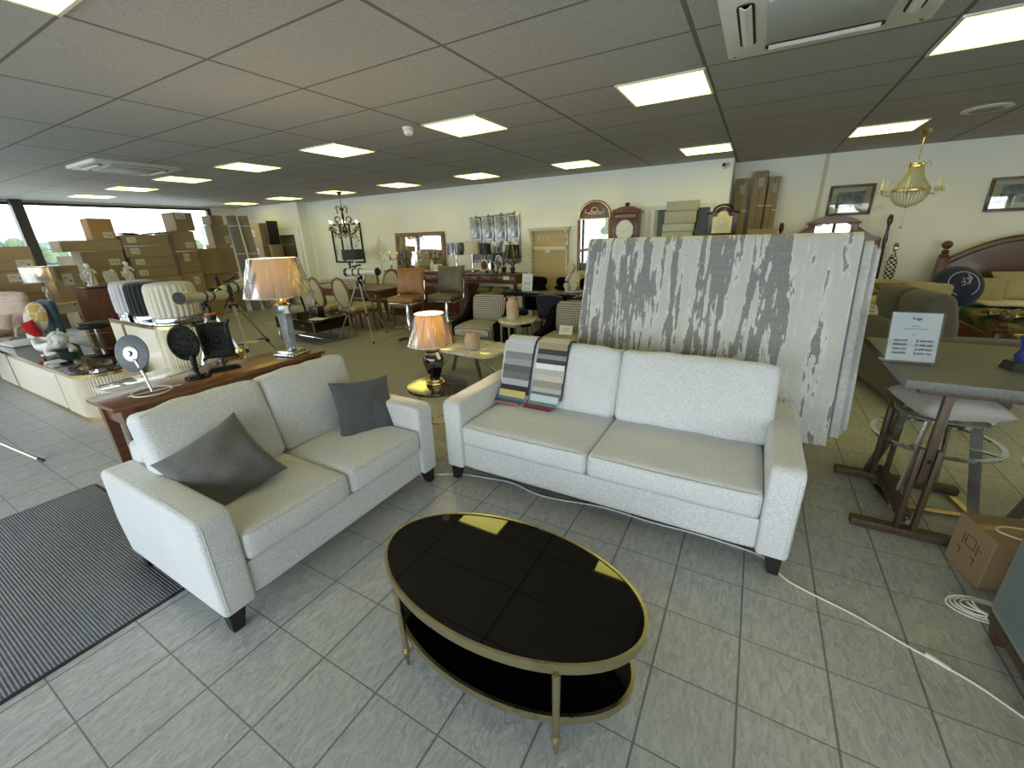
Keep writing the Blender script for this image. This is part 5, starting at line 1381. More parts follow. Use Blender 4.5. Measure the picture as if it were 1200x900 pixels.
# upholstered stools pushed under it
for i in range(2):
    t = thing('stool', ['green seated wooden stool under the console, left one', 'green seated wooden stool under the console, right one'][i], 'stool', (-4.52+.34*i, 6.95, 0), 0, 'stools under the console')
    b = MB(); b.soft((0, 0, .66), (.28, .28, .09), .035, 8, (0, 0, .02)); b.build('seat', fabric('moss_cloth', c(122, 118, 70)), t)
    for sx in (-1, 1):
        for sy in (-1, 1): b = MB(); b.frustum(0, .63, (.012, .012), (.016, .016), T(sx*.11, sy*.11, 0)); b.build('leg', m_mahog, t)
def small_lamp(label, loc, mat_base, r0, r1, h, z, shade, kind='pleat'):
    t = thing('table_lamp', label, 'lamp', loc)
    b = MB(); b.lathe([(.055, 0), (.058, .008), (.05, .016), (.018, .024), (.014, .05), (.02, .08), (.013, .11), (.016, z*.6), (.01, z), (.01, z+h*.4)], 16); b.build('base', mat_base, t)
    if kind == 'pleat': pleated(t, r0, r1, h, z, c(240, 236, 226), 30)
    else:
        b = MB(); b.shell([(r0, z), (r1, z+h)], 40, .004); b.build('lamp_shade', shade, t)
    bulb(t, z+h*.5, .025)
    return t
m_silver_shade = NT('mirror_foil_shade'); f = m_silver_shade.noise(m_silver_shade.co((9, 9, .6)), 3, 2); m_silver_shade.col(m_silver_shade.ramp(f, [(.42, c(52, 50, 50)), (.5, c(206, 206, 206)), (.58, c(86, 84, 84))])); m_silver_shade.set(Metallic=.7, Roughness=.25); m_silver_shade = m_silver_shade.m
small_lamp('thin chrome lamp with a cream pleated shade at the left end of the console', (-4.84, 6.98, .97), m_chrome, .155, .115, .23, .36, c(232, 226, 208))
small_lamp('dark candlestick lamp with a smoky glass shade at the right end of the console', (-3.92, 6.98, .97), m_black, .165, .125, .24, .27, glassy('smoky_glass_shade', (.25, .25, .25, 1), .12, .1), 'plain')
small_lamp('square dark shade lamp standing behind the orchids on the console', (-4.58, 7.08, .97), m_black, .11, .11, .2, .34, m_black, 'plain')
small_lamp('black table lamp with a low dark shade in the middle of the console', (-4.32, 7.08, .97), m_black, .11, .09, .14, .22, m_black, 'plain')
for i, (x, lb, rr) in enumerate(((-4.53, 'ornate silver framed vanity mirror on the console, left one', .075), (-4.36, 'round plain vanity mirror on the console, middle one', .08), (-4.20, 'tall oval swivel mirror on the console, right one', .085))):
    t = thing('vanity_mirror', lb, 'mirror', (x, 6.93, .97), 8-8*i)
    k = (1.25, 1.0, 1.45)[i]; zc = rr*k+.055+(.04 if i == 2 else 0)
    b = MB(); b.lathe([(.04, 0), (.042, .006), (.012, .014), (.008, zc-rr*k)], 14); b.build('foot', m_steel, t)
    b = MB(); b.prism(ellipse(rr, rr*k, 30, 0, zc), .01, MXZ, bev=.003)
    if i == 0:
        for q in range(14): a = 2*PI*q/14; b.ball((rr*1.05*math.cos(a), -.006, zc+rr*k*1.05*math.sin(a)), (.016, .008, .02), 7, 5)
    b.build('frame', m_ivory if i == 0 else m_steel, t)
    b = MB(); b.prism(ellipse(rr*.86, rr*.86*k, 30, 0, zc), .002, T(0, -.0102, 0) @ MXZ); b.build('glass', m_mirror, t)
def orchid(label, loc, seed):
    t = thing('orchid', label, 'plant', loc); rg = random.Random(seed)
    b = MB(); b.lathe([(.04, 0), (.05, .09), (.052, .1), (.045, .1), (0, .09)], 16); b.build('pot', M_('orchid_pot', paint, c(40, 40, 42), .4), t)
    pts = smooth_path([(0, 0, .09), (.01, .0, .28), (-.02+.04*rg.random(), 0, .46), (.06, -.02, .56), (.13, -.04, .52)], 4)
    b = MB(); b.tube(pts, .004, 6); b.build('stem', M_('orchid_stem', paint, c(76, 92, 50), .6), t)
    b = MB()
    for k in range(4): a = k*1.6+seed; b.sheet(lambda u, v: Vector(((v-.5)*.05*math.sin(PI*u)*math.cos(a+1.57)+u*.16*math.cos(a), (v-.5)*.05*math.sin(PI*u)*math.sin(a+1.57)+u*.16*math.sin(a), .1+.09*math.sin(PI*u*.8))), 8, 4, .003)
    b.build('leaves', M_('orchid_leaf', paint, c(50, 74, 38), .4), t)
    for k in range(9):
        p = pts[-1-int(k*1.2)]; b = MB(); ca = rg.uniform(0, 6)
        for q in range(5):
            a = 2*PI*q/5+ca; b.ball((p[0]+.022*math.cos(a), p[1]-.015, p[2]-.01+.022*math.sin(a)), (.014, .005, .014), 7, 5)
        b.ball((p[0], p[1]-.022, p[2]-.01), .008, 6, 5); b.build('flower', M_('orchid_petal', paint, c(226, 222, 204), .6), t)
orchid('white orchid in a dark pot on the console, left of three', (-4.47, 7.12, .97), 1)
orchid('white orchid in a dark pot on the console, middle of three', (-4.22, 7.14, .97), 2)
orchid('white orchid in a dark pot on the console, right one near the smoky lamp', (-4.02, 7.13, .97), 3)
def antique():
    q = NT('antiqued_mirror_art'); f = q.noise(q.co((1, 1, .8)), 5, 5, .65, .8); q.col(q.ramp(f, [(.3, c(52, 52, 54)), (.5, c(150, 152, 156)), (.66, c(206, 208, 210))])); q.set(Roughness=q.ramp(f, [(.3, (.5,)*3+(1,)), (.7, (.12,)*3+(1,))]), Metallic=.75); return q.m
m_antq = antique()
for i in range(4):
    x0 = -5.27+.30*i; z1 = 2.02+.012*i
    t = thing('wall_mirror_panel', ['leftmost', 'second from left', 'third from left', 'rightmost'][i]+' of the four antiqued mirror panels on the back wall', 'mirror', (x0+.145, YB, 0), 0, 'antiqued mirror panels')
    b = MB(); b.span((-.143, -.025, 1.13), (.143, 0, z1), bev=.004); b.build('panel', m_antq, t)
    b = MB(); k = .022
    for a0, a1 in (((-.12, 1.16), (-.12+k*.5, z1-.04)), ((.12-k*.5, 1.16), (.12, z1-.04)), ((-.12, z1-.05), (.12, z1-.04)), ((-.12, 1.16), (.12, 1.17)), ((-.12, 1.58), (.12, 1.59))): b.span((a0[0], -.030, a0[1]), (a1[0], -.025, a1[1]))
    b.build('bead_frame', m_steel, t, smooth=False)
    b = MB(); b.ball((.02, -.012, z1+.012), (.02, .008, .016), 8, 6); b.build('hanger', m_black, t)

# ---------------------------------------------------------------- sideboard with mirror, candelabra and bar chairs
t = thing('sideboard', 'wide red brown sideboard under the brown framed mirror', 'sideboard', (-6.15, 7.2, 0))
b = MB(); b.prism([(-1.15, -.2), (-.98, -.3), (.98, -.3), (1.15, -.2), (1.15, .25), (-1.15, .25)], .03, T(0, 0, .955), bev=.006); b.build('top', m_mahogx, t)
b = MB(); b.prism([(-1.12, -.18), (-.96, -.27), (.96, -.27), (1.12, -.18), (1.12, .24), (-1.12, .24)], .87, T(0, 0, .085)); b.build('carcass', m_mahog, t, smooth=False)
b = MB(); b.prism([(-1.14, -.19), (-.97, -.29), (.97, -.29), (1.14, -.19), (1.14, .25), (-1.14, .25)], .085, bev=.01); b.build('plinth', m_mahog, t)
for i in range(4):
    x = -.70+.47*i
    b = MB(); b.span((x-.2, -.279, .78), (x+.2, -.27, .92), bev=.003); o = b.build('drawer', m_mahogx, t); b = MB(); b.tube(smooth_path([(x-.05, -.285, .86), (x, -.295, .835), (x+.05, -.285, .86)]), .004, 6); b.build('handle', m_brass, o)
    b = MB(); b.span((x-.2, -.279, .13), (x+.2, -.27, .75), bev=.003); o = b.build('door', m_mahog, t)
    b = MB(); b.tube(smooth_path([(x-.15, -.282, .18), (x+.15, -.282, .18), (x+.15, -.282, .62), (x, -.282, .71), (x-.15, -.282, .62), (x-.15, -.282, .18)], 3), .006, 6); b.build('inlay_line', m_honey, o)
t = thing('wall_mirror', 'wide mirror in a flat brown wooden frame standing on the sideboard', 'mirror', (-6.65, YB-.06, .99))
w, h, k = .71, .78, .075; Mi = RX(-2.5)
b = MB(); b.box((0, -.02, h-k/2), (2*w, .04, k), Mi, .005); b.box((0, -.02, k/2), (2*w, .04, k), Mi, .005)
for s_ in (-1, 1): b.box((s_*(w-k/2), -.02, h/2), (k, .04, h-2*k), Mi, .005)
b.build('frame', m_honey if False else wood('mid_brown_frame', c(108, 76, 48), c(144, 106, 68), 'X', 1.3, .35), t)
b = MB(); b.box((0, -.012, h/2), (2*w-2*k+.01, .006, h-2*k+.01), Mi); b.build('mirror_glass', m_mirror, t, smooth=False)
small_lamp('lamp with a crumpled silver foil drum shade at the right end of the sideboard', (-5.30, 7.08, .985), m_chrome, .175, .175, .23, .32, m_silver_shade, 'plain')
def candelabra(label, loc, m, h, n, r):
    t = thing('candelabra', label, 'candelabra', loc)
    b = MB(); b.lathe([(.06, 0), (.065, .012), (.02, .03), (.014, .06), (.026, .09), (.012, .13), (.012, h*.6), (.022, h*.65), (.01, h*.72), (.014, h)], 16); b.build('stem', m, t)
    for k_ in range(n):
        a = 2*PI*k_/n; ca, sa = math.cos(a), math.sin(a)
        b = MB(); b.tube(smooth_path([(0, 0, h*.62), (r*.5*ca, r*.5*sa, h*.55), (r*ca, r*sa, h*.68), (r*ca, r*sa, h*.80)], 5), .006, 6); b.lathe([(.008, h*.8), (.03, h*.83), (.028, h*.84), (.012, h*.845), (.012, h*.93), (0, h*.95)], 10, T(r*ca, r*sa, 0)); b.build('arm', m, t)
    b = MB()
    for k_ in range(n*2): a = PI*k_/n; b.ball((r*.8*math.cos(a), r*.8*math.sin(a), h*.52), (.006, .006, .018), 6, 5)
    b.build('drops', m_bead, t)
candelabra('gilt candelabra at the left of the brown framed mirror', (-7.1, 7.05, .985), m_brass, .42, 5, .19)
candelabra('dark candelabra standing in front of the brown framed mirror', (-6.62, 7.05, .985), m_blackmetal, .40, 4, .16)
for x, lb in ((-6.36, 'small pale figurine in front of the brown framed mirror, left one'), (-5.92, 'small pale figurine in front of the brown framed mirror, right one')):
    t = thing('figurine', lb, 'figurine', (x, 7.05, .985))
    b = MB(); b.lathe([(.05, 0), (.05, .02), (.035, .03), (.05, .08), (.035, .15), (.03, .17), (.012, .185)], 16); b.ball((0, 0, .205), .026, 12, 8); b.tube([(.03, 0, .15), (.05, -.03, .11), (.01, -.05, .12)], .009, 6); b.build('body', m_ivory, t)
card('white price card on the sideboard before the brown framed mirror', (-5.75, 7.0, .985), 5, .2, .14, [(0, .7, .5, .05), (0, .4, .5, .05)], -10, m_paper)
def barchair(label, loc, rz, m):
    t = thing('bar_chair', label, 'chair', loc, rz)
    b = MB(); b.soft((0, 0, .70), (.48, .46, .09), .035, 10, (0, 0, .012)); b.build('seat', m, t)
    M = T(0, .19, .97) @ RX(78) @ RZ(0); b = MB(); b.pillow(.54, .46, .17, M, seed=3, wr=.02, pinch=.09); b.build('back_cushion', m, t)
    b = MB(); b.prism(rrect(.46, .44, .04), .018, T(0, 0, .635), bev=.004); b.build('seat_plate', m_chrome, t)
    b = MB(); b.lathe([(.036, .03), (.036, .40), (.03, .41), (.03, .64)], 16); b.build('pedestal', m_chrome, t)
    b = MB(); b.lathe([(.21, 0), (.21, .012), (.06, .03), (0, .032)], 32); b.build('base', m_chrome, t)
    for s_ in (-1, 1):
        b = MB(); b.tube([(s_*.245, -.18, .62), (s_*.245, .16, .66), (s_*.25, .20, .98)], .008, 8); b.build('side_frame', m_chrome, t)
    b = MB(); b.tube([(-.16, -.2, .26), (.16, -.2, .26)], .009, 8); b.tube([(-.16, -.2, .26), (-.03, 0, .3)], .007, 6); b.tube([(.16, -.2, .26), (.03, 0, .3)], .007, 6); b.build('foot_rest', m_chrome, t)
    return t
barchair('tan leather bar chair with a loose back cushion, on a chrome pedestal', (-4.98, 5.20, 0), 12, m_leather_tan)
barchair('olive grey leather bar chair with a loose back cushion, right of the tan one', (-4.48, 5.62, 0), 6, m_leather_olive)
# ---------------------------------------------------------------- dining set on the beige rug
t = thing('area_rug', 'beige rug under the dining table', 'rug', (-7.3, 6.0, 0))
MB().prism(rrect(3.6, 2.0, .02), .010, bev=.003).build('pile', fabric('beige_rug_pile', c(164, 152, 124), weave=160), t)
t = thing('dining_table', 'long brown wooden dining table among the oval-back chairs', 'table', (-7.0, 6.05, 0))
b = MB(); b.prism(rrect(1.9, .95, .06), .03, T(0, 0, .72), bev=.008); b.build('table_top', m_mahogx, t)
b = MB(); b.span((-.86, -.40, .59), (.86, .40, .72)); b.build('apron', m_mahogx, t, smooth=False)
for sx in (-1, 1):
    for sy in (-1, 1):
        b = MB(); b.lathe([(.02, .01), (.03, .06), (.035, .25), (.05, .42), (.036, .50), (.05, .53), (.05, .66)], 14, T(sx*.82, sy*.36, 0)); o = b.build('leg', m_honey, t)
        b = MB(); b.prism(ellipse(.012, .03, 12, 0, .63), .004, T(sx*.82, sy*.36-.05, 0) @ MXZ); b.build('carved_rosette', m_ivory, o)
m_stripe = shaped('striped_silk', c(206, 190, 134), c(170, 164, 150), 'stripe', .07, .5, 0, .55)
def ovalchair(label, loc, rz):
    t = thing('dining_chair', label, 'chair', loc, rz, 'oval-back dining chairs')
    lean = T(0, .215, .48) @ RX(-11)
    b = MB(); b.tube([(.21*math.cos(2*PI*i/36), 0, .27+.27*math.sin(2*PI*i/36)) for i in range(36)], .027, 8, True, lean); b.ball((0, 0, .545), (.04, .02, .022), 10, 6, lean); b.tube([(-.1, 0, .04), (-.13, -.0, -.06)], .02, 8, M=lean); b.tube([(.1, 0, .04), (.13, 0, -.06)], .02, 8, M=lean); b.build('oval_back_frame', m_honey_d, t)
    b = MB(); b.prism(ellipse(.19, .25, 36, 0, .27), .03, lean @ T(0, .015, 0) @ MXZ, bev=.012); b.build('back_pad', m_stripe, t)
    b = MB(); b.soft((0, -.01, .475), (.50, .48, .10), .045, 12, (0, 0, .03)); b.build('seat_pad', m_stripe, t)
    b = MB(); b.soft((0, -.01, .41), (.50, .48, .07), .02, 8); b.build('seat_frame', m_honey_d, t)
    for sx in (-1, 1):
        for y in (-.2, .2):
            b = MB(); b.tube([(sx*.2, y, .40), (sx*.21, y*1.02, .2), (sx*.21, y*1.1+(.05 if y > 0 else 0), 0)], [.027, .02, .012], 10); b.build('leg', m_honey_d, t)
    return t
m_honey_d = wood('warm_brown_carved_wood', c(104, 68, 36), c(142, 98, 56), 'Z', 1.6, .35)
oc = ovalchair('oval-back striped dining chair directly behind the black drawer table', (-6.93, 5.25, .010), 170)
dup(oc, 'oval-back striped dining chair behind the legs of the reflector telescope', (-6.33, 5.28, .010), 176)
dup(oc, 'oval-back striped dining chair at the far side of the table, under the dark candelabra', (-6.85, 6.5, .010), 5)
dup(oc, 'oval-back striped dining chair behind the tube of the telescope, far side', (-7.5, 6.5, .010), -3)
dup(oc, 'oval-back striped dining chair at the right end of the table, beside the tan bar chair', (-5.78, 6.05, .010), -80)
# black drawer coffee table
t = thing('drawer_coffee_table', 'black low table with drawers and brass corners on thin chrome sled legs', 'coffee table', (-6.72, 4.6, 0), -4)
b = MB(); b.span((-.58, -.34, .22), (.58, .34, .405), bev=.003); b.build('body', paint('gloss_black_lacquer', c(16, 15, 14), .15), t)
for i in range(2):
    b = MB(); b.span((-.55+.56*i, -.3445, .235), (-.01+.56*i, -.34, .39)); o = b.build('drawer', paint('black_drawer', c(20, 19, 18), .2), t, smooth=False); b = MB(); b.span((-.33+.56*i, -.350, .30), (-.23+.56*i, -.3445, .335)); b.build('brass_plate_handle', m_brass, o, smooth=False)
b = MB()
for sx in (-1, 1):
    for sy in (-1, 1): b.span((sx*.582-.018*(sx > 0), sy*.342-.018*(sy > 0), .218), (sx*.582+.018*(sx < 0), sy*.342+.018*(sy < 0), .408))
b.build('brass_corner', m_brass, t, smooth=False)
b = MB(); b.prism(rrect(1.12, .64, .01), .006, T(0, 0, .405)); b.build('glass_top', m_bglass, t)
for sx in (-1, 1):
    b = MB(); b.tube([(sx*.56, -.32, .23), (sx*.54, -.33, .02), (sx*.42, -.34, .012), (sx*.54, -.32, .012), (sx*.54, .32, .012), (sx*.42, .34, .012), (sx*.54, .33, .02), (sx*.56, .32, .23)], .011, 8); b.build('sled_leg', m_chrome, t)
b = MB(); b.tube([(-.54, 0, .012), (.54, 0, .012)], .009, 8); b.build('cross_bar', m_chrome, t)
t = thing('magazine', 'white folded leaflet on the corner of the black drawer table', 'leaflet', (-6.28, 4.42, .411), 15)
MB().box((0, 0, .004), (.26, .18, .008), bev=.001).build('pages', m_paper, t)
t = thing('tissue_box', 'dark ribbed box on the black drawer table', 'box', (-6.72, 4.72, .411), 8)
MB().box((0, 0, .07), (.22, .14, .14), bev=.008).build('body', paint('dark_olive_box', c(44, 42, 34), .3), t)
MB().box((0, 0, .143), (.2, .12, .006)).build('lid', m_bglass, t)
t = thing('clothes_rail', 'low dark trestle frame far behind the crystal lamp', 'stand', (-9.2, 6.3, 0))
for sx in (-1, 1):
    b = MB(); b.bar((sx*.55, -.25, 0), (sx*.35, 0, .72), .04, .04); b.build('leg', m_black, t); b = MB(); b.bar((sx*.55, .25, 0), (sx*.35, 0, .72), .04, .04); b.build('leg', m_black, t)
b = MB(); b.prism(rrect(1.3, .6, .03), .02, T(0, 0, .72), bev=.004); b.build('glass_top', m_glasstop, t)

m_bronze = paint('dark_bronze', c(58, 42, 30), .4, metal=.5)
# ---------------------------------------------------------------- dark crystal chandelier, wall art
t = thing('chandelier', 'dark iron crystal chandelier with candle bulbs hanging at the left of the back wall', 'chandelier', (-7.78, 6.5, 0))
b = MB(); b.lathe([(.06, CEIL), (.055, CEIL-.03), (.03, CEIL-.06), (.008, CEIL-.08)], 16); b.build('ceiling_rose', m_bronze, t)
b = MB(); b.tube([(0, 0, CEIL-.07), (0, 0, 2.30)], .005, 6); b.build('chain', m_bronze, t)
b = MB(); b.lathe([(.02, 2.30), (.03, 2.26), (.015, 2.22), (.028, 2.12), (.016, 2.04), (.04, 1.90), (.055, 1.84), (.03, 1.78), (.01, 1.74), (0, 1.72)], 16); b.build('stem', m_bronze, t)
for k in range(6):
    a = 2*PI*k/6+.26; ca, sa = math.cos(a), math.sin(a); P3 = lambda r_, z: (r_*ca, r_*sa, z)
    b = MB(); b.tube(smooth_path([P3(.03, 1.86), P3(.12, 1.78), P3(.22, 1.80), P3(.30, 1.90)], 6), .010, 6); b.tube(smooth_path([P3(.03, 1.98), P3(.10, 2.12), P3(.18, 2.10), P3(.17, 2.02), P3(.13, 2.04)], 5), .007, 6); 
    b.lathe([(.01, 1.895), (.042, 1.91), (.04, 1.918), (.014, 1.92)], 12, T(.30*ca, .30*sa, 0)); o = b.build('arm', m_bronze, t)
    b = MB(); b.tube(smooth_path([P3(.02, 2.24), P3(.08, 2.33), P3(.13, 2.30), P3(.10, 2.25)], 5), .006, 6); b.build('crown_scroll', m_bronze, t)
    b = MB(); b.lathe([(.013, 1.92), (.013, 1.995)], 10, T(.30*ca, .30*sa, 0)); b.build('candle_sleeve', m_ivory, o)
    b = MB(); b.lathe([(0, 1.994), (.008, 2.0), (.012, 2.018), (.006, 2.042), (0, 2.055)], 10, T(.30*ca, .30*sa, 0)); b.build('candle_bulb', m_bulb, o)
    b = MB()
    for j in range(6): b.ball((.30*ca+.04*math.cos(j*1.05), .30*sa+.04*math.sin(j*1.05), 1.875), (.009, .009, .03), 6, 5)
    for j, (rr, zz) in enumerate(((.08, 1.74), (.16, 1.72), (.24, 1.74), (.13, 2.0), (.17, 1.98), (.21, 1.86), (.11, 2.22))): b.ball((rr*ca, rr*sa, zz), (.014, .014, .034), 6, 5)
    b.build('crystal_drops', m_bead, o)
b = MB()
for i in range(40):
    a = 2*PI*i/40
    for j in range(6): b.ball((.24*math.cos(a)*(1-.12*j), .24*math.sin(a)*(1-.12*j), 1.80-.012*j+.02*math.sin(i)), .007, 5, 4)
b.build('crystal_swags', m_bead, t)
t = thing('wall_art', 'large rectangular black metal wall frame with thin bars behind the dark chandelier', 'wall decoration', (-9.05, YB, 0))
b = MB()
for x in (-.52, -.2, .14, .52): b.span((x-.018, -.03, 1.13), (x+.018, 0, 2.03))
b.span((-.54, -.03, 1.11), (.54, 0, 1.15)); b.span((-.54, -.03, 2.01), (.54, 0, 2.05)); b.build('frame', m_blackmetal, t, smooth=False)
b = MB(); rg = random.Random(4)
for i in range(46):
    x, z = rg.uniform(-.5, .5), rg.uniform(1.2, 1.98); b.ball((x, -.012, z), (rg.uniform(.008, .03), .004, rg.uniform(.008, .03)), 7, 5)
for i in range(9):
    x = rg.uniform(-.5, .4); z = rg.uniform(1.2, 1.7); b.tube(smooth_path([(x, -.012, z), (x+.06, -.012, z+.12), (x+.02, -.012, z+.25)], 4), .003, 5)
b.build('metal_leaves', m_steel, t)
small_lamp('lamp with a dark grey drum shade in front of the black wall frame', (-8.1, 6.9, .75), m_chrome, .25, .25, .22, .48, paint('dark_grey_shade', c(62, 64, 60), .7), 'plain')
t = thing('glass_console', 'clear glass console table under the black wall frame', 'table', (-8.5, 6.98, 0))
b = MB(); b.prism(rrect(1.7, .45, .02), .015, T(0, 0, .735)); b.build('glass_top', m_clear, t)
for sx in (-1, 1): b = MB(); b.span((sx*.7-.008, -.2, 0), (sx*.7+.008, .2, .735)); b.build('leg_panel', m_clear, t, smooth=False)
b = MB(); b.span((-.45, -.19, .50), (.45, .15, .52)); b.build('shelf', M_('grey_shelf', paint, c(120, 120, 116), .5), t, smooth=False)
# standing bead chandelier lamp
t = thing('crystal_floor_lamp', 'slim floor lamp with a small crystal chandelier top against the back wall', 'lamp', (-7.55, 7.2, 0))
b = MB(); b.lathe([(.14, 0), (.14, .015), (.02, .03), (.009, .05), (.009, 1.40), (.02, 1.42), (.01, 1.46), (.008, 1.72), (0, 1.76)], 18); b.build('stand', m_ivory, t)
for k in range(5):
    a = 2*PI*k/5; ca, sa = math.cos(a), math.sin(a)
    b = MB(); b.tube(smooth_path([(0, 0, 1.38), (.09*ca, .09*sa, 1.33), (.17*ca, .17*sa, 1.40), (.17*ca, .17*sa, 1.46)], 5), .005, 6); b.lathe([(.006, 1.45), (.024, 1.46), (.009, 1.465), (.009, 1.53), (0, 1.54)], 10, T(.17*ca, .17*sa, 0)); b.build('arm', m_ivory, t)
b = MB()
for k in range(24):
    a = 2*PI*k/24
    for j in range(8): u = j/7; b.ball(((.02+.1*u)*math.cos(a), (.02+.1*u)*math.sin(a), 1.66-.24*u), .006, 5, 4)
b.build('bead_cone', m_bead, t)
# ---------------------------------------------------------------- cream fluted cabinets
def fluted_body(b, x0, x1, y0, y1, z0, z1, r, flute=.028, pitch=.026, ext=.0):
    """plan outline: square left end, right end rounded and fluted"""
    P = [(x0, y1), (x0, y0)]
    pts = []; n = 40
    # rounded right end: two quarter rounds
    path = [(x1-r-ext, y0), (x1-r, y0)]
    for i in range(1, n+1):
        a = -PI/2+PI/2*i/n; path.append((x1-r+r*math.cos(a), y0+r+r*math.sin(a)))
    for i in range(0, n+1):
        a = PI/2*i/n; path.append((x1-r+r*math.cos(a), y1-r+r*math.sin(a)))
    L = 0; prev = path[0]
    for q in path:
        L += math.hypot(q[0]-prev[0], q[1]-prev[1]); prev = q
    # resample finely and carve flutes
    fine = []; acc = 0
    for a, c2 in zip(path, path[1:]):
        d = math.hypot(c2[0]-a[0], c2[1]-a[1]); m = max(1, int(d/(pitch/6)))
        for k in range(m):
            u = k/m; s_ = acc+d*u; x, y = a[0]+(c2[0]-a[0])*u, a[1]+(c2[1]-a[1])*u
            nx, ny = (c2[1]-a[1])/max(d, 1e-9), -(c2[0]-a[0])/max(d, 1e-9)
            o = -flute*.5*(1-abs(math.sin(PI*s_/pitch)))
            fine.append((x+nx*o, y+ny*o))
        acc += d
    P += fine+[(x1-r, y1)]
    b.prism(P, z1-z0, T(0, 0, z0))
def cabinet(label, loc, rz, L, D, H, r, cat='cabinet', nm='fluted_cabinet', top=None, ext=.0):
    t = thing(nm, label, cat, loc, rz)
    b = MB(); fluted_body(b, 0, L, 0, D, .04, H-.045, r, ext=ext); b.build('body', m_cream, t, ang=30)
    b = MB(); b.prism([(0, 0)]+[(L-r+(r+.004)*math.cos(rad(a)), r+(r+.004)*math.sin(rad(a))) for a in range(-90, 1, 6)]+[(L-r+(r+.004)*math.cos(rad(a)), D-r+(r+.004)*math.sin(rad(a))) for a in range(0, 91, 6)]+[(0, D)], .04); b.build('gold_plinth', m_brass, t)
    b = MB(); q = [(0, -.004)]+[(L-r+(r+.006)*math.cos(rad(a)), r+(r+.006)*math.sin(rad(a))) for a in range(-90, 1, 6)]+[(L-r+(r+.006)*math.cos(rad(a)), D-r+(r+.006)*math.sin(rad(a))) for a in range(0, 91, 6)]+[(0, D+.004)]
    b.prism(q, .033, T(0, 0, H-.045)); b.build('gold_band', m_brass, t)
    b = MB(); b.prism([(x*1.0, y) for x, y in q], .012, T(0, 0, H-.012), bev=.002); b.build('glass_top', top or m_bglass, t)
    b = MB(); b.span((L*.235, -.006, .04), (L*.235+.066, .004, H-.045)); b.build('gold_strip', m_brass, t, smooth=False)
    b = MB(); b.span((.01, -.004, .05), (L*.235-.004, .004, H-.055)); b.span((L*.235+.07, -.004, .05), (L-r-ext-.01, .004, H-.055)); b.build('door', m_cream, t, smooth=False)
    return t
cabinet('long low cream cabinet with a fluted rounded end, carrying the white cherub', (-8.55, 1.19, 0), 0, 3.14, .54, .50, .265, ext=.42)
cabinet('tall cream cabinet with a gold strip, carrying the three fluted pouf stools', (-6.20, 1.78, 0), 0, 1.28, .50, .90, .2)
t = thing('pedestal_table', 'low table with a bright glossy ivory top behind the near end of the walnut console', 'coffee table', (-4.60, 1.48, 0), 8)
b = MB(); b.prism(rrect(.66, .66, .1, 8), .03, T(0, 0, .47), bev=.006); b.build('glossy_top', paint('ivory_high_gloss', c(206, 202, 190), .06, coat=.6), t)
b = MB(); b.lathe([(.17, 0), (.17, .47)], 160, wave=lambda a, z: 1-.03*(1-abs(math.sin(14*a)))); b.build('fluted_pedestal', m_cream, t, ang=50)
def drum(label, loc, m, rz):
    t = thing('fluted_pouf', label, 'stool', loc, rz, 'fluted pouf stools')
    wv = lambda a, z: 1-.07*(1-abs(math.sin(13*a)))*min(1, max(0, (.39-z)/.05))*min(1, max(0, (z-.05)/.03))
    b = MB(); b.lathe([(.19, .045), (.212, .06), (.218, .085), (.220, .2), (.216, .33), (.205, .365), (.185, .385), (.14, .392), (0, .395)], 240, wave=wv); b.build('fluted_seat', m, t, ang=50)
    b = MB(); b.shell([(.205, 0), (.208, .02), (.205, .045)], 48, .02); b.build('chrome_base', m_chrome, t)
drum('cream fluted pouf stool with a chrome base, front one of three on the tall cabinet', (-5.20, 2.03, .90), fabric('cream_velvet', c(226, 222, 204), var=.05), 0)
drum('charcoal fluted pouf stool, middle one of three on the tall cabinet', (-5.65, 2.03, .90), fabric('charcoal_velvet', c(44, 45, 47), var=.1), 5)
drum('pale grey fluted pouf stool, rear one of three on the tall cabinet', (-5.99, 2.02, .90), fabric('mist_velvet', c(206, 202, 204), var=.05), 3)
card('small white price card leaning on the tall cream cabinet', (-5.82, 1.80, .90), -5, .12, .085, [(0, .6, .5, .06), (0, .3, .4, .06)], -20, m_paper)
# mirrored gold side table
t = thing('gold_side_table', 'square gold framed side table with a mirrored shelf behind the black iron mirrors', 'side table', (-3.98, 1.72, 0), 12)
b = MB(); w = .25
for sx in (-1, 1):
    for sy in (-1, 1): b.span((sx*w-.009, sy*w-.009, 0), (sx*w+.009, sy*w+.009, .60))
for z in (.59, .22):
    for s_ in (-1, 1): b.span((-w, s_*w-.009, z), (w, s_*w+.009, z+.018)); b.span((s_*w-.009, -w, z), (s_*w+.009, w, z+.018))
b.build('frame', m_brass, t, smooth=False)
b = MB(); b.span((-w, -w, .602), (w, w, .612)); b.build('glass_top', m_clear, t, smooth=False)
b = MB(); b.span((-w+.01, -w+.01, .23), (w-.01, w-.01, .236)); b.build('mirror_shelf', m_mirror, t, smooth=False)
t = thing('gilt_bowl', 'open gilt bowl on the gold side table', 'bowl', (-3.91, 1.84, .612))
MB().shell([(.05, .0), (.075, .03), (.095, .09), (.1, .13)], 28, .006).build('bowl', m_brass, t)

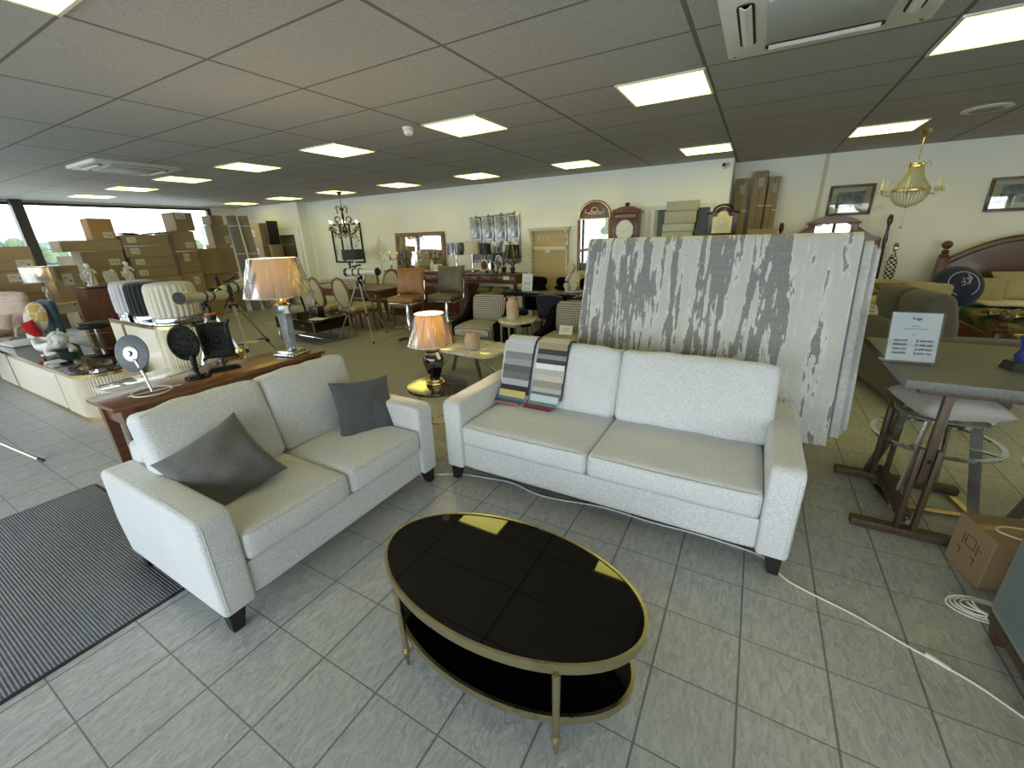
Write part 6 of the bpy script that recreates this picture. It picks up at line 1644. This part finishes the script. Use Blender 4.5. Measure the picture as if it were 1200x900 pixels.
# white cherub lying on the low cabinet
m_bisque = paint('white_bisque', c(226, 224, 218), .5, var=.03)
t = thing('cherub_figurine', 'white cherub figurine lying on its front on the black glass top of the low cabinet', 'figurine', (-6.85, 1.44, .50), 8)
V = [(-.20, .02, .07), (-.08, .01, .085), (.04, 0, .10), (.10, -.01, .125), (.02, -.09, .09), (.08, -.13, .03), (.14, -.07, .05), (.02, .09, .09), (.09, .11, .03), (.14, .04, .05), (-.30, -.03, .06), (-.40, -.02, .10), (-.42, -.02, .17), (-.30, .08, .05), (-.41, .10, .04), (-.48, .10, .04)]
E_ = [(0, 1), (1, 2), (2, 3), (2, 4), (4, 5), (5, 6), (2, 7), (7, 8), (8, 9), (0, 10), (10, 11), (11, 12), (0, 13), (13, 14), (14, 15)]
skinned('body', m_bisque, t, V, E_, [.075, .07, .065, .035, .036, .032, .024, .036, .032, .024, .052, .036, .025, .052, .036, .025], root=1)
b = MB(); b.ball((.14, -.015, .185), (.072, .068, .075), 18, 14); b.ball((.212, -.015, .178), (.014, .012, .012), 8, 6); b.ball((.19, -.045, .165), .022, 8, 6); b.ball((.19, .015, .165), .022, 8, 6); b.build('head', m_bisque, t)
b = MB(); rg = random.Random(5)
for i in range(44):
    a, e = rg.uniform(1.2, 5.0), rg.uniform(-.2, 1.4); b.ball((.135+.068*math.cos(a)*math.cos(e), -.015+.066*math.sin(a)*math.cos(e), .195+.068*math.sin(e)), .022, 7, 5)
b.build('curly_hair', m_bisque, t)
for s_ in (-1, 1): b = MB(); b.sheet(lambda u, v: Vector((-.06-.13*u, s_*(.03+.10*u), .15+.12*u+.05*v*(1-u)-.06*v*u)), 8, 6, .012); b.build('wing', m_bisque, t)
b = MB(); b.ball((-.02, -.13, .02), (.03, .02, .02), 10, 8); b.build('gilt_flower', m_brass, t)
t = thing('price_card', 'small white price card lying on the low black glass top before the cherub', 'card', (-6.45, 1.30, .50), 5)
MB().box((0, 0, .001), (.22, .12, .002)).build('sheet', m_paper, t, smooth=False)
t = thing('art_book', 'large pale book lying at the far end of the low black glass top', 'book', (-8.2, 1.46, .50), 4)
MB().box((0, 0, .0125), (.5, .36, .025), bev=.003).build('cover', m_paper, t)

# tripod leg of a telescope cut by the left edge
def tripod_leg(t, top, foot, mid=.52):
    a, b_ = Vector(top), Vector(foot); m = a.lerp(b_, mid)
    b = MB(); b.tube([a, m], .018, 8, flat=.7); b.build('upper_leg', m_alu, t)
    b = MB(); b.tube([m.lerp(a, .06), b_.lerp(a, .02)], .012, 8); b.build('lower_leg', m_alu, t)
    b = MB(); b.box((0, 0, 0), (.035, .035, .05), T(*m) @ (b_-a).to_track_quat('Z', 'Y').to_matrix().to_4x4(), .006); b.build('leg_clip', m_black, t)
    d = (a-b_).normalized(); b = MB(); b.tube([b_+Vector((0, 0, .004)), b_+d*.05], [.012, .014], 8); b.build('rubber_foot', m_black, t)
m_orange = paint('orange_plastic', c(206, 110, 56), .4)
m_tube = paint('pearl_grey_tube', c(206, 204, 196), .3, var=.02, coat=.3)
def telescope(label, loc, rz, hub, tube, tilt=4, short=False, tray=True, spread=.42, legrot=0):
    """tripod with an equatorial head and a tube; the tube's front points along local -x"""
    t = thing('telescope', label, 'telescope', loc, rz, 'telescopes on tripods')
    for k in range(3):
        a = rad(legrot+120*k); ca, sa = math.cos(a), math.sin(a); tripod_leg(t, (.04*ca, .04*sa, hub-.02), (spread*ca, spread*sa, 0))
    b = MB(); b.lathe([(.04, hub-.06), (.055, hub-.045), (.055, hub-.01), (.03, hub)], 18); b.build('hub', m_black, t)
    b = MB(); b.lathe([(.045, hub-.008), (.047, hub+.01), (.03, hub+.014)], 18); b.build('hub_ring', m_orange if tray else m_black, t)
    if tray:
        b = MB()
        for k in range(3): a = rad(legrot+120*k); b.bar((0, 0, hub*.50), (spread*.48*math.cos(a), spread*.48*math.sin(a), hub*.5), .03, .012)
        b.build('spreader', m_black, t); b = MB(); b.prism([(.12*math.cos(rad(legrot+60+120*k)), .12*math.sin(rad(legrot+60+120*k))) for k in range(3)], .006, T(0, 0, hub*.5+.008)); b.build('accessory_tray', m_black, t)
    zt = hub+.17
    b = MB(); b.tube([(0, 0, hub), (0, 0, hub+.07)], .022, 10); b.tube([(0, 0, hub+.06), (.03, .04, hub+.10), (0, 0, zt-.04)], .02, 8); b.ball((.02, .05, hub+.07), (.026, .03, .026), 10, 8); b.tube([(.02, .05, hub+.06), (.03, .13, hub-.06)], .006, 6); b.build('mount_head', m_black, t)
    Mt = T(0, 0, zt) @ RY(tilt); r = .062 if short else .045; L0, L1 = (-.30, .42) if short else (-.40, .36)
    MX = Mt @ RY(90)
    b = MB(); b.lathe([(r, L0+.10), (r, L1)], 28, MX); b.build('tube', m_tube, t)
    b = MB(); b.lathe([(r*1.22, L0), (r*1.26, L0+.01), (r*1.26, L0+.10), (r*1.05, L0+.115), (r*.6, L0+.115)], 28, MX) if not short else b.lathe([(r*1.06, L0+.05), (r*1.08, L0+.11)], 28, MX); b.build('dew_shield', m_tube if not short else m_black, t)
    b = MB(); b.lathe([(0, L0-.003), (r*.45, L0-.004), (r*.5, L0-.001), (r*1.2, L0-.001), (r*1.2, L0+.004), (0, L0+.004)], 28, MX) if not short else b.lathe([(0, L0+.06), (r*.95, L0+.06), (r*1.1, L0+.048), (r*1.1, L0+.075)], 28, MX); b.build('front_cap', paint('dark_grey_lens_cap', c(46, 48, 52), .75) if not short else M_('blue_grey_lens', paint, c(86, 92, 98), .08), t)
    b = MB(); b.lathe([(r*1.02, L1), (r*1.1, L1+.012), (r*.9, L1+.03), (0, L1+.03)], 24, MX)
    if not short: b.lathe([(.022, L1+.03), (.022, L1+.09), (.03, L1+.09), (.03, L1+.12), (0, L1+.12)], 18, MX); b.tube([(L1+.1, 0, .02), (L1+.12, 0, .09)], .016, 10, M=Mt)
    else:
        e2 = MB(); e2.tube([(L0+.16, 0, r*.8), (L0+.16, 0, r+.12)], .018, 10, M=Mt); e2.build('eyepiece', m_black, t)
    b.build('focuser', m_black, t)
    if short: b = MB(); b.tube([(L0+.24, -.03, r+.03), (L0+.42, -.03, r+.05)], .015, 10, M=Mt); b.tube([(L0+.3, -.02, r*.8), (L0+.3, -.03, r+.035)], .008, 6, M=Mt); b.build('finder_scope', m_black, t)
    for x in (-.05, .08): b = MB(); b.shell([(r*1.12, x-.012), (r*1.12, x+.012)], 24, .006, MX); b.build('tube_ring', m_black, t)
    b = MB(); b.ball((.10, .05, .02), (.02, .016, .02), 8, 6, Mt); b.ball((.14, -.04, .05), (.014, .014, .014), 8, 6, Mt); b.build('focus_knob', m_chrome, t)
    return t
telescope('long white telescope pointing left over the cream pouf stools, on a silver tripod', (-4.58, 2.06, 0), 128, 1.0, 0, 5, legrot=35, spread=.40)
telescope('further telescope on a silver tripod with a leaflet on its tray', (-5.32, 2.66, 0), 118, .98, 0, -6, True, legrot=-20, spread=.60)
telescope('short reflector telescope on a silver tripod in front of the oval-back chairs', (-5.78, 4.95, 0), 6, .97, 0, -1, True, tray=False, legrot=-36, spread=.50)
t = thing('leaflet', 'white leaflet lying on the tray of the further telescope', 'leaflet', (-5.25, 2.70, .508), 30)
MB().box((0, 0, .002), (.2, .14, .004)).build('sheet', m_paper, t, smooth=False)
t = thing('display_tripod', 'silver tripod leg with a black foot reaching into the picture at the left edge', 'tripod', (-5.55, .35, 0))
tripod_leg(t, (-.42, -.15, .60), (.68, .34, 0), .3); tripod_leg(t, (-.44, -.17, .60), (-.9, .25, 0), .4); tripod_leg(t, (-.42, -.2, .60), (-.3, -.8, 0), .4)
b = MB(); b.lathe([(.05, .58), (.06, .60), (.04, .68), (0, .7)], 16, T(-.43, -.17, 0)); b.build('hub', m_black, t)
t = thing('chrome_chair', 'dark seated chair with flat chrome legs cut off by the left edge', 'chair', (-8.35, .55, 0), -70)
b = MB(); b.soft((0, 0, .44), (.5, .5, .1), .04, 8); b.build('seat', m_black, t)
b = MB(); b.soft((0, .24, .7), (.48, .1, .45), .04, 8); b.build('backrest', m_black, t)
for s_ in (-1, 1): b = MB(); b.bar((s_*.22, -.22, .40), (s_*.22, -.22, 0), .03, .03); b.bar((s_*.22, -.22, .012), (s_*.22, .22, .012), .03, .02); b.bar((s_*.22, .22, .40), (s_*.22, .22, 0), .03, .03); b.build('leg', m_chrome, t, smooth=False)

# ---------------------------------------------------------------- pink armchair and neighbours
def floral():
    q = NT('pink_floral_cloth'); f = q.noise(q.co(), 11, 4, .6, 1); q.col(q.ramp(f, [(.34, c(206, 150, 140)), (.46, c(222, 196, 184)), (.6, c(216, 206, 194)), (.7, c(196, 168, 120))])); q.set(Roughness=.9); return q.m
m_flor = floral()
t = thing('armchair', 'pink floral upholstered armchair at the left edge', 'armchair', (-9.66, 1.50, 0), 50)
b = MB(); b.soft((0, 0, .40), (.66, .62, .16), .06, 12, (0, .01, .03)); b.build('seat', m_flor, t)
M = T(0, .27, .74) @ RX(-12); b = MB(); b.soft((0, 0, 0), (.62, .12, .62), .06, 14, (0, .02, .03), M); b.build('backrest', m_flor, t)
b = MB(); b.prism(rrect(.68, .62, .05), .06, T(0, 0, .28), bev=.01); b.build('seat_rail', m_ivory, t)
for s_ in (-1, 1):
    b = MB(); b.tube(smooth_path([(s_*.33, -.25, .32), (s_*.36, -.26, .56), (s_*.34, .1, .60), (s_*.31, .27, .62)]), .02, 8); b.build('arm', m_ivory, t)
    for y in (-.26, .26): b = MB(); b.tube([(s_*.29, y, .30), (s_*.31, y*1.05, .12), (s_*.29, y*1.12, 0)], [.03, .02, .014], 8); b.build('leg', m_ivory, t)
tossed('pink floral cushion on the pink armchair', (-9.53, 1.46, .62), RZ(60) @ RX(58), .42, .34, .13, m_flor, seed=21)
tossed('flat cream cushion on the seat of the pink armchair', (-9.36, 1.40, .54), RZ(30), .34, .30, .09, m_beige, seed=22)
def honeycomb():
    q = NT('honeycomb_print'); v = q.n('ShaderNodeTexVoronoi', feature='DISTANCE_TO_EDGE'); v.inputs['Scale'].default_value = 8; v.inputs['Randomness'].default_value = .25; q.L.new(q.co(), v.inputs['Vector'])
    v2 = q.n('ShaderNodeTexVoronoi'); v2.inputs['Scale'].default_value = 8; v2.inputs['Randomness'].default_value = .25; q.L.new(q.co(), v2.inputs['Vector'])
    s = q.sep(v2.outputs['Color']); k = q.ramp(s[0], [(.3, c(206, 200, 186)), (.55, c(196, 164, 84)), (.8, c(160, 156, 144))], 'CONSTANT')
    q.col(q.mix(q.math('GREATER_THAN', v.outputs['Distance'], .035), c(222, 218, 206), k)); q.set(Roughness=.9); return q.m
t = thing('dining_chair', 'tall teal velvet chair seen edge on beside the pink armchair', 'chair', (-8.98, 1.74, 0), 4)
m_dteal = fabric('deep_teal_velvet', c(62, 88, 96), var=.12)
b = MB(); b.soft((0, .215, .70), (.44, .09, .50), .045, 12, (0, .012, .01)); b.build('backrest', m_dteal, t)
b = MB(); b.soft((0, -.03, .42), (.44, .44, .10), .045, 10); b.build('seat', m_dteal, t)
for s_ in (-1, 1):
    for y in (-.2, .2): b = MB(); b.frustum(0, .38, (.012, .012), (.018, .018), T(s_*.18, y, 0)); b.build('leg', m_black, t)
t = thing('round_cushion', 'round cushion with a honeycomb print leaning on the teal chair', 'cushion', (-8.90, 1.78, .72))
MB().pillow(.32, .48, .13, RZ(34) @ RX(74), rnd=True, n=26).build('cover', honeycomb(), t)
tossed('red cushion propped in front of the honeycomb cushion', (-8.78, 1.67, .585), RZ(50) @ RX(72) @ RZ(18), .15, .27, .08, fabric('scarlet_felt', c(180, 28, 36), var=.1), seed=23)
tossed('light blue cushion on the wine red footstool by the pink armchair', (-9.02, 1.08, .50), RZ(40), .34, .24, .1, fabric('sky_blue_cloth', c(128, 156, 186), var=.08), seed=24)
t = thing('footstool', 'low wine red footstool under the light blue cushion', 'stool', (-9.02, 1.06, 0))
b = MB(); b.soft((0, 0, .36), (.42, .36, .18), .05, 10, (0, 0, .01)); b.build('seat', fabric('wine_velvet', c(92, 40, 52)), t)
for s_ in (-1, 1):
    for y in (-.12, .12): b = MB(); b.frustum(0, .28, (.012, .012), (.02, .02), T(s_*.15, y, 0)); b.build('leg', m_ivory, t)
# lamp with a clear drum shade
t = thing('table_lamp', 'glass based lamp with a translucent silver drum shade on the cream console table', 'lamp', (-9.98, 2.225, .81))
b = MB(); b.lathe([(.07, 0), (.075, .012), (.02, .03), (.05, .07), (.06, .12), (.045, .17), (.055, .21), (.03, .26), (.015, .28)], 18); b.build('glass_base', m_crystal, t)
b = MB(); b.lathe([(.014, .28), (.012, .34), (.006, .36), (.006, .46)], 10); b.build('stem', m_black, t)
b = MB(); b.shell([(.205, .355), (.205, .585)], 48, .002); sh = b.build('drum_shade', glassy('smoky_silver_organza', (.74, .74, .72, 1), .22, .25), t)
for z in (.355, .585): b = MB(); b.tube(circ(.205, z, 40), .005, 6, True); b.build('shade_trim', m_whiteplastic, sh)
bulb(t, .48, .022, 2.5)
# distressed white table with a carton on it
t = thing('console_table', 'distressed cream console table carrying a carton, in front of the carton stacks', 'table', (-10.0, 2.43, 0))
m_cdist = NT('distressed_cream'); f = m_cdist.noise(m_cdist.co(), 8, 5, .65); m_cdist.col(m_cdist.ramp(f, [(.36, c(150, 136, 104)), (.48, c(206, 196, 166))])); m_cdist.set(Roughness=.6); m_cdist = m_cdist.m
b = MB(); b.span((-.50, -.30, .78), (.14, .28, .81), bev=.004); b.build('table_top', m_cdist, t)
b = MB(); b.span((-.46, -.26, .64), (.10, .24, .78)); b.build('apron', m_cdist, t, smooth=False)
for x in (-.44, .08):
    for y in (-.24, .22): b = MB(); b.frustum(0, .64, (.018, .018), (.03, .03), T(x, y, 0)); b.build('leg', m_cdist, t)
t = thing('bar_stool', 'dark round seated stool on a chrome pole in front of the cream console table', 'stool', (-7.85, 2.08, 0))
b = MB(); b.lathe([(0, .61), (.17, .61), (.185, .63), (.185, .66), (.16, .685), (0, .69)], 30); b.build('seat', m_black, t)
b = MB(); b.lathe([(.022, .02), (.022, .61)], 14); b.build('pole', m_steel, t)
b = MB(); b.lathe([(.19, 0), (.185, .012), (.03, .03)], 30); b.build('base', m_steel, t)
t = thing('chrome_frame_table', 'small chrome framed table with a glass top beside the tall cream cabinet', 'side table', (-6.85, 2.08, 0), 8)
b = MB(); w = .26
for sx in (-1, 1):
    for sy in (-1, 1): b.span((sx*w-.012, sy*w-.012, 0), (sx*w+.012, sy*w+.012, .42))
for s_ in (-1, 1): b.span((-w, s_*w-.012, .405), (w, s_*w+.012, .43)); b.span((s_*w-.012, -w, .405), (s_*w+.012, w, .43))
b.build('frame', m_chrome, t, smooth=False)
b = MB(); b.span((-w, -w, .43), (w, w, .438)); b.build('glass_top', m_clear, t, smooth=False)
# dark red chest with figurines
t = thing('cabinet', 'dark red polished curved-front cabinet carrying the white figurines', 'cabinet', (-9.05, 2.83, 0), 0)
def bow(y, k): return .26+.07*math.sin(PI*(y+.45)/.9)*k
b = MB(); P = [(-.26, -.45)]+[(bow(-.45+.9*i/20, 1), -.45+.9*i/20) for i in range(21)]+[(-.26, .45)]; b.prism(P, .96, T(0, 0, .10)); b.build('carcass', m_mahog, t)
b = MB(); b.prism([(x*1.07, y*1.04) for x, y in P], .03, T(0, 0, 1.06), bev=.008); b.build('top', m_darkwood, t)
for s_ in (-1, 1):
    b = MB(); b.sheet(lambda u, v: Vector((bow(s_*.22+(u-.5)*.36, 1)+.008, s_*.22+(u-.5)*.36, .20+.78*v)), 10, 6, .012); o = b.build('door', m_mahog, t); b = MB(); b.ball((bow(s_*.05, 1)+.025, s_*.05, .62), .014, 8, 6); b.build('knob', m_brass, o)
for sy in (-1, 1):
    b = MB(); b.tube([(.24, sy*.40, .12), (.28, sy*.43, .05), (.26, sy*.42, 0)], [.03, .022, .03], 8); b.build('gilt_paw_foot', m_brass, t); b = MB(); b.frustum(0, .12, (.02, .02), (.03, .03), T(-.22, sy*.4, 0)); b.build('rear_foot', m_mahog, t)
def figurine(label, loc, rz, seed):
    t = thing('figurine', label, 'figurine', loc, rz); rg = random.Random(seed)
    b = MB(); b.prism(ellipse(.07, .055, 20), .03, bev=.008); b.build('base', m_bisque, t)
    s_ = 1 if seed % 2 else -1
    V = [(0, 0, .04), (.012*s_, 0, .13), (-.01*s_, 0, .20), (.0, 0, .255), (.055, .02, .24), (.085, .03, .18), (.06, .05, .13), (-.055, .0, .24), (-.075, .03, .19), (-.03, .06, .20)]
    skinned('draped_body', m_bisque, t, V, [(0, 1), (1, 2), (2, 3), (3, 4), (4, 5), (5, 6), (3, 7), (7, 8), (8, 9)], [.045, .038, .032, .024, .016, .013, .011, .016, .013, .011])
    b = MB()
    for k in range(7): a = k*.9; b.tube(smooth_path([(.05*math.cos(a), .045*math.sin(a), .03), (.055*math.cos(a+.3), .05*math.sin(a+.3), .10), (.04*math.cos(a+.7), .036*math.sin(a+.7), .18)], 4), .010, 6)
    b.sheet(lambda u, v: Vector((.05+.08*u, .03, .17-.09*v+.03*u)), 5, 5, .008); b.build('drapery', m_bisque, t)
    b = MB(); b.ball((.0, .008, .30), (.028, .03, .036), 12, 10); b.ball((.0, .036, .298), (.006, .009, .007), 6, 5); b.ball((0, -.01, .318), (.03, .03, .026), 10, 8); b.build('head', m_bisque, t)
figurine('white standing lady figurine on the dark red cabinet, left one', (-8.98, 2.54, 1.09), -80, 1)
figurine('white standing lady figurine on the dark red cabinet, right one behind the grey pouf', (-8.98, 3.02, 1.09), -70, 2)
t = thing('picture_plate', 'small painted plaque standing between the two white figurines', 'picture', (-8.92, 2.77, 1.09), 90)
def plq():
    q = NT('painted_plaque'); f = q.noise(q.co(), 14, 3); q.col(q.ramp(f, [(.35, c(150, 170, 168)), (.5, c(206, 200, 186)), (.62, c(196, 150, 120))])); q.set(Roughness=.3); return q.m
b = MB(); b.prism([(x, y+.11) for x, y in rrect(.17, .21, .04)], .012, RX(-10) @ MXZ, bev=.003); b.build('plaque', plq(), t)
t = thing('doll', 'small dark red dressed doll behind the plaque on the dark red cabinet', 'doll', (-9.12, 2.86, 1.09))
b = MB(); b.lathe([(.07, 0), (.072, .01), (.04, .12), (.03, .16), (.012, .175)], 16); b.build('dress', fabric('wine_red_cloth', c(110, 32, 44)), t); b = MB(); b.ball((0, 0, .2), .03, 12, 10); b.build('head', m_ivory, t)

# ---------------------------------------------------------------- cartons by the shop window
G1 = 'cartons stacked by the shop window'
XF = -11.0
def fc(label, x, y0, y1, z0, z1, dpt=.75, lab=None, m=None, tape=False): return carton(label, (x-dpt, y0, z0), (x, y1, z1), 0, lab, tape, m, G1)
# left stack
fc('brown carton at the left edge on top of its stack, with a cream label', -10.6, 1.70, 2.38, 1.335, 1.715, .7, [(.62, .28, .19, .13)])
fc('brown carton at the left edge, second from the top, behind the silver drum shade lamp', -10.6, 1.70, 2.36, .97, 1.33, .7, [(.2, .72, .19, .13)])
fc('lower carton of the leftmost stack, behind the pink armchair', -10.6, 1.66, 2.36, .50, .965, .75); fc('bottom carton of the leftmost stack, behind the pink armchair', -10.6, 1.64, 2.40, 0, .495, .75)
fc('plain carton seen behind the arm of the pink chair at the far left', -10.3, .85, 1.6, .62, 1.16, .6, None, m_carton2); fc('bottom carton at the far left behind the pink armchair', -10.28, .80, 1.62, 0, .615, .65)
# carton on the cream console table
carton('tall carton with a cream label standing on the cream console table', (-10.42, 2.34, .81), (-9.98, 2.70, 1.39), 4, [(.0, .62, .13, .19)], False)
# second stack
fc('light carton with a cream label, topmost above the long carton', XF, 3.34, 3.70, 1.80, 2.185, .34, [(.35, .22, .15, .11)], paint('light_cardboard', c(172, 138, 92), .85, var=.05, scale=3))
fc('long flat carton below the topmost light one', XF, 2.86, 3.735, 1.60, 1.795, .55, None)
fc('white sided carton with a cream label under the long flat one', XF, 3.09, 3.72, 1.05, 1.595, .5, [(.45, .62, .17, .12)], m_carton2)
fc('lower carton of the second stack, behind the figurines', XF, 3.0, 3.70, .52, 1.045, .7); fc('bottom carton of the second stack, behind the dark red cabinet', XF, 2.95, 3.70, 0, .515, .7)
t = thing('paper_sheet', 'white printed sheet stuck on the window behind the cartons', 'paper', (XL+.006, 3.55, 1.3)); MB().box((0, 0, 0), (.004, .5, .42)).build('sheet', m_paper, t, smooth=False); MB().box((.003, -.12, -.06), (.002, .16, .16)).build('printed_block', M_('grey_print2', paint, c(140, 144, 150), .8), t, smooth=False)
# wide stack of four flat ones
zs = [1.03, 1.245, 1.455, 1.675, 1.885]
for i in range(4): fc(['lowest', 'second lowest', 'second from the top', 'topmost'][i]+' of the four wide flat cartons with labels in the middle stack', XF, 3.80-.02*i+.02*(i % 2), 4.56-.01*(i % 2), zs[i], zs[i+1]-.006, .8, [(-.60, .55, .15, .11)], m_carton2)
t = thing('plastic_sheet', 'crumpled dark plastic sheet over the middle carton stack', 'sheet', (-11.45, 4.2, 1.885)); MB().sheet(lambda u, v: Vector(((u-.5)*.85, (v-.5)*.95, .012+.05*abs(noise.noise(Vector((u*5, v*5, 1))))+.02*math.sin(v*9))), 20, 20, .003).build('film', paint('grey_polythene', c(110, 108, 102), .3, var=.2), t)
fc('wide carton under the four flat ones, behind the pouf stools', XF, 3.76, 4.60, .52, 1.024, .8); fc('bottom carton of the middle stack, on the floor', XF, 3.76, 4.60, 0, .515, .8, None, m_carton2)
# third stack
XG = -11.2
fc('carton with a white end and cream label on top, against the bright window', XG, 4.86, 5.22, 1.965, 2.345, .55, [(-.3, .8, .19, .13)], m_carton2)
fc('carton with a cream label under the topmost one by the window, second in its stack', XG, 4.70, 5.16, 1.535, 1.955, .75, [(.4, .3, .17, .12)])
fc('carton with an upright cream label, third in the stack by the window', XG, 4.70, 5.13, 1.075, 1.52, .7, [(-.1, .72, .12, .17)], m_carton2)
fc('carton with an upright cream label behind the first telescope, fourth in the stack', XG, 4.70, 5.12, .55, 1.065, .7, [(.3, .66, .12, .17)]); fc('bottom carton of the stack behind the first telescope', XG, 4.70, 5.14, 0, .545, .7)
# fourth stack by the wall
fc('small white wrapped carton on top beside the rolled carpets', -11.5, 5.74, 6.02, 2.11, 2.315, .4, None, m_carton2)
t = fc('carton wrapped in clear film with a cream label beside the rolled carpets', -11.5, 5.70, 6.10, 1.635, 2.10, .55, [(.55, .28, .11, .17)])
MB().span((-.56+.275, -.203-.0, .01), (.276-.28, -.199, .455)).build('film_wrap', m_film, t, smooth=False)
fc('big plain carton left of the rolled carpets', -11.5, 5.26, 6.10, .975, 1.57, .7, None); fc('big plain carton at the bottom left of the rolled carpets', -11.4, 5.15, 6.02, .49, .965, .8, None, m_carton2); fc('lowest big carton left of the rolled carpets, on the floor', -11.4, 5.15, 6.02, 0, .485, .8)
fc('pallet-like carton filling under the small wrapped ones', -11.52, 5.72, 6.06, 1.575, 1.63, .5)
carton('carton with a cream label right of the rolled carpets, upper one', (-12.15, 6.86, 1.605), (-11.48, 7.32, 2.155), 0, [(-.1, .55, .22, .17)], False, None, G1, 0, 'y')
carton('carton with a cream label right of the rolled carpets, middle one', (-12.12, 6.84, 1.05), (-11.46, 7.32, 1.60), 0, [(0, .72, .22, .17)], False, None, G1, 0, 'y')
carton('lowest carton right of the rolled carpets, on the floor', (-12.12, 6.84, 0), (-11.46, 7.32, 1.045), 0, None, False, None, G1, 0, 'y')
def carpet_roll(label, x, y, x1, y1, h, r, m):
    t = thing('rolled_carpet', label, 'carpet', (0, 0, 0), 0, 'rolled carpets')
    b = MB(); b.tube([(x, y, r*.3), ((x+x1)/2, (y+y1)/2, h/2), (x1, y1, h)], r, 22); b.build('roll', m, t)
    b = MB()
    for k in (.22, .62, .9): b.tube([(x+(x1-x)*(k-.004), y+(y1-y)*(k-.004), h*(k-.004)), (x+(x1-x)*(k+.004), y+(y1-y)*(k+.004), h*(k+.004))], r*1.04, 22)
    b.build('binding_tape', m_whiteplastic, t)
m_crp = fabric('grey_carpet_roll', c(132, 128, 122), weave=140)
carpet_roll('grey rolled carpet leaning upright by the wall, left one', -11.05, 6.08, -11.1, 6.0, 2.29, .105, m_crp)
carpet_roll('grey rolled carpet leaning upright by the wall, right one', -11.08, 6.40, -11.1, 6.28, 2.29, .105, fabric('beige_carpet_roll', c(148, 138, 124), weave=140))
t = thing('leaning_panel', 'dark backed framed panel standing on the right cartons beside the end wall', 'picture', (-11.32, 7.1, 1.62), 0)
MB().box((0, 0, .29), (.03, .30, .58), RY(4), .003).build('panel', m_black, t); MB().box((.018, 0, .29), (.008, .20, .48), RY(4)).build('picture_face', m_blackwood, t, smooth=False)
t = thing('panel_stand', 'narrow dark stand below the framed panel by the end wall', 'stand', (-11.32, 7.1, 0)); MB().span((-.06, -.16, 0), (.07, .16, 1.60), bev=.004).build('stand', m_carton2, t)
# ---------------------------------------------------------------- daylight, camera
w = bpy.data.worlds.new('overcast_sky'); S.world = w; w.use_nodes = True
nt = w.node_tree; bg = nt.nodes['Background']
tc = nt.nodes.new('ShaderNodeTexCoord'); sp = nt.nodes.new('ShaderNodeSeparateXYZ'); nt.links.new(tc.outputs['Generated'], sp.inputs[0])
rp = nt.nodes.new('ShaderNodeValToRGB'); e = rp.color_ramp.elements
e[0].position = 0; e[0].color = (.95, .98, 1, 1); e[1].position = 1; e[1].color = (.70, .85, 1, 1)
nt.links.new(sp.outputs['Z'], rp.inputs[0]); nt.links.new(rp.outputs[0], bg.inputs[0]); bg.inputs[1].default_value = SKY = 3.55
def portal(loc, rot, sx, sy):
    l = bpy.data.lights.new('sky_portal', 'AREA'); l.shape = 'RECTANGLE'; l.size = sx; l.size_y = sy
    l.cycles.is_portal = True
    o = bpy.data.objects.new('sky_portal', l); COL.objects.link(o); o.location = loc; o.rotation_euler = [rad(a) for a in rot]
portal((XL-.25, (YF+6.62)/2, 1.52), (0, -90, 0), 2.2, 9.4)
portal(((XL+XR)/2, YF-.3, 1.22), (90, 0, 0), 19.6, 2.35)
cam = bpy.data.cameras.new('camera'); co = bpy.data.objects.new('camera', cam); COL.objects.link(co)
cam.sensor_width = 36; cam.lens = 484.33/1200*36; cam.clip_start = .05; cam.clip_end = 300
yaw, pit, rol = .5237, .3434, -.0321
cy, sy, cp, sp_, cr, sr = math.cos(yaw), math.sin(yaw), math.cos(pit), math.sin(pit), math.cos(rol), math.sin(rol)
fw = Vector((-sy*cp, cy*cp, -sp_)); ri = Vector((cy, sy, 0)); up = ri.cross(fw)
r2 = ri*cr+up*sr; u2 = up*cr-ri*sr
co.matrix_world = Matrix(((r2.x, u2.x, -fw.x, 0), (r2.y, u2.y, -fw.y, 0), (r2.z, u2.z, -fw.z, 1.6285), (0, 0, 0, 1)))
S.camera = co
S.view_settings.view_transform = 'Standard'; S.view_settings.look = 'None'; S.view_settings.gamma = 1
S.view_settings.use_curve_mapping = False; S.view_settings.exposure = 0.86
S.cycles.max_bounces = 10; S.cycles.diffuse_bounces = 7; S.cycles.glossy_bounces = 4; S.cycles.transmission_bounces = 6; S.cycles.transparent_max_bounces = 16
S.cycles.sample_clamp_indirect = 6; S.cycles.caustics_reflective = False; S.cycles.caustics_refractive = False
try: S.cycles.use_denoising = True
except Exception: pass
